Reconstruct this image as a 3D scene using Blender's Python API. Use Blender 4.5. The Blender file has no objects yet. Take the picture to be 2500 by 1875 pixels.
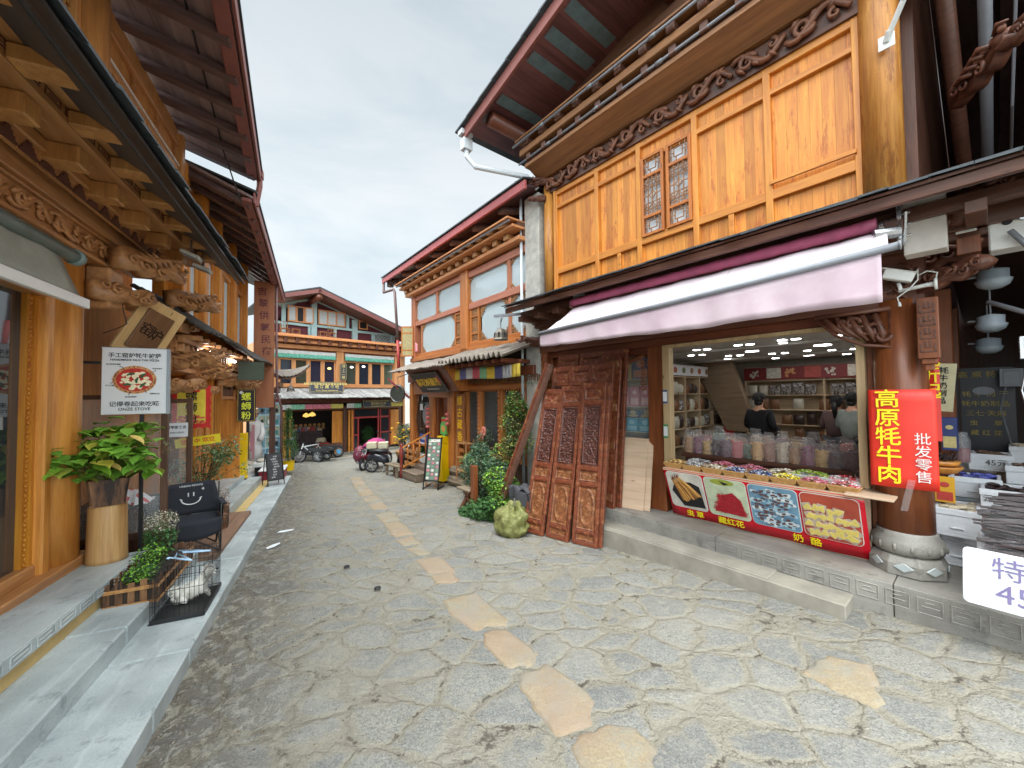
import bpy, math, random
import numpy as np
from mathutils import Matrix, Vector, noise as mnoise
random.seed(7)
rnd = random.random
def U(a, b): return a + (b - a) * random.random()
sc = bpy.context.scene
COL = sc.collection
PI = math.pi
sin, cos = math.sin, math.cos
def tag(o, label=None, cat=None, group=None, kind=None):
 if label: o['label'] = label
 if cat: o['category'] = cat
 if group: o['group'] = group
 if kind: o['kind'] = kind
 return o
T = Matrix.Translation
def RZ(a): return Matrix.Rotation(a, 4, 'Z')
def RX(a): return Matrix.Rotation(a, 4, 'X')
def RY(a): return Matrix.Rotation(a, 4, 'Y')
def basis2(up, right, loc):
 u = Vector(up).normalized(); r = Vector(right); r = (r - u * r.dot(u)).normalized(); n = r.cross(u)
 m = Matrix((r, u, n)).transposed().to_4x4(); m.translation = Vector(loc); return m
def frame(x, y, deg): return T((x, y, 0)) @ RZ(math.radians(deg))
def basis(right, up, loc=(0, 0, 0)):
 r = Vector(right).normalized(); u = Vector(up); u = (u - r * u.dot(r)).normalized(); n = r.cross(u)
 m = Matrix((r, u, n)).transposed().to_4x4(); m.translation = Vector(loc); return m
FR = frame(2.675, 4.48, -51)      # shop on the right: x to the right along the front, y into it
FL = frame(-3.44, 4.94, 115.5)    # row on the left: x away along the front, y into it
FM = frame(-1.66, 10.7, -52)      # restaurant in the middle
FF = frame(-7.43, 17.08, 45)      # building at the end
W = Matrix.Identity(4)
def thing(name, label, cat, M=W, group=None):
 o = bpy.data.objects.new(name, None); COL.objects.link(o); o.empty_display_size = .2
 o.matrix_world = M
 return tag(o, label, cat, group)
def zs(x, y):
 yy = max(-2.0, min(y, 19.0))
 z = -.035 * yy
 z += .04 * min(max(0.0, x - 1.6), 4.0)
 return z
def zf(F, x, y):
 p = F @ Vector((x, y, 0)); return zs(p.x, p.y)
class MB:
 def __init__(s): s.v = []; s.f = []; s.m = []; s.M = W; s.warp = None
 def vs(s, pts):
  b = len(s.v); M = s.M
  for p in pts:
   q = M @ Vector(p)
   s.v.append((q.x, q.y, q.z))
  return b
 def fs(s, b, faces, m=0):
  for f in faces: s.f.append(tuple(b + i for i in f)); s.m.append(m)
 def box(s, x0, x1, y0, y1, z0, z1, m=0):
  b = s.vs([(x, y, z) for z in (z0, z1) for y in (y0, y1) for x in (x0, x1)])
  s.fs(b, [(0, 2, 3, 1), (4, 5, 7, 6), (0, 1, 5, 4), (2, 6, 7, 3), (0, 4, 6, 2), (1, 3, 7, 5)], m)
 def hexa(s, p, m=0):  # 8 points ordered like box
  b = s.vs(p); s.fs(b, [(0, 2, 3, 1), (4, 5, 7, 6), (0, 1, 5, 4), (2, 6, 7, 3), (0, 4, 6, 2), (1, 3, 7, 5)], m)
 def quad(s, a, b_, c, d, m=0): b = s.vs([a, b_, c, d]); s.fs(b, [(0, 1, 2, 3)], m)
 def prism(s, poly, t, m=0):  # poly in XY, extruded z 0..t
  n = len(poly); b = s.vs([(p[0], p[1], 0) for p in poly] + [(p[0], p[1], t) for p in poly])
  s.fs(b, [tuple(range(n - 1, -1, -1)), tuple(range(n, 2 * n))] + [(i, (i + 1) % n, n + (i + 1) % n, n + i) for i in range(n)], m)
 def bar(s, p, q, w, h, m=0, up=(0, 0, 1)):
  p = Vector(p); q = Vector(q); d = q - p; L = d.length
  if L < 1e-6: return
  d.normalize(); u = Vector(up)
  if abs(d.dot(u)) > .98: u = Vector((0, 1, 0))
  r = d.cross(u).normalized(); u = r.cross(d)
  pts = []
  for e in (p, q):
   for a in (-1, 1):
    for c in (-1, 1): pts.append(e + r * (a * w / 2) + u * (c * h / 2))
  b = s.vs(pts); s.fs(b, [(0, 1, 3, 2), (4, 6, 7, 5), (0, 4, 5, 1), (2, 3, 7, 6), (0, 2, 6, 4), (1, 5, 7, 3)], m)
 def tube(s, pts, rad, n=8, m=0, flat=1.0, caps=True):
  pts = [Vector(p) for p in pts]; k = len(pts)
  if not hasattr(rad, '__len__'): rad = [rad] * k
  d0 = (pts[1] - pts[0]).normalized()
  ref = Vector((0, 0, 1)) if abs(d0.z) < .9 else Vector((0, 1, 0))
  r = d0.cross(ref).normalized(); rings = []
  for i in range(k):
   d = (pts[min(i + 1, k - 1)] - pts[max(i - 1, 0)]).normalized()
   r = (r - d * r.dot(d))
   if r.length < 1e-5: r = d.orthogonal()
   r.normalize(); u = d.cross(r)
   rings.append(s.vs([pts[i] + r * (rad[i] * cos(2 * PI * j / n)) + u * (rad[i] * flat * sin(2 * PI * j / n)) for j in range(n)]))
  for i in range(k - 1):
   a, b = rings[i], rings[i + 1]
   for j in range(n):
    j2 = (j + 1) % n; s.f.append((a + j, a + j2, b + j2, b + j)); s.m.append(m)
  if caps:
   s.f.append(tuple(rings[0] + j for j in range(n - 1, -1, -1))); s.m.append(m)
   s.f.append(tuple(rings[-1] + j for j in range(n))); s.m.append(m)
 def lathe(s, prof, c=(0, 0, 0), n=16, m=0, sq=None):
  rings = []
  for r, z in prof:
   rings.append(s.vs([(c[0] + r * cos(2 * PI * (j + .5) / n), c[1] + r * sin(2 * PI * (j + .5) / n), c[2] + z) for j in range(n)]))
  for i in range(len(rings) - 1):
   a, b = rings[i], rings[i + 1]
   for j in range(n):
    j2 = (j + 1) % n; s.f.append((a + j, a + j2, b + j2, b + j)); s.m.append(m)
  s.f.append(tuple(rings[0] + j for j in range(n - 1, -1, -1))); s.m.append(m)
  s.f.append(tuple(rings[-1] + j for j in range(n))); s.m.append(m)
 def ball(s, c, r, sx=1, sy=1, sz=1, n=10, k=6, m=0):
  top = s.vs([(c[0], c[1], c[2] + r * sz)]); rings = []
  for i in range(1, k):
   a = PI * i / k
   rings.append(s.vs([(c[0] + r * sx * sin(a) * cos(2 * PI * j / n), c[1] + r * sy * sin(a) * sin(2 * PI * j / n), c[2] + r * sz * cos(a)) for j in range(n)]))
  bot = s.vs([(c[0], c[1], c[2] - r * sz)])
  for j in range(n):
   j2 = (j + 1) % n
   s.f.append((top, rings[0] + j, rings[0] + j2)); s.m.append(m)
   for i in range(k - 2): s.f.append((rings[i] + j, rings[i + 1] + j, rings[i + 1] + j2, rings[i] + j2)); s.m.append(m)
   s.f.append((bot, rings[-1] + j2, rings[-1] + j)); s.m.append(m)
 def grid(s, nx, ny, fn, m=0, mf=None):
  b = s.vs([fn(i / nx, j / ny) for j in range(ny + 1) for i in range(nx + 1)])
  for j in range(ny):
   for i in range(nx):
    a = b + j * (nx + 1) + i
    s.f.append((a, a + 1, a + nx + 2, a + nx + 1)); s.m.append(m if mf is None else mf((i + .5) / nx, (j + .5) / ny))
 def build(s, name, mats, parent=None, M=None, smooth=False, bevel=0, solid=0, label=None):
  me = bpy.data.meshes.new(name)
  v = s.v if s.warp is None else [s.warp(p) for p in s.v]
  me.from_pydata(v, [], s.f)
  if not isinstance(mats, (list, tuple)): mats = [mats]
  for x in mats: me.materials.append(x)
  if len(mats) > 1: me.polygons.foreach_set('material_index', [min(i, len(mats) - 1) for i in s.m])
  if smooth: me.polygons.foreach_set('use_smooth', [True] * len(me.polygons))
  me.update()
  o = bpy.data.objects.new(name, me); COL.objects.link(o)
  if parent: o.parent = parent
  if M is not None: o.matrix_world = M
  if solid:
   d = o.modifiers.new('s', 'SOLIDIFY'); d.thickness = solid; d.offset = 0
  if bevel:
   d = o.modifiers.new('b', 'BEVEL'); d.width = bevel; d.segments = 1; d.limit_method = 'ANGLE'; d.angle_limit = .7
  if label: o['label'] = label
  return o
def boxes(name, mat, parent, F, L_, bevel=0):
 out = []
 for b in L_: s = MB(); s.box(*b); out.append(s.build(name, mat, parent, F, bevel=bevel))
 return out
def ring(cx, cy, r, n=24, z=0): return [(cx + r * cos(2 * PI * i / n), cy + r * sin(2 * PI * i / n), z) for i in range(n + 1)]
def S(*c):  # display 0..255 colour to linear
 return tuple(((x / 255) / 12.92 if x / 255 <= .04045 else ((x / 255 + .055) / 1.055) ** 2.4) for x in c)
class N:
 def __init__(s, name):
  s.mat = bpy.data.materials.new(name); s.mat.use_nodes = True; s.t = s.mat.node_tree; s.n = s.t.nodes; s.l = s.t.links
  s.p = s.n['Principled BSDF']; s.tc = s.n.new('ShaderNodeTexCoord').outputs['Object']
 def new(s, t, **k):
  x = s.n.new(t)
  for a, b in k.items(): setattr(x, a, b)
  return x
 def put(s, sock, v):
  if isinstance(v, bpy.types.NodeSocket): s.l.new(v, sock)
  else:
   if isinstance(v, tuple) and len(v) == 3 and sock.type == 'RGBA': v = v + (1,)
   sock.default_value = v
 def map(s, scale=(1, 1, 1), rot=(0, 0, 0), vec=None):
  x = s.new('ShaderNodeMapping'); s.put(x.inputs[0], vec or s.tc); x.inputs['Scale'].default_value = scale; x.inputs['Rotation'].default_value = rot
  return x.outputs[0]
 def noise(s, vec=None, scale=5, detail=4, rough=.6, out=0, dist=0):
  x = s.new('ShaderNodeTexNoise'); s.put(x.inputs['Vector'], vec or s.tc); x.inputs['Scale'].default_value = scale
  x.inputs['Detail'].default_value = detail; x.inputs['Roughness'].default_value = rough; x.inputs['Distortion'].default_value = dist
  return x.outputs[out]
 def vor(s, vec=None, scale=5, feature='F1', out='Distance', rand=1):
  x = s.new('ShaderNodeTexVoronoi', feature=feature); s.put(x.inputs['Vector'], vec or s.tc); x.inputs['Scale'].default_value = scale; x.inputs['Randomness'].default_value = rand
  return x.outputs[out]
 def ramp(s, fac, stops, interp='LINEAR'):
  x = s.new('ShaderNodeValToRGB'); s.put(x.inputs[0], fac); e = x.color_ramp.elements; x.color_ramp.interpolation = interp
  while len(e) < len(stops): e.new(.5)
  for i, (p, c) in enumerate(stops):
   e[i].position = p
   if not isinstance(c, tuple): c = (c, c, c)
   e[i].color = c + (1,) if len(c) == 3 else c
  return x.outputs[0]
 def mix(s, f, a, b, mode='MIX'):
  x = s.new('ShaderNodeMix', data_type='RGBA', blend_type=mode); s.put(x.inputs[0], f); s.put(x.inputs[6], a); s.put(x.inputs[7], b)
  return x.outputs[2]
 def math(s, op, a, b=0.0, clamp=False):
  x = s.new('ShaderNodeMath', operation=op, use_clamp=clamp); s.put(x.inputs[0], a); s.put(x.inputs[1], b); return x.outputs[0]
 def vmath(s, op, a, b):
  x = s.new('ShaderNodeVectorMath', operation=op); s.put(x.inputs[0], a); s.put(x.inputs[1], b); return x.outputs[0]
 def sep(s, v=None):
  x = s.new('ShaderNodeSeparateXYZ'); s.put(x.inputs[0], v or s.tc); return x.outputs
 def comb(s, a, b, c):
  x = s.new('ShaderNodeCombineXYZ'); s.put(x.inputs[0], a); s.put(x.inputs[1], b); s.put(x.inputs[2], c); return x.outputs[0]
 def bump(s, h, st=.3, d=.01):
  x = s.new('ShaderNodeBump'); s.put(x.inputs['Height'], h); x.inputs['Strength'].default_value = st; x.inputs['Distance'].default_value = d
  s.l.new(x.outputs[0], s.p.inputs['Normal'])
 def fin(s, col, rough=.6, **k):
  s.put(s.p.inputs['Base Color'], col); s.put(s.p.inputs['Roughness'], rough)
  for a, b in k.items(): s.put(s.p.inputs[a.replace('_', ' ')], b)
  return s.mat
def flat(name, c, rough=.6, var=.12, sc_=8, bump=.1, **k):
 m = N(name); n1 = m.noise(scale=sc_, detail=5)
 a = tuple(x * (1 - var) for x in c); b = tuple(min(1, x * (1 + var)) for x in c)
 col = m.ramp(n1, [(.3, a), (.7, b)])
 n2 = m.noise(scale=sc_ * 9, detail=2)
 if bump: m.bump(n2, bump, .004)
 return m.fin(col, m.math('ADD', m.math('MULTIPLY', n2, .2), rough - .1), **k)
def wood(name, light, dark, axis='z', plank=0.0, rough=.45, wear=None, contrast=1.0, coat=0.0):
 m = N(name); ai = 'xyz'.index(axis)
 s1 = [14, 14, 14]; s1[ai] = 1.1; s2 = [70, 70, 70]; s2[ai] = 3
 g = m.noise(m.map(tuple(s1)), 1, 5, .62, dist=.6)
 fine = m.noise(m.map(tuple(s2)), 1, 3, .6)
 s3 = [5, 5, 5]; s3[ai] = .7; blot = m.noise(m.map(tuple(s3)), 1, 4, .7)
 fac = m.math('ADD', m.math('MULTIPLY', g, .75), m.math('MULTIPLY', fine, .25))
 mid = tuple((a + b) / 2 for a, b in zip(light, dark)); lo = .5 - .17 / contrast; hi = .5 + .17 / contrast
 col = m.ramp(fac, [(lo, dark), (.5, mid), (hi, light)])
 col = m.mix(m.ramp(blot, [(.42, 0.0), (.68, .35)]), col, tuple(x * .62 for x in mid))
 kn = m.vor(m.map(tuple(3.4 if i != ai else 1.1 for i in range(3))), 1.6)
 col = m.mix(m.ramp(kn, [(.02, .85), (.075, .0)]), col, tuple(x * .25 for x in dark))
 h = m.math('ADD', m.math('MULTIPLY', fine, .5), g)
 if plank:
  o = m.sep(); hx = m.math('ADD', o[(ai + 1) % 3], o[(ai + 2) % 3])
  d = m.math('DIVIDE', hx, plank); fl = m.math('FLOOR', d); fr = m.math('SUBTRACT', d, fl)
  wn = m.new('ShaderNodeTexWhiteNoise', noise_dimensions='1D'); m.put(wn.inputs['W'], fl)
  col = m.mix(.55, col, m.mix(1.0, col, m.ramp(wn.outputs[0], [(0, (.55, .5, .45)), (.5, (1, .95, .9)), (1, (1.35, 1.3, 1.2))]), 'MULTIPLY'))
  e = m.ramp(fr, [(0, 0.0), (.04, 1.0)]); col = m.mix(e, tuple(x * .4 for x in dark), col)
  h = m.math('ADD', h, m.math('MULTIPLY', e, .8))
 if wear:
  s4 = [9, 9, 9]; s4[ai] = 1.6; w = m.noise(m.map(tuple(s4)), 1, 6, .75); col = m.mix(m.ramp(w, [(.54, 0.0), (.62, .75)]), col, wear)
 m.bump(h, .35, .006)
 return m.fin(col, m.math('ADD', m.math('MULTIPLY', g, .25), rough - .12), Coat_Weight=coat, Coat_Roughness=.25)
def glassm(name, col=(.02, .025, .03), rough=.04, spec=.8):
 m = N(name); n = m.noise(scale=1.3, detail=2); m.bump(n, .04, .02)
 m.p.inputs['Specular IOR Level'].default_value = spec
 return m.fin(col, rough)
def clearm(name, tint=(1, 1, 1), rough=.15, alpha=.25):
 m = N(name); n = m.noise(scale=40, detail=3); m.bump(n, .9, .01)
 return m.fin(tint, rough, Alpha=alpha, Specular_IOR_Level=1.0)
def emis(name, c, st):
 m = N(name); m.put(m.p.inputs['Emission Color'], c); m.p.inputs['Emission Strength'].default_value = st
 return m.fin(c, .5)
HON_L, HON_D = S(222, 150, 58), S(176, 96, 26)
M = {}
M['honey'] = wood('honey_wood_upright', S(230, 158, 64), S(188, 106, 34), 'z', coat=.15)
M['honey_h'] = wood('honey_wood_level', S(226, 152, 62), S(182, 102, 34), 'x', coat=.15)
M['panel'] = wood('varnished_plank_panel', S(236, 162, 68), S(198, 114, 42), 'z', plank=.115, wear=S(170, 88, 36), coat=.1)
M['skirt'] = wood('worn_plank_skirt', S(240, 186, 104), S(200, 134, 60), 'z', plank=.09, wear=S(150, 88, 34))
M['log'] = wood('golden_log', S(218, 154, 74), S(172, 104, 40), 'z', contrast=1.2, wear=S(140, 80, 34), coat=.1)
M['logL'] = wood('varnished_post', S(228, 160, 76), S(188, 116, 46), 'z', contrast=1.3, coat=.3)
M['beamL'] = wood('pale_brown_beam', S(200, 144, 90), S(150, 98, 56), 'x', coat=.15)
M['upL'] = wood('pale_brown_upright', S(214, 156, 92), S(164, 108, 56), 'z', coat=.15)
M['carveL'] = wood('carved_pale_wood', S(206, 152, 98), S(138, 90, 54), 'x')
M['tooth'] = flat('dark_stepped_teeth', S(88, 50, 36), .6)
M['carveD'] = wood('carved_dark_wood', S(128, 80, 60), S(76, 44, 34), 'x')
M['redbr'] = wood('red_brown_wood', S(146, 80, 40), S(98, 50, 24), 'z', coat=.2)
M['corn'] = wood('brown_cornice_wood', S(168, 116, 70), S(116, 74, 44), 'x')
M['redbr_h'] = wood('red_brown_wood_level', S(128, 68, 42), S(84, 42, 26), 'x', coat=.2)
M['dark'] = wood('dark_stained_wood', S(116, 76, 58), S(72, 46, 38), 'x')
M['darkz'] = wood('dark_stained_upright', S(108, 66, 48), S(64, 40, 30), 'z')
M['soffit'] = wood('smoky_soffit_boards', S(176, 152, 150), S(130, 110, 112), 'x', plank=.22)
M['rafter'] = wood('dark_rafter', S(122, 98, 96), S(84, 66, 66), 'y')
M['fascia'] = flat('red_painted_fascia', S(136, 80, 72), .5)
M['fasciaP'] = flat('pink_red_metal_edge', S(176, 92, 92), .4)
M['slate'] = flat('dark_slate', S(66, 72, 76), .6, .3, 6, .4)
M['tile'] = flat('grey_clay_tile', S(126, 116, 106), .8, .28, 5, .5)
M['shake'] = wood('silver_wood_shakes', S(176, 176, 174), S(112, 112, 114), 'y', plank=.12, rough=.8)
M['granite'] = None
M['white'] = flat('white_paint', S(225, 225, 222), .5, .05)
M['black'] = flat('black_metal', S(32, 32, 34), .45, .2)
M['chrome'] = flat('bright_metal', S(190, 192, 195), .25, .08, Metallic=.9)
M['grayplastic'] = flat('grey_plastic', S(150, 160, 168), .4, .05)
M['gold'] = flat('gold_lettering', S(232, 190, 60), .5, .1)
M['yellow'] = flat('yellow_enamel', S(238, 196, 10), .35, .06, 2, .03)
M['yellowtxt'] = flat('yellow_lettering', S(250, 228, 30), .5, .02)
M['redsheet'] = flat('red_sheet', S(216, 50, 36), .45, .05)
M['ink'] = flat('black_ink', S(24, 22, 26), .6, .05)
M['paper'] = flat('white_board', S(226, 228, 232), .4, .03)
M['styro'] = flat('white_foam', S(226, 228, 232), .7, .05, 30, .5)
M['glass'] = glassm('window_glass')
M['skyglass'] = glassm('bright_window_glass', S(120, 140, 146), .03, 1.0)
def leafm(name, c, var=.45):
 m = N(name); r = m.new('ShaderNodeNewGeometry').outputs['Random Per Island']; n_ = m.noise(scale=5, detail=2)
 f = m.math('ADD', m.math('MULTIPLY', r, .7), m.math('MULTIPLY', n_, .3))
 col = m.ramp(f, [(.1, tuple(x * (1 - var) for x in c)), (.5, c), (.8, (min(1, c[0] * 1.4), min(1, c[1] * 1.3), c[2] * 1.15)), (.98, (min(1, c[0] * 2.2), min(1, c[1] * 1.35), c[2] * .9))])
 return m.fin(col, .62, Specular_IOR_Level=.35)
M['leaf1'] = leafm('fresh_leaf', S(116, 166, 56), .35)
M['leaf2'] = leafm('deep_leaf', S(64, 102, 54))
M['leaf3'] = leafm('dusty_leaf', S(108, 116, 86))
M['leaf4'] = leafm('yellow_green_leaf', S(150, 160, 66))
M['leafbr'] = leafm('dry_brown_leaf', S(140, 112, 84))
M['rose'] = flat('pink_petal', S(220, 110, 110), .5)
M['stem'] = flat('brown_stem', S(92, 72, 48), .8)
M['soil'] = flat('dark_soil', S(60, 48, 38), .9, .3)
M['skin'] = flat('skin', S(198, 150, 122), .5, .05)
M['hair'] = flat('black_hair', S(22, 20, 20), .5)
M['pvc'] = flat('white_pipe', S(206, 212, 216), .4, .04)
M['greypipe'] = flat('grey_pipe', S(128, 130, 136), .4, .08)
M['clear'] = clearm('clear_bag')
M['lamp'] = emis('lamp_glow', (1, .98, .95), 26)
def granite(name, light, dark, crack=True):
 m = N(name); a = m.noise(scale=1.6, detail=5); b = m.noise(scale=90, detail=2); c = m.noise(m.map((1, 6, 6)), 2, 4)
 col = m.ramp(a, [(.3, dark), (.7, light)])
 col = m.mix(m.ramp(b, [(.45, 0.0), (.75, .3)]), col, tuple(x * .55 for x in dark))
 col = m.mix(m.ramp(c, [(.55, 0.0), (.75, .5)]), col, tuple(x * 1.25 for x in light))
 st = m.noise(scale=5, detail=5, rough=.7); col = m.mix(m.ramp(st, [(.57, 0.0), (.68, .55)]), col, tuple(x * .5 for x in dark))
 m.bump(m.math('ADD', b, m.math('MULTIPLY', a, 2.0)), .3, .004)
 return m.fin(col, m.ramp(a, [(.3, .35), (.7, .6)]))
M['granite'] = granite('grey_granite_slab', S(190, 197, 196), S(142, 150, 152))
M['ledge'] = granite('worn_ledge_stone', S(156, 152, 144), S(112, 108, 104))
M['concrete'] = flat('rough_concrete', S(142, 136, 124), .85, .25, 3, .6)
M['ochre'] = flat('ochre_render', S(196, 168, 112), .9, .15, 5, .6)
M['plaster'] = flat('rough_plaster_column', S(178, 174, 166), .9, .25, 6, .9)
def paving():
 m = N('cobble_paving')
 w = m.vmath('SCALE', m.vmath('SUBTRACT', m.noise(scale=1.7, detail=2, out=1), (.5, .5, .5)), (0, 0, 0)); w.node.inputs[3].default_value = .3
 w2 = m.vmath('SCALE', m.vmath('SUBTRACT', m.noise(scale=13, detail=3, rough=.75, out=1), (.5, .5, .5)), (0, 0, 0)); w2.node.inputs[3].default_value = .1
 v = m.vmath('ADD', m.vmath('ADD', m.map((1.0, 1.25, 0), (0, 0, .45)), w), w2)
 e = m.vor(v, 2.45, 'DISTANCE_TO_EDGE', rand=.8); cell = m.vor(v, 2.45, 'F1', 'Color', rand=.8)
 mid = m.noise(scale=15, detail=5, rough=.75); grit = m.noise(scale=85, detail=3, rough=.8); big = m.noise(scale=.85, detail=4, rough=.65)
 ed = m.math('ADD', e, m.math('MULTIPLY', m.math('SUBTRACT', mid, .5), .1))
 thr = m.ramp(big, [(.38, .03), (.66, .11)])
 stone = m.math('MULTIPLY', m.math('SUBTRACT', ed, thr), 16.0, clamp=True)
 cs = m.sep(cell)[0]
 base = m.ramp(cs, [(0, S(134, 135, 133)), (.3, S(160, 160, 155)), (.6, S(148, 149, 146)), (.85, S(170, 168, 159)), (1, S(140, 141, 139))])
 base = m.mix(m.ramp(grit, [(.40, .7), (.56, 0.0)]), base, S(98, 99, 98))
 base = m.mix(m.ramp(grit, [(.56, 0.0), (.72, .55)]), base, S(196, 194, 184))
 base = m.mix(m.ramp(mid, [(.48, 0.0), (.7, .6)]), base, S(172, 166, 152)); g2 = m.noise(scale=38, detail=3, rough=.8); base = m.mix(m.ramp(g2, [(.36, .6), (.48, 0.0)]), base, S(108, 108, 106))
 sand = m.ramp(grit, [(.35, S(146, 141, 128)), (.65, S(170, 164, 148))])
 hn = m.noise(scale=5.5, detail=4, rough=.75)
 lo = m.math('MULTIPLY', m.ramp(hn, [(.56, 0.0), (.61, .85)]), m.ramp(ed, [(.02, 1.0), (.045, 0.0)]))
 sand = m.mix(lo, sand, S(82, 72, 62))
 col = m.mix(stone, sand, base)
 col = m.mix(m.ramp(big, [(.48, 0.0), (.7, .6)]), col, m.ramp(mid, [(.3, S(154, 150, 140)), (.7, S(174, 171, 160))]))
 o = m.sep(); dl = m.math('ADD', m.math('MULTIPLY', m.math('ADD', o[0], 3.44), -.9026), m.math('MULTIPLY', m.math('SUBTRACT', o[1], 4.94), -.4305))
 near = m.ramp(m.math('ADD', m.math('MULTIPLY', dl, .45), 1.0), [(.55, 0.0), (.95, .8)])
 fn = m.noise(m.map((1.25, .9, 0), (0, 0, .4)), 8, 5, .8, dist=.35)
 gut = m.math('MULTIPLY', near, m.ramp(fn, [(.46, 0.0), (.53, 1.0)]))
 col = m.mix(m.math('MULTIPLY', near, .45), col, m.ramp(fn, [(.35, S(176, 170, 156)), (.6, S(120, 112, 100))]))
 col = m.mix(m.math('MULTIPLY', gut, .75), col, S(92, 82, 72))
 far_ = m.ramp(m.math('MULTIPLY', m.math('SUBTRACT', o[1], 4.0), .12), [(.0, 0.0), (1.0, 1.0)])
 ckm = m.math('MULTIPLY', m.ramp(m.math('ABSOLUTE', m.math('SUBTRACT', fn, .5)), [(.0, 1.0), (.012, 0.0)]), m.ramp(hn, [(.52, 0.0), (.6, .8)]))
 col = m.mix(m.math('MULTIPLY', ckm, .7), col, S(76, 68, 62))
 h = m.math('ADD', m.ramp(ed, [(.0, 0.0), (.05, .5), (.13, .8), (.3, 1.0)]), m.math('MULTIPLY', mid, .9))
 h = m.math('ADD', h, m.math('MULTIPLY', g2, .35)); h = m.math('SUBTRACT', h, m.math('MULTIPLY', gut, .55)); h = m.math('ADD', h, m.math('MULTIPLY', cs, .3))
 m.bump(h, .95, .024)
 return m.fin(m.mix(1.0, col, (.80, .785, .765), 'MULTIPLY'), .8)
M['paving'] = paving()
def yellowstone():
 m = N('yellow_sandstone'); a = m.noise(scale=5, detail=6, rough=.7); b = m.noise(scale=60, detail=4, rough=.8)
 col = m.ramp(a, [(.3, S(170, 146, 114)), (.5, S(184, 164, 128)), (.7, S(192, 178, 148))])
 col = m.mix(m.ramp(b, [(.42, .6), (.6, 0.0)]), col, S(140, 122, 102)); col = m.mix(m.ramp(m.noise(scale=3.2, detail=5, rough=.75), [(.46, .15), (.6, .85)]), col, S(160, 156, 144)); r = m.noise(scale=1.1, detail=1)
 col = m.mix(m.ramp(r, [(.45, 0.0), (.6, .5)]), col, S(178, 150, 126))
 m.bump(m.math('ADD', a, m.math('MULTIPLY', b, .3)), .9, .02); return m.fin(m.mix(1.0, col, (.74, .74, .74), 'MULTIPLY'), .85)
M['ystone'] = yellowstone()
def text(body, size, mat, parent, Mloc, name='lettering', ext=.002, bold=0.0, sx=1.0, space=1.0, line=1.0, label=None):
 cu = bpy.data.curves.new('t', 'FONT'); cu.body = body; cu.size = size; cu.extrude = ext; cu.offset = bold
 cu.align_x = 'CENTER'; cu.align_y = 'CENTER'; cu.space_line = line; cu.space_character = space; cu.resolution_u = 2
 ob = bpy.data.objects.new('t', cu); COL.objects.link(ob)
 me = bpy.data.meshes.new_from_object(ob)
 bpy.data.objects.remove(ob); bpy.data.curves.remove(cu)
 me.name = name
 if sx != 1.0: me.transform(Matrix.Diagonal((sx, 1, 1, 1)))
 me.transform(Mloc); me.materials.clear(); me.materials.append(mat)
 o = bpy.data.objects.new(name, me); COL.objects.link(o)
 if parent: o.parent = parent
 if label: o['label'] = label
 return o
def fy(x, y, z): return T((x, y, z)) @ RX(PI / 2)              # lettering facing -y
def fx(x, y, z): return basis((0, -1, 0), (0, 0, 1), (x, y, z))  # lettering facing -x
def leafy(mb, blobs, n, size, m=(0,), droop=.3, flatness=.5, spread=1.0):
 for _ in range(n):
  bx, by, bz, rx, ry, rz = random.choice(blobs)
  while True:
   a, b, c = U(-1, 1), U(-1, 1), U(-1, 1); d = a * a + b * b + c * c
   if d < 1: break
  k = .35 + .65 * d ** .5 if d > 0 else 1
  k = k / max(d ** .5, .2) * d ** .5
  p = Vector((bx + a * rx * spread, by + b * ry * spread, bz + c * rz * spread))
  s = size * U(.6, 1.25); az = U(0, 2 * PI); tilt = U(-1, 1) * (1 - flatness) * 1.4 - droop
  R = RZ(az) @ RX(U(-.7, .7)) @ RY(-tilt)
  pts = [R @ Vector(q) for q in ((0, 0, 0), (s * .45, s * .3, s * .06), (s, 0, -s * .12), (s * .45, -s * .3, s * .06), (s * .5, 0, -s * .05))]
  bi = mb.vs([p + q for q in pts]); mi = random.choice(m)
  mb.fs(bi, [(0, 4, 1), (1, 4, 2), (0, 3, 4), (4, 3, 2)], mi)
def branches(mb, base, tips, r=.008, m=0, n=5):
 b = Vector(base)
 for t in tips:
  t = Vector(t); mid = b.lerp(t, .5) + Vector((U(-.05, .05), U(-.05, .05), U(0, .06)))
  mb.tube([b, mid, t], [r, r * .75, r * .3], n, m)
def spiral(mb, cx, cz, r, turns, y, rad, sgn=1, a0=0, m=0, n=5, steps=16):
 pts = []; rr = []
 for i in range(steps + 1):
  t = i / steps; q = r * (1 - t) ** .9 + r * .06; a = a0 + sgn * turns * 2 * PI * t
  pts.append((cx + q * cos(a), y - rad * .3 - .25 * rad * sin(t * PI), cz + q * sin(a))); rr.append(rad * (1 - .55 * t))
 mb.tube(pts, rr, n, m)
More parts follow.
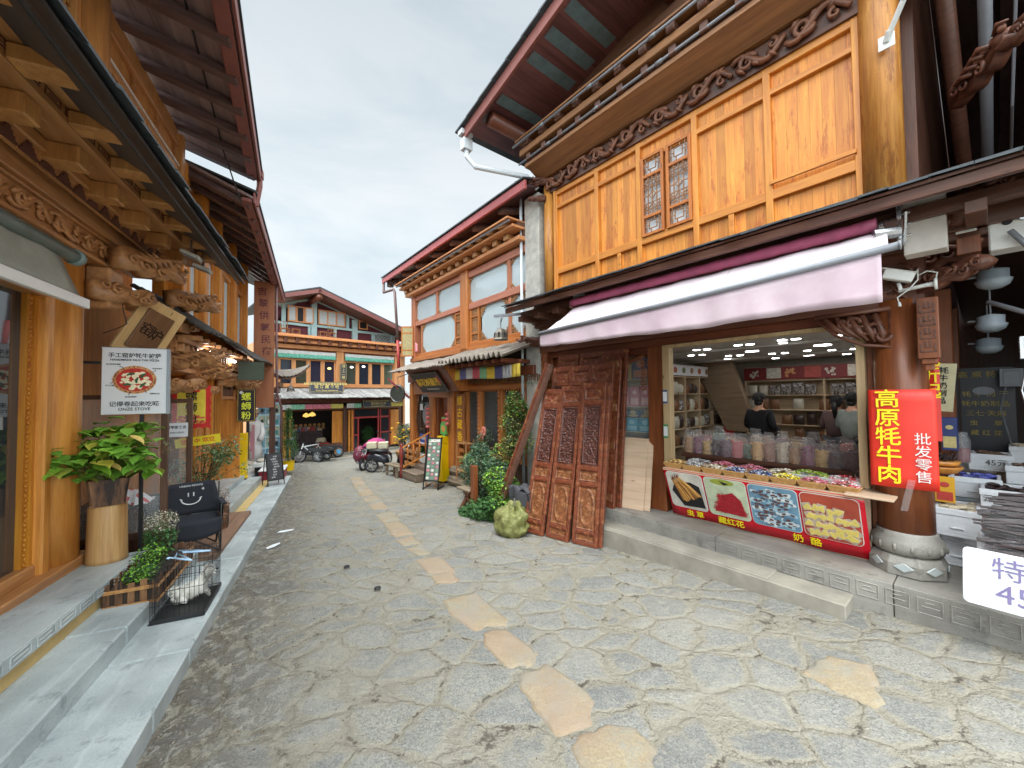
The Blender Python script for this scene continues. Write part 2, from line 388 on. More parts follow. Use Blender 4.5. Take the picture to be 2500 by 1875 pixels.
def scrolls(mb, x0, x1, z0, z1, y, n, rad=.018, m=0):
 w = (x1 - x0) / n; h = z1 - z0; zc = (z0 + z1) / 2
 for i in range(n):
  a = x0 + i * w; s = 1 if i % 2 == 0 else -1
  spiral(mb, a + w * .3, zc - s * h * .04, h * .34, 1.4, y, rad, s, PI * .1 * s, m)
  pts = [(a + w * t, y - rad * .4, zc + s * h * .36 * sin(2 * PI * t + .6)) for t in [k / 10 for k in range(11)]]
  mb.tube(pts, [rad * (1.15 - .6 * abs(t - .5)) for t in [k / 10 for k in range(11)]], 5, m)
  spiral(mb, a + w * .78, zc + s * h * .14, h * .2, 1.1, y, rad * .8, -s, PI * .5, m, steps=12)
  for k in range(3):
   q = a + w * (.1 + .3 * k); mb.tube([(q, y, zc - s * h * .1), (q + w * .08, y - rad, zc - s * h * .3), (q + w * .16, y - rad * .3, zc - s * h * .42)], [rad * .9, rad * .8, rad * .2], 5, m)
def relief(mb, x0, x1, z0, z1, y, depth, seed, cell=.011, style=0, m=0, mdark=1):
 nx = max(6, int((x1 - x0) / cell)); nz = max(6, int((z1 - z0) / cell)); cx = (x0 + x1) / 2; hw = (x1 - x0) / 2; hh = (z1 - z0) / 2; cz = (z0 + z1) / 2
 H = {}
 def hgt(u, v):
  X = (u * 2 - 1); Z = (v * 2 - 1); xs = abs(X) if style != 2 else X
  p = Vector((xs * hw * 26 + seed * 7, Z * hh * 26, seed)); 
  q = mnoise.noise(p) + .6 * mnoise.noise(p * 2.1)
  hv = .5 + .9 * abs(q) ** .7 - .35
  if style == 1:  # oval medallion with figure
   r = (X * X / .55 + Z * Z / .72) ** .5
   ringh = math.exp(-((r - 1) / .1) ** 2)
   body = math.exp(-(X * X / .09 + (Z + .05) ** 2 / .3)) * (.8 + .5 * q)
   hv = hv * .5 + ringh * .6 + body * .7
  e = max(abs(X), abs(Z) if hh < hw * 2 else 1 - (1 - abs(Z)) * hh / hw)
  if e > .93: hv = .85
  return hv
 mb.grid(nx, nz, lambda u, v: (x0 + (x1 - x0) * u, y - depth * min(1, max(0, hgt(u, v))), z0 + (z1 - z0) * v), m, (lambda u, v: mdark if hgt(u, v) < .32 else m))
def dragon(mb, X, sc_=1.0, m=0, head=True):
 """carved cloud and dragon bracket growing along +x, z up; X maps it into place"""
 old = mb.M; mb.M = old @ X @ Matrix.Scale(sc_, 4); B = mb.M; K = [k / 9 for k in range(10)]
 def sl(x, z, r, s, rad=.02, tn=7.5):
  for yy in (-.062, .062): mb.tube([(x + r * (1 - t * .85) * cos(s * tn * t + 1), yy * (1 + .15 * t), z + r * (1 - t * .85) * sin(s * tn * t + 1)) for t in K], [rad * (1.1 - .6 * t) for t in K], 5, m)
 top = [(-.15, .10), (.05, .13), (.16, .10), (.24, .15), (.36, .13), (.42, .17)]; bot = [(.62, .03), (.52, -.02), (.46, .02), (.36, -.07), (.26, -.03), (.16, -.1), (.05, -.06), (-.15, -.09)]
 if not head: top = [(-.15, .05), (.1, .07), (.3, .04), (.46, .09), (.56, .05)]; bot = [(.6, -.02), (.52, -.08), (.42, -.05), (.34, -.13), (.22, -.09), (.1, -.15), (-.15, -.13)]
 o = []
 for P_ in (top, bot):
  for a, b in zip(P_, P_[1:]):
   for t in (0, .33, .66): o.append((a[0] + (b[0] - a[0]) * t, a[1] + (b[1] - a[1]) * t + .014 * sin(PI * t) * (1 if P_ is top else -1)))
  o.append(P_[-1])
 mb.M = B @ T((0, .055, 0)) @ RX(PI / 2); mb.prism(o, .11, m); mb.M = B
 sl(.1, .0, .075, 1); sl(.28, -.0, .06, -1); sl(-.04, .03, .06, -1)
 if head:
  mb.ball((.47, 0, .1), .085, 1.25, .95, .85, m=m); mb.ball((.6, 0, .085), .055, 1.2, .95, .7, m=m); mb.tube([(.6, 0, .1), (.69, 0, .11), (.75, 0, .15), (.73, 0, .18)], [.045, .032, .02, .008], 7, m)
  mb.tube([(.46, 0, .03), (.58, 0, .0), (.68, 0, .01), (.72, 0, .04)], [.04, .036, .024, .01], 7, m)
  for s in (-1, 1):
   mb.ball((.53, s * .06, .155), .034, 1, .8, 1, 10, 7, m); mb.tube([(.44, s * .06, .17), (.53, s * .085, .2), (.6, s * .06, .17)], [.012, .02, .008], 6, m)
   for q in range(4): mb.tube([(.42 - .07 * q, s * .07, .1 - .03 * q), (.34 - .07 * q, s * .1, .14 - .03 * q), (.24 - .07 * q, s * .09, .11 - .02 * q), (.18 - .07 * q, s * .075, .16 - .03 * q)], [.018, .028, .02, .005], 6, m)
   for q in range(5): mb.tube([(.58 + q * .027, s * .03, .055), (.585 + q * .027, s * .03, .025)], [.01, .003], 4, m)
 else:
  sl(.5, .0, .06, 1, .022); sl(.38, -.05, .05, -1)
  for q in range(3): mb.tube([(.5 - .14 * q, .0, .05), (.42 - .14 * q, .07, .0), (.34 - .14 * q, .075, -.06)], [.014, .022, .006], 5, m); mb.tube([(.5 - .14 * q, .0, .05), (.42 - .14 * q, -.07, .0), (.34 - .14 * q, -.075, -.06)], [.014, .022, .006], 5, m)
 mb.M = old
def lattice(mb, x0, x1, z0, z1, y, m=0, t=.012, style=0):
 w = x1 - x0; h = z1 - z0; B = lambda a, b, c, d: mb.bar((x0 + w * a, y, z0 + h * b), (x0 + w * c, y, z0 + h * d), t, t, m, up=(0, 1, 0))
 if style == 0:   # tall rectangle lattice with a central diamond
  for a in (.25, .75): B(a, 0, a, 1)
  for b in (.14, .3, .7, .86): B(0, b, 1, b)
  B(.5, 0, .5, 1); B(.3, .5, .5, .6); B(.5, .6, .7, .5); B(.7, .5, .5, .4); B(.5, .4, .3, .5); B(0, .5, .3, .5); B(.7, .5, 1, .5)
  for a, s in ((.0, 1), (1, -1)):
   for b, q in ((.22, 1), (.78, -1)): B(a, b, a + s * .25, b); B(a + s * .12, b - .08, a + s * .12, b + .08); B(a + s * .25, b - .08 * q, a + s * .45, b + .05 * q)
  for b in (.07, .93): B(.12, b, .4, b); B(.6, b, .88, b)
 elif style == 1:   # small box with an inner window
  for a in (.28, .72): B(a, .25, a, .75)
  for b in (.25, .75): B(.28, b, .72, b)
  for a in (.14, .86): B(a, .0, a, .38); B(a, .62, a, 1)
  B(0, .5, .28, .5); B(.72, .5, 1, .5); B(0, .38, .14, .38); B(.86, .62, 1, .62); B(0, .62, .14, .62); B(.86, .38, 1, .38); B(.4, 0, .4, .25); B(.6, .75, .6, 1)
 else:   # dense grid
  k = max(2, int(w / .05)); q = max(2, int(h / .05))
  for i in range(1, k): B(i / k, 0, i / k, 1)
  for j in range(1, q): B(0, j / q, 1, j / q)
cam = bpy.data.cameras.new('camera'); co = bpy.data.objects.new('camera', cam); COL.objects.link(co); sc.camera = co
cam.sensor_width = 36; cam.lens = 36 * 940 / 2500; cam.clip_start = .05; cam.clip_end = 3000
p_, r_ = math.radians(1.7), .010
right = Vector((1, 0, 0)); upv = Vector((0, -sin(p_), cos(p_))); fwd = Vector((0, cos(p_), sin(p_)))
r2 = right * cos(r_) - upv * sin(r_); u2 = upv * cos(r_) + right * sin(r_)
mw = Matrix((r2, u2, -fwd)).transposed().to_4x4(); mw.translation = (0, 0, 2.0); co.matrix_world = mw
wd = bpy.data.worlds.new('World'); sc.world = wd; wd.use_nodes = True; nt = wd.node_tree; nn = nt.nodes; ll = nt.links
bg = nn['Background']; sky = nn.new('ShaderNodeTexSky'); sky.sky_type = 'NISHITA'; sky.sun_disc = False
SUN_EL, SUN_AZ = math.radians(58), math.radians(200)
sky.sun_elevation = SUN_EL; sky.sun_rotation = SUN_AZ; sky.altitude = 3300; sky.air_density = 1; sky.dust_density = 2
def wn(t, **k):
 x = nn.new(t)
 for a, b in k.items(): setattr(x, a, b)
 return x
tcw = wn('ShaderNodeTexCoord'); mp = wn('ShaderNodeMapping'); mp.inputs['Scale'].default_value = (1, 1, 3.2); ll.new(tcw.outputs['Generated'], mp.inputs[0])
cn = wn('ShaderNodeTexNoise'); cn.inputs['Scale'].default_value = 1.9; cn.inputs['Detail'].default_value = 7; cn.inputs['Roughness'].default_value = .55; cn.inputs['Distortion'].default_value = .35; ll.new(mp.outputs[0], cn.inputs['Vector'])
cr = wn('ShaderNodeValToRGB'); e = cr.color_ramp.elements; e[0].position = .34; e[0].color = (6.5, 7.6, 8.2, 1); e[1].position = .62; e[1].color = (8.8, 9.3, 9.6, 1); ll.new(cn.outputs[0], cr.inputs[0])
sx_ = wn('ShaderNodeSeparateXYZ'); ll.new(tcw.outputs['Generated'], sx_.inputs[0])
zr = wn('ShaderNodeValToRGB'); e = zr.color_ramp.elements; e[0].position = .0; e[0].color = (1.0, 1.0, 1.0, 1); e[1].position = 1; e[1].color = (6, 5.9, 5.8, 1)  # overhead sky, above the view, raised to give more light
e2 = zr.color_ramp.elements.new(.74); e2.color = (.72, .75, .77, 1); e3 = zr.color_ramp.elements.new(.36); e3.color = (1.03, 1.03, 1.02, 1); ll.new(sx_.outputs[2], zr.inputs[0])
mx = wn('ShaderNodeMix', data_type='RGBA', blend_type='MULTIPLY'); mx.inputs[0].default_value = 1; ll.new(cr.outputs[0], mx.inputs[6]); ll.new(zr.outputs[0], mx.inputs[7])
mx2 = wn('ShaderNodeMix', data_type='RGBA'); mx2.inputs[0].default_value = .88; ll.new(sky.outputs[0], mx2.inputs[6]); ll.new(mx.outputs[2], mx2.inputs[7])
br = wn('ShaderNodeValToRGB'); e = br.color_ramp.elements; e[0].position = .2; e[0].color = (3.9, 3.9, 3.8, 1); e[1].position = .62; e[1].color = (1, 1, 1, 1)  # sky behind the camera brightened, unseen, to light the fronts
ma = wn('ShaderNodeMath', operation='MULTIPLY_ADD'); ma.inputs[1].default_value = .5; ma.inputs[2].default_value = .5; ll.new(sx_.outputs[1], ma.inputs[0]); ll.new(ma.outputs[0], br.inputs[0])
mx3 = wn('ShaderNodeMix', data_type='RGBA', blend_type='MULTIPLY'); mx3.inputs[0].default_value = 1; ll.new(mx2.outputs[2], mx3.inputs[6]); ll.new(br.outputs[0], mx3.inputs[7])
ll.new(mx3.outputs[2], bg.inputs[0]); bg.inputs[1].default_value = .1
sl = bpy.data.lights.new('sun', 'SUN'); so = bpy.data.objects.new('sun', sl); COL.objects.link(so)
sl.energy = 1.5; sl.angle = math.radians(35); sl.color = (1, .97, .93)
sd = Vector((sin(SUN_AZ) * cos(SUN_EL), cos(SUN_AZ) * cos(SUN_EL), sin(SUN_EL)))
so.matrix_world = sd.to_track_quat('Z', 'Y').to_matrix().to_4x4()
sc.view_settings.view_transform = 'Standard'; sc.view_settings.look = 'None'; sc.view_settings.gamma = 1; sc.view_settings.exposure = .22
sc.render.engine = 'CYCLES'; cy = sc.cycles; cy.max_bounces = 5; cy.diffuse_bounces = 3; cy.glossy_bounces = 3; cy.transmission_bounces = 3; cy.transparent_max_bounces = 10; cy.caustics_reflective = False; cy.caustics_refractive = False
xs = sorted(set([-400, -120, -40, -20] + [round(-12 + .25 * i, 3) for i in range(77)] + [12, 20, 40, 120, 400]))
ys = sorted(set([-400, -120, -40, -10, -5, -2] + [round(-1 + .25 * i, 3) for i in range(88)] + [26, 40, 120, 400]))
g = MB(); nx = len(xs)
g.v = [(x, y, zs(x, y) + .018 * mnoise.noise(Vector((x * .9, y * .9, 3)))) for y in ys for x in xs]
for j in range(len(ys) - 1):
 for i in range(nx - 1): a = j * nx + i; g.f.append((a, a + 1, a + nx + 1, a + nx)); g.m.append(0)
g.build('street', M['paving'], smooth=True)['kind'] = 'structure'
SLABS = [[(0.32, 2.33), (0.5, 2.48), (0.73, 2.48), (0.82, 2.32), (0.77, 2.1), (0.35, 2.09)], [(0.02, 2.94), (0.27, 3.07), (0.42, 2.9), (0.57, 2.65), (0.46, 2.51), (0.26, 2.39), (0.17, 2.52), (0.03, 2.81)], [(-0.28, 3.5), (-0.09, 3.58), (0.22, 3.18), (0.12, 3.05), (-0.08, 3.05), (-0.25, 3.31)], [(-0.74, 4.1), (-0.43, 4.3), (-0.05, 3.73), (-0.09, 3.64), (-0.37, 3.54), (-0.64, 3.84)], [(-1.0, 4.69), (-0.78, 4.84), (-0.63, 4.58), (-0.64, 4.49), (-0.91, 4.49)], [(-1.33, 5.21), (-0.98, 5.33), (-0.7, 4.79), (-1.03, 4.74)], [(-1.56, 5.59), (-1.33, 5.73), (-1.15, 5.43), (-1.31, 5.34)], [(-1.8, 5.94), (-1.6, 6.15), (-1.35, 5.77), (-1.62, 5.7)], [(-2.03, 6.3), (-1.74, 6.48), (-1.59, 6.24), (-1.85, 6.11)], [(-2.3, 6.86), (-2.06, 7.02), (-1.71, 6.48), (-2.01, 6.34)], [(-2.67, 7.47), (-2.35, 7.66), (-2.06, 7.08), (-2.32, 6.92)], [(-3.07, 8.2), (-2.86, 8.51), (-2.56, 7.95), (-2.81, 7.81)], [(-3.42, 8.8), (-3.21, 9.16), (-2.89, 8.6), (-3.17, 8.36)], [(-3.87, 9.6), (-3.67, 9.93), (-3.29, 9.27), (-3.53, 8.99)], [(-4.2, 10.19), (-3.97, 10.42), (-3.67, 9.93), (-3.91, 9.71)], [(-4.52, 10.85), (-4.32, 11.11), (-4.02, 10.55), (-4.25, 10.31)], [(-4.8, 11.43), (-4.61, 11.74), (-4.35, 11.2), (-4.58, 10.99)], [(2.12, 2.93), (2.48, 3.1), (2.69, 2.96), (2.43, 2.61), (2.33, 2.57), (2.18, 2.78)]]
ysl = MB()
for poly in SLABS:
 cx = sum(p[0] for p in poly) / len(poly); cy = sum(p[1] for p in poly) / len(poly); out = []
 for i, p in enumerate(poly):
  q = poly[(i + 1) % len(poly)]
  nk = max(2, int(math.hypot(q[0] - p[0], q[1] - p[1]) / .035))
  for k in range(nk):
   t = k / nk; x = p[0] + (q[0] - p[0]) * t; y = p[1] + (q[1] - p[1]) * t; w_ = mnoise.noise(Vector((x * 7, y * 7, 5))) * .045
   out.append((x + w_ + U(-.006, .006), y - w_ + U(-.006, .006)))
 n = len(out); rings = []
 for f_, h_ in ((1.0, -.01), (.96, .008), (.85, .015), (.5, .018)):
  rr = [(cx + (x - cx) * f_, cy + (y - cy) * f_) for x, y in out]
  rings.append(ysl.vs([(x, y, zs(x, y) + h_ + .018 * mnoise.noise(Vector((x * .9, y * .9, 3)))) for x, y in rr]))
 for a, b in zip(rings, rings[1:]):
  for j in range(n): ysl.f.append((a + j, a + (j + 1) % n, b + (j + 1) % n, b + j)); ysl.m.append(0)
 c = ysl.vs([(cx, cy, zs(cx, cy) + .018 + .018 * mnoise.noise(Vector((cx * .9, cy * .9, 3))))])
 for j in range(n): ysl.f.append((rings[-1] + j, rings[-1] + (j + 1) % n, c)); ysl.m.append(0)
ysl.build('paving_stones', M['ystone'], smooth=True)['kind'] = 'structure'
gv = MB()
for i in range(2600):
 if i < 1700: t_ = U(0, 1); d_ = abs(random.gauss(0, .35)); q_ = FL @ Vector((-3.3 + 10.4 * t_ ** 1.4, -.03 - d_, 0)); x, y = q_.x, q_.y
 else: x, y = U(-3.5, 3.4), U(2.2, 9); 
 if x > 1.0 + (5.6 - y) * .8: continue
 r = U(.003, .011) * (1 if i < 1700 else .7); z = zs(x, y) + .018 * mnoise.noise(Vector((x * .9, y * .9, 3)))
 b = gv.vs([(x + r * U(.7, 1.2), y, z), (x, y + r * U(.6, 1.2), z), (x - r * U(.6, 1.2), y, z), (x, y - r, z), (x + U(-.3, .3) * r, y, z + r * U(.5, .9))]); gv.fs(b, [(0, 1, 4), (1, 2, 4), (2, 3, 4), (3, 0, 4)], 0 if rnd() < .7 else 1)
gv.build('grit', [flat('grit_grey', S(120, 114, 104), .9), flat('leaf_litter', S(92, 74, 52), .9)])['kind'] = 'stuff'
# LEFT KERB AND STEPS (setting)
def slabs(mb, F, edges, y0, y1, h0, h1, gap=.004, m=0):
 """granite slabs in frame F following the slope of the street"""
 for a, b in zip(edges, edges[1:]):
  j = U(-.004, .004)
  pts = []
  for h in (h0, h1 + j):
   for y in (y0, y1):
    for x in (a + gap, b - gap): pts.append((x, y, zf(F, x, y) + h))
  mb.hexa([(p[0], p[1], p[2]) for p in pts], m)
s = MB(); slabs(s, FL, [-7, -5.2, -3.9, -2.75, -2.05, -.95, .1, 1.25, 2.5], 0, .5, -.1, .14)
slabs(s, FL, [2.5, 3.6, 4.8, 6.0, 7.1], .0, .44, -.1, .12)
s.build('kerb_step', M['granite'], M=FL, bevel=.012)['kind'] = 'structure'
s = MB(); slabs(s, FL, [-7, -4.9, -3.2, -1.75, -.35, .15], .48, .9, .0, .28)
s.build('second_step', M['granite'], M=FL, bevel=.012)['kind'] = 'structure'
s = MB(); slabs(s, FL, [-7, -.42], .84, 1.2, .1, .44); slabs(s, FL, [2.55, 7.2], .44, .62, -.1, .125)
s.build('render_riser', M['ochre'], M=FL)['kind'] = 'structure'
s = MB()
slabs(s, FL, [-7, -4.6, -3.0, -1.6, -.36], .80, 1.34, .40, .5)
for i in range(26):   # fret lines cut in the face of the top slab
 x = -6.9 + i * .25; z = zf(FL, x, .8)
 for (a, b, c, d) in ((0, .415, .2, .425), (0, .475, .2, .485), (.03, .445, .17, .455), (0, .42, .012, .48), (.188, .42, .2, .48)):
  s.box(x + a, x + c, .793, .801, z + b, z + d)
s.build('top_step', M['granite'], M=FL, bevel=.006)['kind'] = 'structure'
s = MB(); slabs(s, FL, [.1, 1.3, 2.5], .48, 1.3, .0, .16)
slabs(s, FL, [2.4, 3.6, 4.9, 6.1], .6, .92, .0, .3); slabs(s, FL, [2.4, 3.4, 4.6, 6.1], .9, 1.5, .1, .42); slabs(s, FL, [6.1, 8.9], .9, 3, .0, .25)
s.build('forecourt_paving', M['granite'], M=FL, bevel=.01)['kind'] = 'structure'
# SHOP ON THE RIGHT
sh = thing('timber_shop', 'two storey honey coloured timber shop with carved dark cornice and an open counter window', 'shop', FR)
s = MB()
def zled(x, y, z): return z
s.box(-2.5, -.35, 0, 1.25, -.35, .25); s.box(-.344, 1.2, 0, 1.25, -.35, .25); s.box(1.206, 3.6, .03, 1.25, -.35, .245)
for i in range(30):
 x = -2.45 + i * .2
 for (a, b, c, d) in ((0, .07, .16, .08), (0, .2, .16, .21), (.03, .13, .14, .14), (0, .075, .01, .205), (.15, .075, .16, .205), (.05, .165, .11, .175)):
  s.box(x + a, x + c, -.006, .001, b, d)
s.build('stone_ledge', M['ledge'], sh, FR, bevel=.006)
s = MB(); s.box(-3.9, .93, -.32, .0, -.5, .06); s.box(-3.9, .3, -.3, 0.0, .055, .075)
s.build('concrete_step', M['concrete'], sh, FR, bevel=.02)
s = MB(); s.box(-3.6, 1.4, .75, 8.6, -.3, .235); s.build('shop_floor', flat('shop_floor_tile', S(120, 110, 100), .3), sh, FR)
boxes('door_post', M['redbr'], sh, FR, [(-1.52, -1.25, .5, .68, .25, 2.73), (-2.55, -2.4, .56, .7, .25, 2.73), (1.0, 1.3, .56, .72, .25, 2.73), (-3.72, -3.6, .5, .57, 0, 2.73), (-3.1, -2.98, .5, .57, 0, 2.73)], .008); boxes('wall_panel', M['redbr'], sh, FR, [(-2.4, -1.52, .52, .66, .25, .48), (-3.75, -2.55, .575, .6, .0, 2.73)], .008)
s = MB(); s.box(-3.85, 1.3, .48, .7, 2.73, 2.84); s.box(-2.4, -1.52, .53, .6, 2.62, 2.73); s.build('lintel', M['redbr_h'], sh, FR, bevel=.006)
s = MB(); s.box(-1.25, -1.14, .46, .58, 1.0, 2.70); s.box(.93, 1.0, .46, .56, 1.0, 2.73); s.box(-1.25, 1.0, .46, .56, 2.68, 2.726)
s.build('opening_frame', wood('pale_pine_frame', S(206, 180, 140), S(170, 142, 104), 'z'), sh, FR, bevel=.004)
s = MB()
for (cx, cz, sg, q) in ((-1.6, 2.5, 1, 1), (-1.6, .62, 1, -1)):
 s = MB()
 for i in range(6):
  a = i * .05; spiral(s, cx - a * .9, cz - q * (-.08 + a * .25) - q * .0, .045, 1.2, .5, .012, q)
  spiral(s, cx, cz - q * a * 1.6 + .0, .04, 1.2, .5, .012, -q)
 s.build('corner_carving', M['redbr'], sh, FR, smooth=True)
s = MB(); s.box(-3.85, 1.45, .40, .7, 2.84, 3.34); scrolls(s, -3.8, 1.42, 2.86, 3.3, .39, 9, .03)
scrolls(s, -3.6, 1.3, 2.9, 3.25, .39, 12, .02)
s.build('carved_valance', M['carveD'], sh, FR, smooth=False)
s = MB()   # openwork bracket with flowers
s.box(.62, 1.25, .36, .4, 2.80, 2.84); s.box(1.2, 1.25, .36, .4, 2.42, 2.8)
for k in range(5):
 spiral(s, .86 + k * .075, 2.72 - .04 * k + .03 * (k % 2), .06, 1.2, .37, .026, 1 if k % 2 else -1)
 s.tube([(.7 + k * .1, .37, 2.78), (.8 + k * .09, .36, 2.66 - k * .02), (.95 + k * .05, .37, 2.56 - k * .02)], [.03, .036, .01], 5)
s.tube([(.64, .37, 2.78), (.8, .36, 2.6), (1.0, .36, 2.48), (1.22, .37, 2.44)], [.015, .018, .018, .015], 6)
s.ball((.95, .37, 2.66), .05, 1, .5, 1); s.ball((1.1, .37, 2.58), .045, 1, .5, 1)
s.build('flower_bracket', M['carveD'], sh, FR, smooth=True)
s = MB(); s.box(1.40, 1.54, .26, .4, 2.3, 2.86); s.box(1.42, 1.52, .28, .38, 2.25, 2.3); s.box(1.44, 1.5, .3, .36, 2.19, 2.25)
s.build('hanging_post', M['redbr'], sh, FR, bevel=.006)
s = MB()
for k in range(4):
 z = 2.36 + k * .12
 for (a, b, c, d) in ((1.42, z, 1.52, z + .012), (1.42, z, 1.432, z + .08), (1.508, z, 1.52, z + .08), (1.45, z + .04, 1.49, z + .052), (1.45, z + .04, 1.462, z + .1), (1.478, z + .04, 1.49, z + .1)): s.box(a, c, .252, .262, b, d)
s.build('key_pattern', M['dark'], sh, FR)
s = MB(); s.lathe([(.205, .62), (.2, 1.6), (.192, 2.9)], (1.25, .55, 0), 28); s.build('pillar', M['redbr'], sh, FR, smooth=True)
s = MB(); s.lathe([(.29, .25), (.285, .36), (.255, .42), (.23, .43)], (1.25, .55, 0), 8)
for k in range(8):
 a = 2 * PI * k / 8; q = T((1.25 + .268 * cos(a), .55 + .268 * sin(a), .335)) @ RZ(a + PI / 2)
 o_ = s.M; s.M = q @ RX(PI / 2); s.prism([(-.075, 0), (0, -.045), (.075, 0), (0, .045)], .012, 1); s.M = o_
s.build('pillar_foot', [M['ledge'], M['granite']], sh, FR, bevel=.008)
s = MB(); s.lathe([(.22, .43), (.255, .46), (.268, .51), (.26, .57), (.225, .61), (.22, .64), (.206, .645)], (1.25, .55, 0), 32)
for k in range(14):
 a = 2 * PI * k / 14; c = (1.25 + .264 * cos(a), .55 + .264 * sin(a), .51); s.ball(c, .05, .35, .35, .8, 4, 3, 0)
s.build('pillar_drum', [M['ledge'], M['granite']], sh, FR, smooth=True)
s = MB(); s.box(1.3, 1.42, .8, 8.6, -.3, 8.7); s.box(-3.8, -3.7, .6, 8.6, -.3, 6.6); s.box(-3.7, 1.3, 8.5, 8.6, -.3, 6.6)
s.build('side_wall', M['darkz'], sh, FR)
s = MB(); s.box(1.42, 1.56, 1.9, 2.05, .25, 3.2); s.box(1.42, 1.56, 3.6, 3.75, .25, 3.2); s.build('side_post', M['redbr'], sh, FR, bevel=.01)
def eave(parent, F, x0, x1, yf, zf_, yb, zb, mats, th=.05, rag=.05, rafter=.45, rw=.07, name='eave_roof'):
 s = MB(); s.hexa([(x0, yf, zf_), (x1, yf, zf_), (x0, yb, zb), (x1, yb, zb), (x0, yf, zf_ + th * .5), (x1, yf, zf_ + th * .5), (x0, yb, zb + th), (x1, yb, zb + th)], 0)
 s.build(name + '_boards' if False else 'eave_boards', mats[0], parent, F)
 s = MB(); x = x0
 while x < x1:
  w = U(.16, .3); L_ = Vector((0, yb - yf, zb - zf_)); sl_ = L_.z / L_.y
  for r in range(4):
   ya = yf - .03 - U(0, rag) + r * .24; yb_ = min(ya + .3, yb); za = zf_ + th * .7 + (ya - yf) * sl_ + .012 * (r % 2) + U(0, .01)
   if ya > yb: continue
   s.hexa([(x, ya, za), (min(x + w, x1), ya, za + U(-.006, .006)), (x, yb_, za + (yb_ - ya) * sl_ - .012), (min(x + w, x1), yb_, za + (yb_ - ya) * sl_ - .012),
     (x, ya, za + .018), (min(x + w, x1), ya, za + .018), (x, yb_, za + (yb_ - ya) * sl_), (min(x + w, x1), yb_, za + (yb_ - ya) * sl_)], 0)
  x += w + .004
 s.build('shingles', mats[1], parent, F)
 s = MB(); n = int((x1 - x0) / rafter)
 for i in range(n + 1):
  x = x0 + .05 + (x1 - x0 - .1) * i / n; s.bar((x, yf + .06, zf_ - .035), (x, yb, zb - .045), rw, .08)
 s.bar((x0, yf + .05, zf_ - .05), (x1, yf + .05, zf_ - .05), .05, .09)
 s.build('rafters', mats[2], parent, F, bevel=.004)
eave(sh, FR, -3.95, 3.6, -.42, 3.66, .6, 4.0, (M['dark'], M['slate'], M['dark']))
s = MB(); s.bar((-3.9, .0, 3.56), (3.5, .0, 3.56), .1, .12); s.bar((-3.9, .28, 3.5), (3.5, .28, 3.5), .09, .2)
for i in range(16): s.box(-3.8 + i * .46, -3.68 + i * .46, -.2, .3, 3.4, 3.5)
s.box(-3.9, 3.5, .3, .42, 3.34, 3.86)
s.build('eave_beam', M['dark'], sh, FR, bevel=.006)
s = MB(); s.tube([(-3.6, -.3, 3.60), (3.4, -.3, 3.60)], .02, 6); s.build('eave_conduit', M['greypipe'], sh, FR)
s = MB(); s.box(-3.6, 1.2, .56, .64, 3.9, 6.3, 0); s.build('upper_wall', M['panel'], sh, FR)
s = MB(); s.lathe([(.115, 3.9), (.11, 6.2)], (-3.66, .54, 0), 16); s.build('corner_post', M['log'], sh, FR, smooth=True)
s = MB(); s.lathe([(.165, 3.85), (.158, 6.0), (.155, 8.2)], (1.19, .54, 0), 28); s.build('log_column', M['log'], sh, FR, smooth=True)
s = MB()
for x in (-3.5, -2.5, -1.66, -.76, .14, .98): s.box(x, x + .08, .5, .57, 3.9, 6.02)
s.box(-3.5, -3.44, .48, .57, 3.9, 6.02)
s.build('stile', M['honey'], sh, FR, bevel=.006)
s = MB()
for z, h in ((3.9, .08), (4.36, .12), (5.66, .07), (5.93, .1)): s.box(-3.42, 1.04, .505, .568, z, z + h)
for x in (-2.05, -.3): s.box(x, x + .07, .51, .566, 3.98, 4.36)
s.bar((.2, .49, 4.56), (1.0, .49, 4.56), .03, .05)
s.build('rail', M['honey_h'], sh, FR, bevel=.006)
for x0 in (-1.56, -1.14):
 f = MB(); a, b = x0, x0 + .38
 f.box(a, a + .045, .475, .53, 4.46, 5.72); f.box(b - .045, b, .475, .53, 4.46, 5.72)
 for z in (4.46, 4.74, 5.38, 5.68): f.box(a + .045, b - .045, .478, .528, z, z + .045)
 w = f.build('lattice_window', wood('red_honey_frame', S(206, 126, 56), S(156, 82, 34), 'z'), sh, FR, bevel=.004)
 l = MB(); lattice(l, a + .045, b - .045, 4.785, 5.38, .495, 0, .014, 0); lattice(l, a + .045, b - .045, 4.505, 4.74, .495, 0, .013, 1); lattice(l, a + .045, b - .045, 5.425, 5.68, .495, 0, .013, 1)
 l.build('lattice', M['corn'], w, FR)
 g_ = MB(); g_.box(a + .04, b - .04, .54, .545, 4.5, 5.7); g_.build('pane', glassm('lattice_glass', S(214, 220, 226), .3, .6), w, FR)
s = MB(); s.box(-3.75, 1.5, .47, .64, 6.02, 6.32); s.build('frieze_board', M['dark'], sh, FR)
s = MB(); scrolls(s, -3.7, 1.0, 6.03, 6.33, .44, 8, .036); s.build('carved_frieze', wood('carved_mid_brown', S(142, 92, 66), S(92, 56, 40), 'x'), sh, FR, smooth=True)
s = MB()
s.hexa([(-3.8, .4, 6.33), (1.6, .4, 6.33), (-3.8, .6, 6.33), (1.6, .6, 6.33), (-3.8, .06, 6.5), (1.6, .06, 6.5), (-3.8, .6, 6.5), (1.6, .6, 6.5)])
s.box(-3.85, 1.7, .05, .6, 6.5, 6.58); s.box(-3.85, 1.7, .12, .6, 6.58, 6.6)
s.box(-3.9, 1.8, -.04, .6, 6.72, 6.84); s.box(-3.95, 1.9, -.12, .6, 6.98, 7.02)
s.build('cornice', M['corn'], sh, FR, bevel=.008)
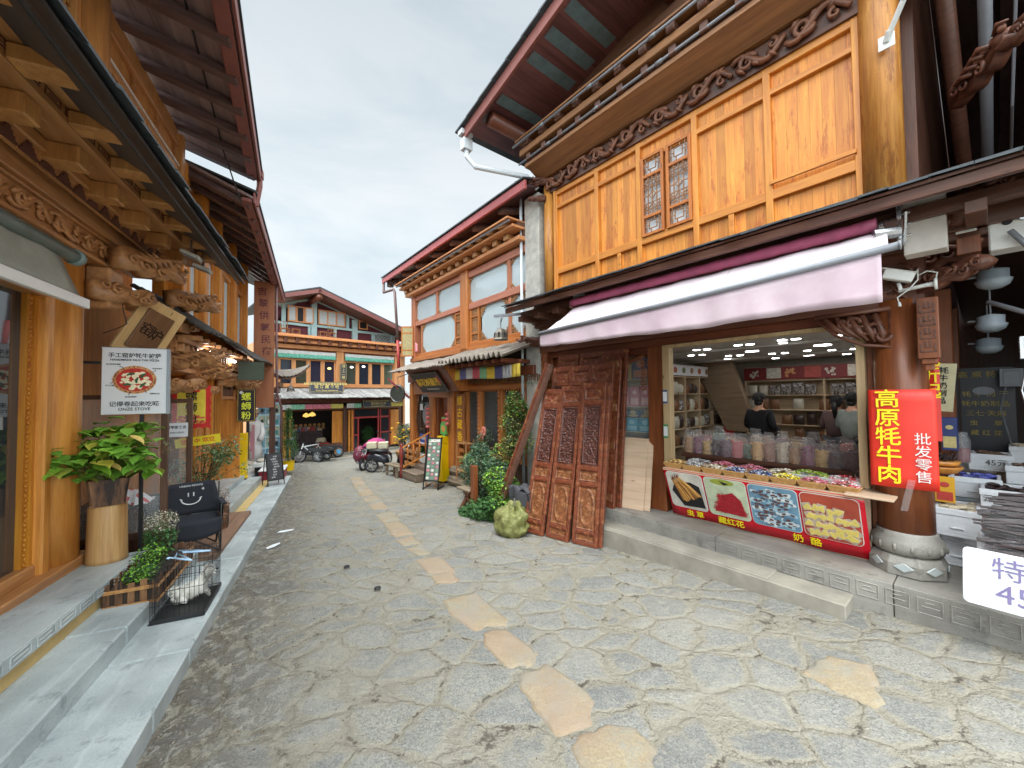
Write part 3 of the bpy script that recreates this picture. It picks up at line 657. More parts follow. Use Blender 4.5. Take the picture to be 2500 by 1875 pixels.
s = MB(); s.box(-3.8, 1.7, .16, .6, 6.6, 6.72, 0); s.box(-3.85, 1.7, .08, .6, 6.84, 6.98, 0); s.build('cornice_recess', M['dark'], sh, FR)
for i in range(14): x = -3.75 + i * .42; boxes('cornice_block', M['dark'], sh, FR, [(x, x + .11, .0, .17, 6.59, 6.725), (x + .02, x + .14, -.09, .09, 6.84, 6.985)], .01)
for k, (y, z) in enumerate(((.02, 6.62), (-.14, 6.9))):
 s = MB(); s.tube([(-3.98, y, z), (2.4, y, z)], .021, 8)
 for i in range(5): s.tube([(-3.2 + i * 1.1, y, z), (-3.1 + i * 1.1, y, z)], .03, 8)
 s.build('conduit', M['greypipe'], sh, FR, smooth=True)
SL = .215
def gz(x): return 7.42 + (x + 4.55) * SL
s = MB(); s.M = W
s.hexa([(-3.9, .56, 6.95), (6.2, .56, 6.95), (-3.9, .64, 6.95), (6.2, .64, 6.95), (-3.9, .56, gz(-3.9)), (6.2, .56, gz(6.2)), (-3.9, .64, gz(-3.9)), (6.2, .64, gz(6.2))])
s.build('gable_wall', wood('smoked_gable_boards', S(150, 112, 88), S(110, 80, 66), 'x', plank=.26), sh, FR)
s = MB()
A, B = -4.75, 6.5
s.hexa([(A, -.75, gz(A)), (B, -.75, gz(B)), (A, 7, gz(A)), (B, 7, gz(B)), (A, -.75, gz(A) + .05), (B, -.75, gz(B) + .05), (A, 7, gz(A) + .05), (B, 7, gz(B) + .05)])
s.build('soffit', wood('red_soffit_boards', S(134, 88, 88), S(96, 62, 64), 'y', plank=.3), sh, FR)
s = MB()
for i in range(22):
 x = -4.35 + i * .44
 if i % 4 != 2: s.hexa([(x, -.6, gz(x) - .006), (x + .2, -.6, gz(x + .2) - .006), (x, .45, gz(x) - .006), (x + .2, .45, gz(x + .2) - .006), (x, -.6, gz(x) + .002), (x + .2, -.6, gz(x + .2) + .002), (x, .45, gz(x) + .002), (x + .2, .45, gz(x + .2) + .002)])
s.build('soffit_panel', flat('blue_grey_slate_underside', S(104, 126, 132), .7, .2, 7), sh, FR)
s = MB()
for d, h0, h1, y0, y1 in ((0, -.16, .06, -.80, -.75),): s.hexa([(A - .05, y0, gz(A - .05) + h0), (B, y0, gz(B) + h0), (A - .05, y1, gz(A - .05) + h0), (B, y1, gz(B) + h0), (A - .05, y0, gz(A - .05) + h1), (B, y0, gz(B) + h1), (A - .05, y1, gz(A - .05) + h1), (B, y1, gz(B) + h1)])
s.build('bargeboard', M['fascia'], sh, FR, bevel=.006)
s = MB(); x = A - .2
while x < B:
 w = .42
 for k in range(2):
  y0 = -.88 + k * .02; z = gz(x) + .07 + .035 * k
  s.hexa([(x, y0, z + U(0, .01)), (x + w + .05, y0, gz(x + w) + .07 + .03 * k), (x, 7, z), (x + w + .05, 7, gz(x + w) + .07 + .03 * k), (x, y0, z + .035), (x + w + .05, y0, gz(x + w) + .1 + .03 * k), (x, 7, z + .035), (x + w + .05, 7, gz(x + w) + .1 + .03 * k)])
 x += w
s.build('roof_slates', M['slate'], sh, FR)
for x, y in ((-4.1, 6), (-1.0, .6), (2.2, .6)): s = MB(); s.tube([(x, -.61, gz(x) - .17), (x, y, gz(x) - .17)], .135, 12); s.build('purlin', M['redbr_h'], sh, FR, smooth=True)
s = MB(); s.box(A - .12, A + .04, -.86, -.6, gz(A) - .06, gz(A) + .03)
s.box(A - .1, A + .06, -.82, -.62, gz(A) - .36, gz(A) - .14)
s.tube([(A - .02, -.72, gz(A) - .3), (A, -.72, gz(A) - .5), (A + .12, -.6, gz(A) - .72), (-3.95, .2, 6.42), (-3.85, .4, 6.2)], [.05] * 5, 10)
s.build('gutter', M['pvc'], sh, FR, smooth=False)
for x, y, z, a, k, hd in ((-3.72, .38, 6.28, -150, .75, 1), (-3.7, .38, 5.95, -140, .5, 0)): s = MB(); dragon(s, T((x, y, z)) @ RZ(math.radians(a)), k, head=hd); s.build('corner_dragon', M['carveD'], sh, FR, smooth=True)
s = MB(); dragon(s, T((-3.75, .35, 3.05)) @ RZ(math.radians(-165)), .8)
s.build('corner_dragon', M['carveD'], sh, FR, smooth=True)
for x, y, z, a, b, k, hd in ((1.42, .42, 3.42, -40, -.25, 1.05, 1), (1.45, .42, 3.05, -30, -.1, .8, 0), (1.5, 1.2, 3.4, -10, -.3, 1.0, 1)): s = MB(); dragon(s, T((x, y, z)) @ RZ(math.radians(a)) @ RY(b), k, head=hd); s.build('corner_dragon', M['carveD'], sh, FR, smooth=True)
s = MB(); s.box(-3.78, -3.64, .38, .5, 2.1, 2.84); s.box(-3.76, -3.66, .36, .4, 2.2, 2.8)
for k in range(5): s.box(-3.77, -3.65, .35, .37, 2.22 + k * .12, 2.24 + k * .12)
s.build('hanging_post', M['redbr'], sh, FR, bevel=.005)
aw = thing('awning', 'long faded pink awning half rolled out over the counter of the timber shop', 'awning', FR @ T((0, 0, 3.4)))
s = MB(); ax0, ax1 = -2.47, 1.36
def awf(u, v):
 x = ax0 + (ax1 - ax0) * u; zt = 3.42 + .02 * (u - .5); zb = 2.93 + .06 * u + .09 * u * u
 return (x + .08 * (1 - v) * (1 - 2 * u), -.2 - .68 * v, zt + (zb - zt) * v - .03 * sin(PI * v) + .006 * sin(u * 40 + v * 3) * (1 - v) + .02 * mnoise.noise(Vector((u * 9 + v * 2, v * 2.5, 1))) * sin(PI * v) + .006 * mnoise.noise(Vector((u * 30 + v * 6, v * 5, 4))))
s.grid(120, 10, awf)
m = N('faded_pink_canvas'); a_ = m.noise(scale=2.5, detail=5); f_ = m.noise(m.map((60, 60, 3)), 1, 3); m.bump(m.math('ADD', a_, f_), .2, .01)
col_ = m.mix(m.ramp(a_, [(.4, 0.0), (.62, .5)]), S(216, 203, 209), S(198, 180, 189)); o_ = m.sep(); sm = m.math('FRACT', m.math('MULTIPLY', o_[0], .83)); col_ = m.mix(m.ramp(sm, [(.0, .5), (.02, .0)]), col_, S(150, 130, 140)); col_ = m.mix(m.ramp(m.noise(m.map((3, 1, 1)), 4, 5, .7), [(.55, 0.0), (.75, .35)]), col_, S(170, 158, 152))
M['canvas'] = m.fin(col_, .75, Subsurface_Weight=0.0)
m = N('translucent_hem'); a_ = m.noise(scale=2.5, detail=5); col_ = m.mix(m.ramp(a_, [(.4, 0.0), (.62, .6)]), S(206, 186, 194), S(186, 158, 172)); M['hem'] = m.fin(col_, .8)
s.build('fabric', M['canvas'], aw, FR, smooth=True, solid=.004)
s = MB()
def hem(u, v):
 x = ax0 + .01 + (ax1 - .05 - ax0) * u; zt = 2.91 + .06 * u + .09 * u * u; d = .17 + .21 * u + .008 * sin(u * 13) + .004 * sin(u * 41)
 return (x, -.9 + .01 * sin(u * 31) * v + .006 * sin(u * 77 + 1) * v, zt - d * v)
s.grid(120, 5, hem); s.build('hem', M['hem'], aw, FR, smooth=True, solid=.003)
s = MB(); s.tube([(ax0, -.9, 2.935), (-.5, -.9, 2.99), (ax1 + .06, -.9, 3.08)], .03, 10); s.tube([(ax1 + .06, -.9, 3.08), (ax1 + .07, -.9, 3.08)], .036, 10)
s.build('front_bar', M['greypipe'], aw, FR, smooth=True)
s = MB()
pts = [(-2.4 + 3.62 * i / 40, -.24, 3.485) for i in range(41)]; s.tube(pts, [.058 + .004 * sin(i * 2.1) for i in range(41)], 10)
s.build('roller', flat('maroon_canvas_roll', S(140, 62, 88), .6, .2, 9), aw, FR, smooth=True)
s = MB(); s.tube([(1.22, -.12, 3.5), (1.34, -.12, 3.5)], .045, 12); s.box(1.34, 1.37, -.2, -.02, 3.3, 3.62); s.tube([(1.2, -.3, 3.38), (1.36, -.22, 3.38)], .05, 10)
for z in (3.36, 3.46, 3.56): s.tube([(1.37, -.12, z), (1.42, -.12, z)], .014, 6); 
s.bar((1.38, -.12, 3.3), (1.4, -.2, 3.55), .02, .02)
s.build('bracket', M['chrome'], aw, FR, bevel=.003); s = MB(); s.box(-2.5, -2.42, -.18, -.02, 3.42, 3.56); s.build('bracket', M['chrome'], aw, FR)
s = MB(); s.box(1.36, 1.62, -.0, .18, 3.22, 3.74); s.build('mounting_box', flat('cardboard_white', S(200, 192, 184), .8), aw, FR, bevel=.004)
s = MB(); s.box(-2.55, -2.4, -.04, .1, 3.36, 3.7); s.build('mounting_plate', M['pvc'], aw, FR, bevel=.004)
# CARVED DOOR LEAVES
M['doorleaf'] = wood('old_door_red_brown', S(140, 72, 44), S(82, 38, 24), 'z', contrast=1.1, wear=S(158, 104, 66), coat=.15)
M['doorcarve'] = wood('old_door_carving', S(152, 94, 56), S(92, 50, 30), 'z', wear=S(172, 128, 86))
M['doorpierce'] = wood('old_door_pierced_carving', S(112, 62, 48), S(66, 34, 28), 'z')
M['cav'] = flat('cavity_shade', S(46, 26, 22), .8)  # shade of the pierced gaps, painted on the low parts of the relief
def door_leaf(M_, w, h, label, seed, th=.055, group='carved door leaves leaning beside the shop', lite=None):
 t = thing('carved_door_leaf', label, 'door', M_, group)
 X = T((0, 0, 0)) @ RX(PI / 2)   # build in x right, z up, front at -y ; M_ maps x right, y up, z front
 def loc(mb): mb.M = RX(-PI / 2); return mb
 s = loc(MB()); st_ = .045; Hs = [0, .05 / 2.3, .155 / 2.3, .2 / 2.3, .80 / 2.3, .86 / 2.3, 1.02 / 2.3, 1.08 / 2.3, 1.98 / 2.3, 2.04 / 2.3, 2.22 / 2.3, 1.0]
 Hs = [q * h for q in Hs]
 s.box(0, st_, 0, th, 0, h); s.box(w - st_, w, 0, th, 0, h)
 for a, b in ((0, 1), (2, 3), (4, 5), (6, 7), (8, 9), (10, 11)): s.box(st_, w - st_, .004, th - .004, Hs[a], Hs[b])
 for a, b in ((1, 2), (3, 4), (5, 6), (7, 8), (9, 10)): # inner moulding
  z0, z1 = Hs[a], Hs[b]; k = .016
  for (xa, xb, za, zb) in ((st_, st_ + k, z0, z1), (w - st_ - k, w - st_, z0, z1), (st_ + k, w - st_ - k, z0, z0 + k), (st_ + k, w - st_ - k, z1 - k, z1)): s.box(xa, xb, .012, th - .01, za, zb)
 f = s.build('door_frame', M['doorleaf'], t, M_, bevel=.004)
 a0, a1 = st_ + .016, w - st_ - .016
 for k, (a, b, stl, cell) in enumerate(((1, 2, 0, .011), (3, 4, 1, .010), (5, 6, 0, .011), (9, 10, 0, .011))):
  s = loc(MB()); relief(s, a0, a1, Hs[a] + .016, Hs[b] - .016, .03, .024, seed + k, cell, stl, 0, 0)
  s.box(a0, a1, .03, .04, Hs[a] + .016, Hs[b] - .016)
  s.build('carved_panel', M['doorcarve'] if k < 3 else M['doorleaf'], t, M_, smooth=True)
 s = loc(MB()); z0, z1 = Hs[7] + .016, Hs[8] - .016
 for (xa, xb, za, zb) in ((a0, a0 + .02, z0, z1), (a1 - .02, a1, z0, z1), (a0, a1, z0, z0 + .02), (a0, a1, z1 - .02, z1)): s.box(xa, xb, .012, .04, za, zb, 0)
 relief(s, a0 + .02, a1 - .02, z0 + .02, z1 - .02, .035, .034, seed + 9, .0095, 2, 0, 1)
 s.build('pierced_panel', [M['doorpierce'], M['cav']], t, M_, smooth=True)
 s = loc(MB()); s.box(.005, w - .005, th, th + .004, .005, h - .005); s.build('back_board', M['dark'], t, M_)
 return t
def leaf_mat(fx, fy_, fz, gx, gy_, tx, ty, tz):
 P = lambda x, y, z: FR @ Vector((x, y, z))
 a = P(fx, fy_, fz); b = P(gx, gy_, fz); c = P(tx, ty, tz)
 return basis(b - a, c - a, a), (c - a).length
mm, h = leaf_mat(-3.04, -.79, -.2, -2.62, -.73, -3.26, -.2, 2.1); door_leaf(mm, .40, h, 'carved door leaf at the left end of the front row, beside the green sack', 3)
mm, h = leaf_mat(-2.61, -.69, -.2, -2.19, -.62, -2.8, -.2, 2.14); door_leaf(mm, .41, h, 'carved door leaf in the middle of the front row, between two others', 17)
mm, h = leaf_mat(-2.15, -.6, -.19, -1.75, -.50, -2.36, -.2, 2.18); door_leaf(mm, .40, h, 'carved door leaf at the right end of the front row, its thick edge showing', 31)
q = leaf_mat(-2.12, -.53, -.19, -1.72, -.43, -2.33, -.13, 2.2); door_leaf(q[0], .40, q[1] - .03, 'door leaf hidden behind the right leaf of the front row', 37)
for i, (x, lb) in enumerate(((-3.2, 'left'), (-2.76, 'middle'), (-2.32, 'right'))):
 mm, h = leaf_mat(x + .02, -.24, .07, x + .45, -.22, x - .06, .12, 2.5)
 door_leaf(mm, .43, h, 'taller carved door leaf, %s one of the second row, standing on the concrete step' % lb, 50 + i * 7)
for i, (x, lb) in enumerate(((-3.38, 'left'), (-2.84, 'middle'), (-2.36, 'right'))):
 mm, h = leaf_mat(x + .05, .12, .24, x + .5, .13, x - .02, .4, 2.74)
 door_leaf(mm, .50, h, 'dark carved door leaf, %s one of the rear row against the shop wall' % lb, 80 + i * 5)
for i in range(3):
 mm, h = leaf_mat(-1.83 - i * .045, .05 + i * .09, .24, -1.5, .07 + i * .09, -1.87 - i * .045, .34 + i * .04, 2.55 + .05 * i)
 t = thing('stacked_door_leaf', 'edge of a dark wooden door leaf stacked beside the display window, %s' % ('nearest the street', 'second from the street', 'nearest the wall')[i], 'door', mm @ T((-.38, 0, 0)), 'door leaves stacked edge on')
 s = MB(); s.box(0, .36, 0, h, -.02, .03); s.build('leaf_board', M['doorleaf'], t, mm @ T((-.38, 0, 0)), bevel=.006)
 boxes('raised_panel', M['doorcarve'], t, mm @ T((-.38, 0, 0)), [(.03, .33, z, z + .12, .03, .045) for z in (.1, .9, 1.5, 2.2)], .01)
P = lambda x, y, z: FR @ Vector((x, y, z))
a = P(-3.86, -.70, -.12); c = P(-3.04, -.1, 2.58)
mm = basis2(c - a, P(1, 0, 0) - P(0, .4, 0), a)
t = thing('leaning_timber', 'long reddish timber frame leaning at a slant left of the carved doors, above the ivy', 'timber', mm)
s = MB(); s.box(-.02, .14, 0, 2.85, -.03, .03); s.build('side_board', M['dark'], t, mm, bevel=.004)
s = MB(); s.box(-.08, -.022, 0, 2.85, -.035, .06); s.build('edge_strip', M['doorleaf'], t, mm, bevel=.006)
M['ply'] = wood('pale_striped_plywood', S(222, 196, 168), S(190, 156, 128), 'x', rough=.6, contrast=.8)
for i, (dx, lb) in enumerate(((0, 'pale striped plywood sheet leaning on the display window, the front one'), (.07, 'second plywood sheet just behind the striped one'))):
 mm, h = leaf_mat(-1.88 + dx, .2 + .06 * i, .25, -1.54 + dx, .26 + .06 * i, -1.92 + dx, .43 + .04 * i, 1.32)
 s = MB(); s.prism([(0, 0), (.4, 0), (.4, 1.08), (.31, 1.08), (.31, 1.07), (.23, 1.07), (.23, 1.08), (0, 1.08)], .018)
 tag(s.build('plywood_sheet', M['ply'], None, mm, bevel=.002), lb, 'plywood')
# SHOP INTERIOR
s = MB(); s.box(-3.7, 1.3, .7, 8.5, 2.80, 2.9)
for y in (1.2, 2.4, 4.6): s.box(-3.7, 1.3, y, y + .3, 2.765, 2.80)
s.build('ceiling', flat('white_ceiling', S(206, 206, 204), .7, .04), sh, FR)
def interior_wall():
 s = MB(); s.box(-3.68, 1.28, 6.4, 6.45, .24, 2.86); s.box(-3.05, -3.0, 3.1, 6.4, .24, 2.86); s.box(1.22, 1.28, .8, 6.4, .24, 2.86); return s
interior_wall().build('inner_wall', flat('beige_inner_wall', S(196, 188, 174), .7), sh, FR)
s = MB(); s.hexa([(-2.2, 5.0, 1.1), (-1.55, 5.0, 1.1), (-2.2, 5.2, 1.1), (-1.55, 5.2, 1.1), (-3.0, 5.0, 2.86), (-2.1, 5.0, 2.86), (-3.0, 5.2, 2.86), (-2.1, 5.2, 2.86)])
s.build('stair_underside', wood('beech_veneer', S(150, 128, 104), S(118, 98, 78), 'x'), sh, FR)
for i, (x, y, r) in enumerate([(-.95, 3.1, .11), (.1, 3.1, .12), (-.55, 5.0, .12), (.72, 3.3, .11), (-1.46, 2.0, .06), (-1.3, 2.06, .06), (-.74, 1.9, .06), (-.58, 1.95, .06), (-.1, 1.8, .06), (.06, 1.85, .06), (.55, 1.9, .06), (-2.0, 2.9, .06), (-1.8, 2.95, .06), (-1.6, 3.7, .06), (-1.4, 3.76, .06), (-.9, 4.0, .06), (-.7, 4.06, .06), (-.3, 3.9, .06), (.0, 4.2, .06), (.3, 4.3, .06), (-1.9, 4.4, .07), (-1.2, 5.2, .07), (0, 5.4, .07), (.5, 5.3, .07), (-.2, 2.2, .06), (.75, 2.3, .06)]):
 z = 2.795
 s = MB(); s.lathe([(r * 1.2, 0), (r * 1.2, -.012), (r, -.014)], (0, 0, 0), 14, 0); s.lathe([(r * .95, -.015), (r * .95, -.018)], (0, 0, 0), 14, 1)
 o = s.build('ceiling_lamp', [M['white'], M['lamp']], None, FR @ T((x, y, z)))
 tag(o, 'round lit ceiling lamp of the shop, larger size' if r > .08 else 'small round lit ceiling spot in the shop', 'lamp', 'lit ceiling lamps in the shop')
M['shelfw'] = wood('pale_shelf_board', S(210, 188, 156), S(178, 152, 122), 'x', rough=.5)
foil = N('crinkled_foil_packet'); n_ = foil.noise(scale=30, detail=5, rough=.75); v_ = foil.vor(scale=38)
foil.bump(foil.math('ADD', n_, v_), 1.0, .02)
M['packet'] = foil.fin(foil.ramp(foil.vor(scale=22, out='Color'), [(.2, S(70, 62, 60)), (.5, S(120, 110, 104)), (.8, S(196, 196, 200))]), .16, Specular_IOR_Level=1.0)
def shelf(name, label, M_, w, levels, depth=.3, uprights=2, kinds=None, group=None, packs=None, top=None):
 t = thing(name, label, 'shelf', M_)
 for z in levels:
  s = MB(); s.box(0, w, 0, depth, z - .02, z); s.build('shelf_board', M['shelfw'], t, M_, bevel=.003)
 for i in range(uprights): x = (w - .02) * i / max(1, uprights - 1); s = MB(); s.box(x, x + .03, .002, depth, .24, (top or levels[-1] + .35)); s.build('upright', M['shelfw'], t, M_, bevel=.003)
 s = MB(); s.box(0, w, depth, depth + .01, .24, (top or levels[-1] + .35)); s.build('back_panel', M['shelfw'], t, M_)
 return t
def packet(M_, w, h, label, grp, mat, d=.07):
 s = MB()
 def f(u, v): b = (1 - (2 * u - 1) ** 4) * (1 - (2 * v - 1) ** 4); return (w * (u - .5), -d * b * (.8 + .3 * mnoise.noise(Vector((u * 5, v * 5, w * 90)))), h * v)
 s.grid(5, 5, f); s.quad((-w / 2, .0, 0), (-w / 2, 0, h), (w / 2, 0, h), (w / 2, .0, 0))
 return tag(s.build('food_packet', mat, None, M_, smooth=True), label, 'packet', grp)
pk = [M['packet'], flat('pale_packet', S(190, 186, 170), .35), flat('dark_packet', S(60, 44, 40), .3), flat('brown_packet', S(126, 88, 60), .35)]
bk = FR @ T((-2.1, 5.9, 0))
shelf('back_shelf', 'long shelf of foil packets along the back wall of the shop', bk, 3.2, [.9, 1.25, 1.6, 1.95, 2.3], .3, 3, top=2.6)
for z in (.9, 1.25, 1.6, 1.95):
 for i in range(13):
  if rnd() < .08: continue
  packet(bk @ T((.14 + i * .24, .1, z)), U(.18, .23), U(.22, .29), 'foil packet of dried food in a row on the back shelf of the shop', 'packets on the back shelf', random.choice(pk if z < 1.9 else pk[:2]))
s = MB(); s.box(0, 3.2, -.01, 0, 2.32, 2.62); 
hd = s.build('picture_header', flat('dark_red_header', S(120, 34, 34), .5), None, bk); tag(hd, 'dark red picture header above the back shelf', 'sign')
for i in range(8):
 s = MB()
 if i % 2: s.box(.12 + i * .38, .42 + i * .38, -.016, -.01, 2.35, 2.6)
 else:
  for k in range(12): s.ball((.2 + i * .38 + U(-.06, .12), -.014, 2.47 + U(-.08, .08)), U(.02, .04), 1, .1, 1, 7, 4)
 s.build('food_picture', flat('header_pic%d' % i, random.choice([S(190, 188, 176), S(196, 140, 90), S(110, 140, 80), S(170, 70, 60), S(206, 198, 184)]), .5, .3, 20), hd, bk)
s_ = shelf('side_shelf', 'pale shelf of jars and packets along the left wall inside the shop', FR @ T((-2.62, 3.15, 0)) @ RZ(PI / 2), 2.85, [.8, 1.2, 1.6, 2.0, 2.4], .3, 5, top=2.62)
for z in (.8, 1.2, 1.6, 2.0):
 for i in range(11):
  packet(FR @ T((-2.62 - .1, 5.85 - i * .25, z)) @ RZ(PI / 2), U(.17, .22), U(.2, .3), 'glossy packet in a row on the side shelf left inside the shop', 'packets on the side shelf', random.choice(pk))
s = MB(); s.box(0, 2.8, -.01, 0, 2.42, 2.66); hd = s.build('picture_strip', M['paper'], None, FR @ T((-2.62, 3.15, 0)) @ RZ(PI / 2)); tag(hd, 'white strip of food pictures above the side shelf', 'sign')
for i in range(7):
 s = MB(); s.lathe([(.07, 0), (.07, .01)], (0, 0, 0), 12); o_ = s.build('food_picture', flat('dish%d' % i, random.choice([S(170, 90, 60), S(120, 130, 90), S(150, 120, 100)]), .5, .3, 30), hd, FR @ T((-2.62, 3.15, 0)) @ RZ(PI / 2) @ T((.25 + i * .38, -.012, 2.54)) @ RX(PI / 2))
s = MB(); s.box(0, .22, 0, .02, .9, 2.6); ps = s.build('tall_poster', M['redsheet'], None, FR @ T((-2.5, 5.6, 0)) @ RZ(.6)); tag(ps, 'tall narrow red poster on the shelf end inside the shop', 'poster')
s = MB(); s.box(.02, .2, -.004, 0, 1.3, 1.7); s.box(.02, .2, -.004, 0, 2.2, 2.56); s.build('poster_picture', M['leaf2'], ps, FR @ T((-2.5, 5.6, 0)) @ RZ(.6))
dw = FR @ T((-2.4, .72, 0)); t = shelf('display_shelf', 'shelf of boxed goods behind the tall display window left of the counter', dw, .86, [.62, 1.0, 1.38, 1.8, 2.25], .3, 2, top=2.72)
s = MB(); s.box(.0, .88, -.03, -.026, .48, 2.62); s.build('pane', clearm('thin_clear_glass', (.9, .95, .95), .03, .12), t, dw)
def gift(M_, w, h, d, c, c2, label, grp, name='gift_box'):
 s = MB(); s.box(0, w, 0, d, 0, h); o = s.build(name, flat(label[:18], c, .4, .06), None, M_, bevel=.003); tag(o, label, 'box', grp)
 s = MB(); s.box(w * .1, w * .9, -.004, 0, h * .08, h * .42, 0); s.ball((w * .5, -.003, h * .7), w * .25, 1, .04, .8, 10, 5, 0); s.build('printed_label', flat(label[:15] + 'p', c2, .45, .15, 30), o, M_)
 return o
for i in range(3): gift(dw @ T((.2 + i * .2, .02, 1.8)), .17, .33, .08, S(214, 140, 152), S(236, 190, 190), 'pink gift box in the display window, one of three side by side', 'pink gift boxes')
for i in range(2): gift(dw @ T((.32 + i * .24, .02, 1.38)), .21, .22, .1, S(70, 168, 196), S(150, 210, 224), 'turquoise carton in the display window, one of a pair', 'turquoise cartons')
for i in range(2): gift(dw @ T((.3 + i * .25, .08, 1.61)), .22, .12, .06, S(60, 92, 130), S(190, 170, 130), 'flat blue box on top of the turquoise cartons', 'flat blue boxes')
for i, c in enumerate((S(54, 66, 110), S(94, 36, 48), S(94, 36, 48))): gift(dw @ T((.15 + i * .235, .02, 1.0)), .2, .24, .08, c, S(206, 196, 150), ('navy' if i == 0 else 'maroon') + ' food box with a pale label, %s of the row in the display window' % ('left', 'middle', 'right')[i], 'food boxes low in the display window')
gift(dw @ T((.05, .02, 2.25)), .36, .34, .05, S(212, 172, 96), S(90, 120, 160), 'yellow picture board at the top of the display window', None, 'picture_board'); gift(dw @ T((.44, .02, 2.25)), .34, .36, .05, S(70, 74, 110), S(196, 120, 90), 'blue picture board with an orange figure at the top of the display window', None, 'picture_board')
packet(dw @ T((.14, .06, 1.38)), .2, .34, 'white tall packet beside the turquoise cartons', None, pk[1]); packet(dw @ T((.62, .06, .62)), .14, .28, 'cream packet low in the display window', None, pk[1]); packet(dw @ T((.4, .06, .62)), .16, .26, 'foil packet low in the display window', None, pk[0])
for z, c, lb in ((1.86, S(70, 90, 130), 'small blue and white notice on the pale frame post, upper one'), (1.35, S(70, 150, 90), 'small green and white notice on the pale frame post, lower one')):
 s = MB(); s.box(-1.245, -1.175, .45, .457, z, z + .2); o = s.build('notice', flat('notice%d' % int(z * 100), c, .5), None, FR); tag(o, lb, 'notice')
 s = MB(); s.box(-1.24, -1.18, .445, .449, z + .03, z + .17); s.build('white_sheet', M['paper'], o, FR)
ct = thing('counter', 'pale wooden counter board in the open window of the shop', 'counter', FR @ T((0, .6, .25)))
s = MB(); s.box(-1.13, 1.0, .2, 1.0, .93, .965); s.box(.86, 1.22, .12, .5, .968, .99); s.build('counter_top', M['ply'], ct, FR, bevel=.004)
s = MB(); s.box(-1.13, 1.0, .5, .54, .25, .93); s.build('counter_front', M['ply'], ct, FR); s = MB(); s.box(-1.13, 1.0, .95, .99, .25, .93); s.build('counter_back', M['ply'], ct, FR)
ba = P(-1.13, .475, .27); bb = P(1.0, .475, .27); bc = P(-1.10, .17, .955)
BM = basis(bb - ba, P(-1.13, .20, .955) - ba, ba); bh = (P(-1.13, .2, .955) - ba).length; bw = 2.13
bn = thing('picture_banner', 'glossy red banner with four food pictures hanging under the counter', 'banner', BM)
s = MB(); s.grid(20, 6, lambda u, v: (bw * u, bh * v, .008 * sin(u * 17) * (1 - v) + .002)); m_ = flat('glossy_red_banner', S(206, 22, 40), .22, .05); s.build('banner_sheet', m_, bn, BM, smooth=True, solid=.002)
def rrect(x0, x1, y0, y1, r, n=6):
 o = []
 for cx, cy, a in ((x1 - r, y1 - r, 0), (x0 + r, y1 - r, 90), (x0 + r, y0 + r, 180), (x1 - r, y0 + r, 270)):
  for i in range(n + 1): t = math.radians(a + 90 * i / n); o.append((cx + r * cos(t), cy + r * sin(t)))
 return o
py0, py1 = .16, bh - .035; pw = .485
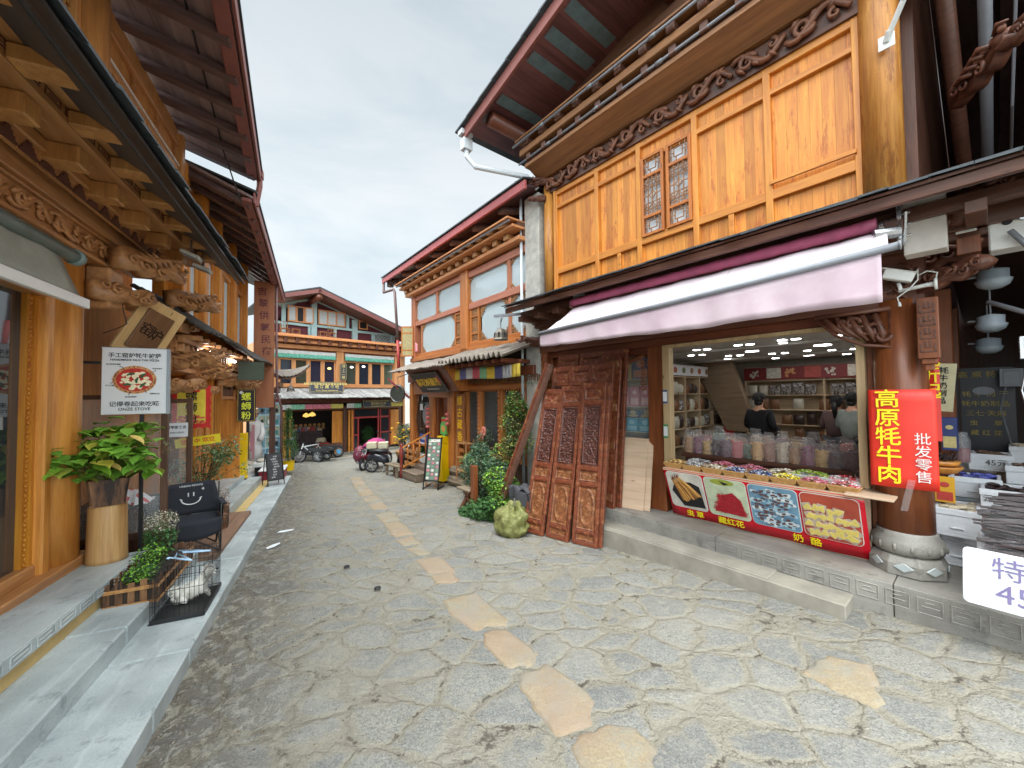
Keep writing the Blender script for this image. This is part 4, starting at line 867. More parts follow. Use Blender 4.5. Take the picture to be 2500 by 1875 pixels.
for k in range(4):
 x0 = .045 + k * .518; x1 = x0 + pw
 s = MB(); s.M = T((0, 0, .012)); s.prism(rrect(x0 - .007, x1 + .007, py0 - .007, py1 + .007, .055), .003)
 s.build('picture_border', M['white'], bn, BM)
 s = MB(); s.M = T((0, 0, .0155)); s.prism(rrect(x0, x1, py0, py1, .05), .002, 0)
 bgc = [S(206, 200, 190), S(196, 206, 176), S(120, 160, 186), S(176, 74, 54)][k]
 pc = s.build('food_picture', flat('picture_ground%d' % k, bgc, .35, .25, 5), bn, BM)
 cx, cy = (x0 + x1) / 2, (py0 + py1) / 2; zt = .0185
 s = MB(); s.M = T((0, 0, zt))
 if k == 0:
  s.prism([(x0 + .04, cy - .02), (x0 + .17, py0 + .03), (x1 - .02, py0 + .05), (x1 - .05, cy + .1), (x1 - .16, cy + .15), (x0 + .1, cy + .12)], .002, 0)
  for i in range(20):
   f = i / 19; a = (x0 + .07 + f * .10, py1 - .05 - U(0, .03) - .06 * (1 - f)); b = (x0 + .18 + f * .26, py0 + .10 + f * .13 + U(-.02, .02))
   s.tube([(a[0], a[1], .004), (a[0] * .5 + b[0] * .5 + U(0, .02), (a[1] + b[1]) / 2 + .012, .006 + .003 * (i % 3)), (b[0], b[1], .004)], [.003, .0095, .007], 6, 1 if i % 2 else 3, .4); s.tube([(a[0], a[1], .004), (a[0] + U(-.03, .02), a[1] + .05, .004)], [.004, .002], 4, 2, .4)
  s.build('caterpillar_fungus_picture', [M['ink'], flat('straw_sticks', S(214, 160, 84), .5, .25, 60), flat('brown_tips', S(110, 48, 36), .6), flat('dark_straw', S(168, 112, 50), .5, .3, 60)], pc, BM)
 elif k == 1:
  s.ball((x0 + .22, py1 - .04, 0), .09, 1.6, .5, .02, 12, 4, 1)
  s.prism([(cx - .06, py1 - .02), (cx + .06, py1 - .05), (cx, py1 - .08)], .002, 2)
  for i in range(420):
   u_, v_ = U(-1, 1), U(0, 1); xx = cx + .02 + u_ * .2 * (1 - .55 * v_) ; yy = py0 + .05 + v_ * .26; a = U(0, PI)
   s.tube([(xx, yy, .002), (xx + .025 * cos(a), yy + .025 * sin(a), .006), (xx + .05 * cos(a + .5), yy + .045 * sin(a + .5), .003)], [.003, .0035, .002], 3, 0, .6, caps=False)
  s.prism([(cx - .17, py0 + .06), (cx + .2, py0 + .05), (cx + .17, cy), (cx + .08, cy + .1), (cx - .05, cy + .04)], .002, 0)
  s.build('saffron_picture', [flat('saffron_red', S(170, 30, 44), .6, .3, 60), M['leaf4'], M['ink']], pc, BM)
 elif k == 2:
  for i in range(120):
   xx, yy = U(x0 + .04, x1 - .06), U(py0 + .03, py1 - .05); a = U(-.5, .4); o_ = s.M; s.M = o_ @ T((xx, yy, U(0, .004))) @ RZ(a)
   s.prism([(-.045, -.018), (.045, -.018), (.055, 0), (.045, .018), (-.045, .018), (-.055, 0)], .002, i % 3); s.prism([(-.02, -.012), (.02, -.012), (.02, .012), (-.02, .012)], .003, 3); s.M = o_
  s.build('wrapped_sweets_picture', [flat('pale_blue_wrap', S(168, 200, 216), .4), flat('steel_blue_wrap', S(96, 134, 162), .4), flat('near_white_wrap', S(214, 222, 226), .4), flat('label_brown', S(96, 66, 62), .5, .4, 90)], pc, BM)
 else:
  for i in range(26):
   xx, yy = x0 + .06 + (i % 7) * .062 + U(-.015, .015), py0 + .06 + (i // 7) * .1 + U(-.02, .02); a = U(0, 6)
   o_ = s.M; s.M = o_ @ T((xx, yy, .001 * (i % 3))) @ RZ(a)
   s.prism([(-.045, -.04), (.05, -.045), (.055, .035), (-.04, .05)], .0008, 1)
   s.M = s.M @ T((0, 0, .002)) @ Matrix.Scale(.85, 4); s.prism([(-.05, -.032), (-.035, -.042), (.04, -.03), (.046, -.015), (.005, .045), (-.012, .045)], .004, 0)
   for q in range(4): s.ball((U(-.02, .02), U(-.02, .01), .004), .005, 1, 1, .3, 6, 3, 2)
   s.M = o_
  s.build('cheese_picture', [flat('pale_cheese', S(230, 208, 112), .5, .06), flat('clear_wrap', S(196, 176, 160), .3), flat('cheese_hole', S(206, 170, 100), .5)], pc, BM)
for x, tx in ((.34, '虫 草'), (.80, '藏红花'), (1.60, '奶  酪')): text(tx, .105, M['yellowtxt'], bn, T((x, .075, .014)), bold=.001)
for o in COL.objects:
 if o.parent == bn and o.name.startswith('lettering'): o.matrix_world = BM
M['wicker'] = flat('woven_cane', S(196, 148, 88), .6, .3, 60, 1.0)
def sweets(mb, w, d, n, size, cols):
 for _ in range(n):
  x, y = U(-w / 2, w / 2), U(-d / 2, d / 2); z = .05 + .045 * (1 - (2 * x / w) ** 2) * (1 - (2 * y / d) ** 2) + U(0, .012); a = U(0, PI); k = size * U(.7, 1.2); m_ = random.choice(cols)
  o_ = mb.M; mb.M = o_ @ T((x, y, z)) @ RZ(a) @ RX(U(-.4, .4)); mb.ball((0, 0, 0), k, 1, .6, .5, 6, 4, m_)
  for sg in (-1, 1): b = mb.vs([(sg * k * .9, 0, 0), (sg * k * 1.9, k * .5, k * .25), (sg * k * 1.8, 0, -k * .1), (sg * k * 1.9, -k * .5, k * .3)]); mb.fs(b, [(0, 1, 2, 3)], m_)
  mb.M = o_
SW = dict(gold=(S(214, 170, 90), S(240, 214, 150), S(176, 120, 60)), silver=(S(200, 200, 204), S(150, 146, 146), S(224, 222, 220)), pink=(S(214, 120, 138), S(230, 170, 178), S(190, 90, 110)), blue=(S(60, 70, 130), S(210, 214, 224), S(140, 160, 200)), yellow=(S(240, 214, 40), S(250, 232, 110), S(226, 220, 180)), green=(S(170, 190, 60), S(206, 216, 130), S(120, 150, 50)), red=(S(196, 40, 50), S(232, 226, 226), S(226, 140, 150)), cream=(S(226, 210, 180), S(206, 184, 160), S(236, 230, 214)))
SWM = {k: [flat('sweet_%s%d' % (k, i), c, .25) for i, c in enumerate(v)] for k, v in SW.items()}
def basket(x, y, w, d, kind, label, woven=True, n=70, sz=.018, z=.97):
 F_ = FR @ T((x, y, z)) @ RZ(U(-.04, .04)); t = thing('sweet_basket', label, 'basket', F_, 'baskets of sweets along the counter')
 s = MB()
 for k in range(5):
  f = .82 + .18 * k / 4; z0 = .012 * k; hw, hd = w / 2 * f, d / 2 * f
  pts = [(-hw, -hd, z0), (hw, -hd, z0), (hw, hd, z0), (-hw, hd, z0), (-hw, -hd, z0)]
  for a_, b_ in zip(pts, pts[1:]): s.bar(a_, b_, .012, .013)
 if woven:
  for i in range(15):
   f = -1 + 2 * i / 14; s.bar((f * w * .41, -d * .41 - .003, 0), (f * w * .5, -d * .5 - .006, .06), .006, .006)
 s.box(-w * .41, w * .41, -d * .41, d * .41, 0, .006); s.bar((-w / 2, -d / 2 - .004, .06), (w / 2, -d / 2 - .004, .06), .014, .014)
 s.build('basket_tray', M['wicker'] if woven else M['white'], t, F_)
 s = MB(); sweets(s, w * .9, d * .9, n, sz, (0, 1, 2)); s.build('wrapped_sweets', SWM[kind], t, F_, smooth=False)
fr = [('gold', 'gold'), ('silver', 'silver'), ('cream', 'cream and brown'), ('blue', 'blue and grey'), ('blue', 'navy and white'), ('yellow', 'bright yellow'), ('pink', 'pale pink'), ('red', 'red and white')]
nm = ['first', 'second', 'third', 'fourth', 'fifth', 'sixth', 'seventh', 'eighth']
for i, (k, c) in enumerate(fr): basket(-1.0 + i * .262, .33, .25, .2, k, 'basket of %s sweets, %s from the left in the front row' % (c, nm[i]))
for i, (k, c) in enumerate([('silver', 'silver grey'), ('pink', 'rose pink'), ('pink', 'pink and red'), ('cream', 'cream coloured')]): basket(-.82 + i * .34, .62, .32, .24, k, 'wide basket of %s sweets, %s from left, back row of the counter' % (c, nm[i]), n=80, sz=.022)
basket(.46, .64, .36, .26, 'green', 'white plastic basket heaped with green sweets', False, 90, .02, .985); basket(.80, .60, .3, .24, 'red', 'white plastic basket of pink and white sweets at the right end', False, 50, .02, .985)
cont = [S(150, 110, 70), S(120, 70, 84), S(176, 140, 84), S(80, 62, 66), S(92, 62, 72), S(170, 90, 90), S(96, 110, 90), S(190, 150, 100), S(140, 100, 80), S(176, 160, 140)]
cl = clearm('clear_plastic_bag', (.95, .95, .97), .06, .13)
tb = thing('inner_table', 'low table behind the counter carrying the big clear bags', 'table', FR @ T((-.3, 1.6, .25)))
s = MB(); s.box(-1.35, .75, 1.15, 2.1, 1.0, 1.05); s.build('table_top', M['dark'], tb, FR); s = MB(); s.box(-1.3, .7, 1.2, 1.24, .25, 1.0); s.build('table_front', M['darkz'], tb, FR)
for i in range(26):
 back = i >= 15; x = (-1.3 + i * .145) if not back else (-1.2 + (i - 15) * .18); y = 1.32 + U(-.04, .06) if not back else 1.78; w = U(.08, .105); h = U(.24, .36); c = cont[i % 10]
 F_ = FR @ T((x, y, 1.05 if not back else 1.09)); t = thing('clear_food_bag', 'large clear bag of dried food standing behind the counter, in the %s row' % ('back' if back else 'front'), 'bag', F_, 'big clear bags behind the counter')
 s = MB()
 for _ in range(70):
  a, r = U(0, 2 * PI), w * .85 * rnd() ** .5; s.ball((r * cos(a), r * sin(a), U(.01, h * .75)), U(.014, .026), 1, 1, .7, 5, 4)
 s.lathe([(w * .8, .0), (w * .85, h * .4), (w * .6, h * .72)], (0, 0, 0), 10); s.build('bag_contents', flat('bag_food%d' % i, tuple(q * 1.3 for q in c), .6, .35, 50), t, F_)
 s = MB(); prof = [(w * .95, 0), (w * 1.15, h * .25), (w * 1.15, h * .6), (w * .95, h * .82), (w * .6, h * .95), (w * .75, h * 1.05)]
 s.lathe(prof, (0, 0, 0), 14)
 for j, v in enumerate(s.v): s.v[j] = (v[0] * U(.92, 1.08), v[1] * U(.92, 1.08), v[2] + U(-.006, .006))
 s.build('clear_film', cl, t, F_, smooth=False)
def skinmesh(name, pts, edges, mats, M_, parent=None, sub=2, root=0, sz=1.0):
 me = bpy.data.meshes.new(name); me.from_pydata([p[:3] for p in pts], edges, []); 
 for x in mats: me.materials.append(x)
 o = bpy.data.objects.new(name, me); COL.objects.link(o)
 if parent: o.parent = parent
 o.matrix_world = M_
 sk = o.modifiers.new('skin', 'SKIN'); sk.use_smooth_shade = True
 sv = me.skin_vertices[0].data if me.skin_vertices else None
 if sv is None:
  bpy.context.view_layer.objects.active = o; bpy.ops.mesh.customdata_skin_add(); sv = me.skin_vertices[0].data
 for i, p in enumerate(pts):
  r = p[3]; sv[i].radius = r if isinstance(r, tuple) else (r, r)
 sv[root].use_root = True
 o.modifiers.new('sub', 'SUBSURF').levels = sub; o.modifiers['sub'].render_levels = sub
 return o
def person(M_, label, shirt, trousers, arms='front', hairlen=.0, skin=None, H=1.7):
 k = H / 1.7
 pts = [(0, 0, .95, (.15, .11)), (0, 0, 1.15, (.13, .10)), (0, .01, 1.36, (.17, .10)), (0, .02, 1.45, (.08, .07)), (0, .0, 1.53, (.05, .05)), (0, -.02, 1.60, (.075, .09)), (0, -.02, 1.68, (.06, .075)),
           (-.18, .0, 1.40, .055), (-.25, .02, 1.15, .042), (-.17, -.2, 1.08, .033), (-.1, -.28, 1.12, .028), (.18, 0, 1.40, .055), (.25, .02, 1.15, .042), (.17, -.2, 1.08, .033), (.1, -.28, 1.12, .028),
           (-.09, 0, .88, .085), (-.1, -.01, .5, .06), (-.1, .02, .1, .042), (-.1, -.12, .04, .035), (.09, 0, .88, .085), (.1, -.01, .5, .06), (.1, .02, .1, .042), (.1, -.12, .04, .035)]
 pts = [(p[0] * k, p[1] * k, p[2] * k, p[3]) for p in pts]
 ed = [(0, 1), (1, 2), (2, 3), (3, 4), (4, 5), (5, 6), (2, 7), (7, 8), (8, 9), (9, 10), (2, 11), (11, 12), (12, 13), (13, 14), (0, 15), (15, 16), (16, 17), (17, 18), (0, 19), (19, 20), (20, 21), (21, 22)]
 b = skinmesh('person', pts, ed, [M['skin']], M_); tag(b, label, 'person')
 gp = lambda i, g: (pts[i][0], pts[i][1], pts[i][2], tuple(a + g for a in pts[i][3]) if isinstance(pts[i][3], tuple) else pts[i][3] + g)
 ids = [0, 1, 2, 3, 7, 8, 9, 11, 12, 13]; re = {a: i for i, a in enumerate(ids)}
 sp = [gp(i, .018) for i in ids]; sp[3] = (0, .02, 1.42 * k, (.085, .07)); sp[0] = (0, 0, .9 * k, (.21, .17)); sp[1] = (0, 0, 1.15 * k, (.19, .16)); skinmesh('shirt', sp, [(re[a], re[c]) for a, c in ed if a in re and c in re], [flat('shirt_' + label[:12], shirt, .85, .15, 9)], M_, b)
 ids = [0, 15, 16, 17, 19, 20, 21]; re = {a: i for i, a in enumerate(ids)}
 skinmesh('trousers', [gp(i, .02) for i in ids], [(re[a], re[c]) for a, c in ed if a in re and c in re], [flat('trousers_' + label[:12], trousers, .85)], M_, b)
 s = MB(); s.ball((0, .0, 1.645 * k), .098, .92, 1.05, 1.08, 16, 10); s.ball((0, .03, 1.56 * k), .07, 1, .8, .8, 12, 7)
 for _ in range(260):
  a, e_ = U(0, 2 * PI), U(.1, PI / 2 + .2); q = Vector((.092 * sin(e_) * cos(a), .1 * sin(e_) * sin(a), 1.645 * k + .105 * cos(e_)))
  if q.y < -.06 and q.z < 1.66 * k: continue
  d = Vector((cos(a) * .018, sin(a) * .02, -.012)); s.tube([q, q + d * .6 + Vector((0, 0, .008)), q + d * 1.1 + Vector((0, 0, -.012 - hairlen * .3))], [.005, .004, .001], 3, caps=False)
 if hairlen: s.tube([(0, .06, 1.6 * k), (0, .1, 1.5 * k), (0, .1, (1.5 - hairlen) * k)], [.06, .05, .02], 8)
 s.build('hair', M['hair'], b, M_, smooth=True)
 s = MB()
 for e_ in (-1, 1): s.ball((e_ * .083, -.0, 1.61 * k), .02, .4, .8, 1.3, 7, 5)
 s.ball((0, -.115, 1.6 * k), .014, .8, 1, 1.3, 7, 5); s.build('face', M['skin'], b, M_, smooth=True)
 s = MB()
 for e_ in (-1, 1): s.ball((e_ * .032, -.1, 1.625 * k), .009, 1.3, .5, .7, 7, 5)
 s.tube([(-.022, -.104, 1.565 * k), (0, -.108, 1.562 * k), (.022, -.104, 1.565 * k)], [.003, .004, .003], 5); s.build('eyes_and_mouth', M['ink'], b, M_)
person(FR @ T((-.82, 3.0, .24)) @ RZ(PI - .3), 'person in a black shirt seen from behind, standing behind the clear bags', S(22, 22, 26), S(40, 42, 50), H=1.72)
person(FR @ T((.30, 4.0, .24)) @ RZ(PI - .5), 'person in a grey green shirt with back turned at the right', S(134, 142, 138), S(60, 60, 66), H=1.70)
person(FR @ T((.02, 4.35, .24)) @ RZ(PI - .2), 'person with long dark hair half hidden behind the grey shirt', S(96, 74, 72), S(60, 60, 66), hairlen=.2, H=1.66)
t = thing('yak_meat_sign', 'red cardboard sign with yellow and white lettering taped to the round pillar', 'sign', FR @ T((1.27, .31, 1.55)) @ RZ(math.radians(4)))
TM = t.matrix_world.copy()
s = MB()
def sg(u, v): x = (u - .5) * .46; return (x, .02 * (2 * u - 1) ** 2 + .006 * sin(v * 9), (v - .5) * .94 + .0 * x)
s.grid(14, 8, sg); s.build('card', flat('red_card', S(222, 52, 36), .45, .05, 3), t, TM, smooth=True, solid=.006)
for i, c in enumerate('高原牦牛肉'):
 o = text(c, .185, M['yellowtxt'], t, T((-.095, -.007, .37 - i * .182)) @ RX(PI / 2), bold=.0022); o.matrix_world = TM
for i, c in enumerate('批发零售'):
 o = text(c, .115, M['white'], t, T((.135, -.008, -.0 - i * .118)) @ RX(PI / 2), bold=0); o.matrix_world = TM
s = MB(); s.grid(3, 8, lambda u, v: (-.03 + .05 * u + .06 * v, -.012 + .03 * v * 0, -.38 - .3 * (1 - v))); 
s.build('clear_tape', cl, t, TM)
def camera_thing():
 F_ = FR @ T((1.42, .30, 2.98)); t = thing('security_camera', 'white bullet security camera on a bracket beside the awning end', 'security camera', F_)
 s = MB(); s.M = RZ(math.radians(12)) @ RY(math.radians(22)); s.box(-.28, -.06, -.04, .04, .02, .11); s.box(-.31, -.05, -.046, .046, .105, .118); s.build('camera_body', M['white'], t, F_, bevel=.008)
 s = MB(); s.tube([(-.13, 0, .06), (-.12, 0, 0), (-.12, 0, -.03)], .016, 8); s.tube([(-.13, 0, -.02), (.05, 0, 0), (.1, .0, .0)], [.016, .02, .024], 8); s.tube([(.1, 0, 0), (.12, 0, .0)], [.055, .055], 12)
 s.build('bracket_arm', M['white'], t, F_, smooth=True)
 s = MB(); s.tube([(-.04, 0, .12), (.0, 0, .16), (.0, -.02, .06), (-.06, -.03, -.02), (-.14, -.02, -.08), (-.13, -.02, -.14)], .006, 5); s.tube([(.0, 0, .1), (.06, .0, .13), (.12, 0, .1), (.11, 0, .03)], .006, 5); s.tube([(-.13, -.02, -.13), (-.125, -.02, -.17)], .012, 6); s.build('cable', M['white'], t, F_, smooth=True)
camera_thing()
def flagholder(F_, label):
 t = thing('pole_holder', label, 'pole holder', F_)
 s = MB(); s.box(-.06, .06, -.012, 0, -.07, .07); s.build('base_plate', M['white'], t, F_, bevel=.004)
 s = MB(); s.tube([(0, -.01, 0), (.03, -.06, .06)], [.028, .028], 10); s.build('socket', M['white'], t, F_)
 s = MB(); s.tube([(.02, -.04, .03), (.14, -.16, .21)], [.024, .024], 10); s.build('holder_tube', M['white'], t, F_)
flagholder(FR @ T((1.27, .33, 5.45)), 'white angled pole holder high on the golden log column')
flagholder(FR @ T((1.72, .28, 3.45)), 'white angled pole holder under the eave at the far right')
s = MB(); s.box(1.66, 1.80, .3, .42, 3.2, 3.55); tag(s.build('bracket_timber', M['redbr'], None, FR, bevel=.005), 'short timber block behind the right pole holder', 'timber')
fl = thing('junction_box', 'white metal junction box with a round knob under the eave at the right edge', 'junction box', FR @ T((1.98, .3, 3.35)))
s = MB(); s.box(1.84, 2.4, .28, .5, 3.18, 3.56); s.build('box_case', M['white'], fl, FR, bevel=.01); s = MB(); s.tube([(1.94, .28, 3.4), (1.94, .27, 3.4)], .03, 12); s.build('round_hole', M['ink'], fl, FR); s = MB(); s.tube([(2.02, .28, 3.4), (2.02, .25, 3.4)], .02, 10); s.build('knob', M['chrome'], fl, FR)
s = MB(); s.tube([(1.95, .2, 3.3), (2.1, .3, 3.05), (2.35, .5, 2.9)], .02, 8); s.tube([(1.82, .6, 2.8), (2.1, .5, 2.6), (2.3, .4, 2.45)], .02, 8); tag(s.build('cable_duct', M['greypipe'], None, FR, smooth=True), 'grey conduit bending under the eave at the right edge', 'pipe')
# LANE AT THE RIGHT EDGE
ln = thing('lane_building', 'dark timber building closing the narrow lane at the right edge', 'building', FR @ T((3, 6, 0)))
s = MB(); s.box(1.4, 6, 9.0, 9.2, -.4, 8.5); s.box(3.4, 3.6, .6, 9, -.4, 7.0); s.build('wall', M['darkz'], ln, FR)
s = MB(); s.hexa([(1.43, .15, 8.6), (9, .15, 8.6), (1.43, 9, 6.2), (9, 9, 6.2), (1.43, .15, 8.7), (9, .15, 8.7), (1.43, 9, 6.3), (9, 9, 6.3)]); s.build('roof', M['rafter'], ln, FR)
for i in range(7): s = MB(); x = 1.62 + i * .5; s.bar((x, .1, 8.5), (x, 9, 6.1), .1, .14); s.build('rafter', M['rafter'], ln, FR)
s = MB(); s.tube([(1.62, .4, 6.4), (1.7, 3, 4.7), (1.75, 5, 3.9)], .07, 8); s.build('brace', M['dark'], ln, FR, smooth=True); s = MB(); s.tube([(1.9, .5, 6.3), (1.88, 3, 4.8), (1.9, 6, 3.9)], .05, 8); s.build('brace', M['greypipe'], ln, FR, smooth=True)
s = MB(); s.tube([(2.08, .5, 6.0), (2.04, 1.5, 4.9), (2.04, 3, 4.3)], .012, 6); s.build('cable', M['greypipe'], ln, FR)
s = MB(); s.hexa([(1.5, 1.1, 3.9), (6, 1.1, 3.9), (1.5, 9, 3.5), (6, 9, 3.5), (1.5, 1.1, 4.0), (6, 1.1, 4.0), (1.5, 9, 3.6), (6, 9, 3.6)]); s.build('lower_roof', M['dark'], ln, FR)
s = MB(); dragon(s, T((1.75, .9, 4.95)) @ RZ(math.radians(-60)), 1.0); s.build('carved_bracket', M['carveD'], ln, FR, smooth=True)
for i, z in enumerate((3.0, 2.68, 2.5)):
 y = .9 + i * .8; x = 1.86 - i * .02; F_ = FR @ T((x, y, (3.05, 2.72, 2.54)[i])); t = thing('pendant_lamp', 'unlit domed lamp hanging in the dark lane, %s' % ('nearest', 'middle', 'farthest')[i], 'lamp', F_, 'lamps in the lane')
 s = MB(); s.lathe([(.03, .1), (.1, .08), (.1, .0), (.12, -.01), (.1, -.06), (.05, -.09)], (0, 0, 0), 18); s.build('lamp_shade', M['grayplastic'], t, F_, smooth=True)
 s = MB(); s.tube([(0, 0, .1), (0, 0, .5)], .008, 6); s.tube([(-.16, 0, .04), (.0, 0, .04)], .01, 6); s.build('lamp_rod', M['greypipe'], t, F_)
F_ = FR @ T((1.77, 3.6, 1.7)) @ RZ(.0); t = thing('menu_board', 'tall black board with gold handwriting standing in the lane', 'sign', F_)
s = MB(); s.box(-.26, .26, 0, .03, -.72, .62); s.build('board', flat('black_board', S(20, 22, 34), .4), t, F_); s = MB(); s.box(-.275, -.262, -.01, .03, -.72, .62); s.build('board_edge', M['greypipe'], t, F_)
s = MB(); s.lathe([(.1, 0), (.1, .004)], (0, 0, 0), 24); s.build('oval_emblem', M['greypipe'], t, F_ @ T((-.01, -.004, .3)) @ RX(PI / 2) @ Matrix.Diagonal((1, .55, 1, 1)))
mg = flat('faded_gold_ink', S(176, 152, 60), .6)
for i, (tx, sz) in enumerate((('高 原 特 产', .1), (None, 0), ('牦 牛 肉 干', .085), ('牦牛奶制品', .085), ('三七·天麻', .085), ('虫      草', .08), ('藏 红 花', .08))):
 if tx: text(tx, sz, mg, t, F_ @ T((0, -.004, .52 - i * .135)) @ RX(PI / 2)).matrix_world = W
F_ = FR @ T((1.50, 1.4, 2.0)) @ RZ(-.1) @ RY(math.radians(5)); t = thing('dairy_tag', 'pale hanging tag with dark vertical lettering on the side wall', 'sign', F_)
s = MB(); s.box(-.075, .075, 0, .01, -.22, .3); s.build('tag_board', flat('cream_tag', S(196, 186, 150), .6), t, F_)
for i, c in enumerate('牦牛奶制品'): text(c, .075, M['ink'], t, F_ @ T((-.015, -.004, .22 - i * .082)) @ RX(PI / 2), bold=.001).matrix_world = W
F_ = FR @ T((1.43, .85, 2.1)); t = thing('red_strip_banner', 'narrow red cloth strip with yellow strokes hanging behind the pillar', 'banner', F_)
s = MB(); s.grid(4, 10, lambda u, v: (-.06 + .13 * u, .01 * sin(u * 6), -.6 + 1.1 * v)); s.build('cloth', M['redsheet'], t, F_, solid=.003)
text('九\n折\n起', .16, M['yellowtxt'], t, F_ @ T((.0, -.012, .05)) @ RX(PI / 2), bold=.002).matrix_world = W
for (x, y, z, w, h, mt, lb) in ((1.9, 3.4, 2.05, .2, .24, 'greypipe', 'grey fuse box above the black board'), (2.0, 1.2, 2.3, .14, .22, 'chrome', 'electric meter with cables at the right edge')):
 s = MB(); s.box(x, x + w, y, y + .1, z, z + h); s.box(x + .03, x + w - .03, y - .01, y, z + .03, z + h - .03); s.tube([(x + .05, y, z), (x, y - .02, z - .3), (x + .08, y, z - .8)], .01, 6); tag(s.build('meter_box', M[mt], None, FR, bevel=.005), lb, 'meter box')
def foambox(x, y, z, w, d, h, label, fill=None, name='foam_box', rz=0):
 F_ = FR @ T((x, y, z)) @ RZ(rz); t = thing(name, label, 'foam box', F_, 'white foam boxes in the lane')
 s = MB(); e = .03
 s.box(0, w, 0, d, 0, .03); s.box(0, w, 0, e, .03, h); s.box(0, w, d - e, d, .03, h); s.box(0, e, e, d - e, .03, h); s.box(w - e, w, e, d - e, .03, h)
 s.box(-.008, w + .008, -.008, 0, h - .06, h)
 s.box(w * .35, w * .65, -.012, -.002, h * .3, h * .36)
 s.build('box_body', M['styro'], t, F_, bevel=.01)
 if fill:
  c, n = fill; s = MB(); s.box(e, w - e, e, d - e, .03, h * .8)
  for _ in range(n): s.ball((U(e + .02, w - e - .02), U(e + .02, d - e - .02), h * .82 + U(0, .05)), U(.025, .05), 1.2, 1, .5, 6, 4)
  s.build('box_goods', c, t, F_, smooth=False)
 return t, F_
gd = flat('dried_goods', S(110, 84, 66), .5, .4, 30); ml = flat('dark_meat_strips', S(50, 32, 32), .35, .35, 20, .8); pn = flat('pale_dried_goods', S(200, 186, 160), .5, .3, 30)
foambox(1.36, 1.0, .25, .42, .6, .30, 'closed foam box on the floor right behind the pillar')
foambox(1.42, .9, .56, .3, .5, .27, 'foam box of pale dried goods stacked behind the pillar', (pn, 30)); foambox(1.22, 1.3, .56, .18, .4, .28, 'narrow foam box squeezed against the pillar', (pn, 15))
F_ = FR @ T((1.68, 1.75, .25)); st = thing('stool', 'grey blue plastic stool under a foam box', 'stool', F_)
s = MB(); s.box(-.17, .17, -.15, .15, .54, .58); s.build('seat', M['grayplastic'], st, F_, bevel=.01)
for a, b in ((-1, -1), (1, -1), (-1, 1), (1, 1)): s = MB(); s.bar((a * .14, b * .12, .54), (a * .19, b * .17, 0), .05, .05); s.build('leg', M['grayplastic'], st, F_, bevel=.008)
s = MB(); s.bar((-.16, -.14, .3), (.16, -.14, .3), .02, .04); s.build('stretcher', M['grayplastic'], st, F_)
t, F_ = foambox(1.5, 1.6, .84, .36, .4, .22, 'foam box with blue printed packets on the stool', (flat('blue_print_packets', S(90, 96, 170), .5, .5, 40), 14))
t, F_ = foambox(1.72, 1.2, .78, .5, .5, .24, 'foam box with handwriting at the right edge', (ml, 20)); text('云南小粒咖', .075, M['ink'], t, F_ @ T((.2, -.012, .15)) @ RX(PI / 2), ext=.001).matrix_world = W; text('10元', .08, M['ink'], t, F_ @ T((.2, -.012, .06)) @ RX(PI / 2), ext=.001).matrix_world = W
t, F_ = foambox(1.62, 2.6, 1.02, .34, .4, .2, 'foam box of bagged mushrooms behind the stool', (gd, 24)); text('45元', .09, M['ink'], t, F_ @ T((.22, -.012, .1)) @ RX(PI / 2), ext=.001).matrix_world = W
foambox(1.95, 3.0, 1.1, .4, .4, .2, 'foam box of golden goods far back at the right edge', (pn, 24)); foambox(1.5, 3.3, .9, .34, .4, .24, 'foam box low beside the black board', (pn, 20)); foambox(1.9, 2.2, .95, .4, .4, .2, 'foam box with a cardboard flap at the right edge', (gd, 20))
for (x0, x1, y0, y1, z) in ((1.5, 2.6, 2.4, 3.8, .9),):
 s = MB(); s.box(x0, x1, y0, y1, z - .04, z - .0); tb = thing('lane_table', 'low stall table carrying the foam boxes in the lane', 'table', FR @ T((2, 3, .25))); s.build('table_top', M['ply'], tb, FR); s = MB(); s.box(x0 + .05, x1, y0 + .05, y0 + .1, -.2, z - .04); s.build('table_front', M['darkz'], tb, FR)
s = MB(); s.box(1.7, 2.5, 1.15, 1.75, -.2, .78); tag(s.build('stall_stand', M['dark'], None, FR), 'dark stand under the handwritten foam box', 'stand')
F_ = FR @ T((1.46, 1.2, 1.13)); t = thing('wooden_bowl', 'stacked wooden bowls of dark dried meat beside the red sign', 'bowl', F_)
s = MB(); s.lathe([(.05, 0), (.12, .02), (.16, .07), (.165, .085), (.14, .08)], (0, 0, 0), 20); s.lathe([(.09, .085), (.13, .1), (.15, .14), (.13, .14)], (0, 0, 0), 20); s.build('bowl_wood', M['logL'], t, F_, smooth=True)
s = MB()
for _ in range(40): a = U(0, 6.3); r = .1 * rnd() ** .5; s.tube([(r * cos(a), r * sin(a), .15), (r * cos(a) + U(-.04, .04), r * sin(a) + U(-.04, .04), .19 + U(0, .03))], [.012, .006], 5)
s.build('dried_meat', ml, t, F_)
s = MB(); s.box(-.02, .02, 0, .05, 0, .88); s.M = T((0, .0, 0)); tag(s.build('bowl_stand', M['dark'], None, FR @ T((1.46, 1.18, .25))), 'thin dark stand under the wooden bowls', 'stand')
gift(FR @ T((1.46, 1.5, 1.35)), .12, .36, .1, S(44, 56, 110), S(200, 180, 120), 'tall dark blue gift box beside the pillar', None)
F_ = FR @ T((1.6, 1.75, 1.2)); t = thing('glass_jar', 'tall clear glass jar half full of red berries', 'jar', F_)
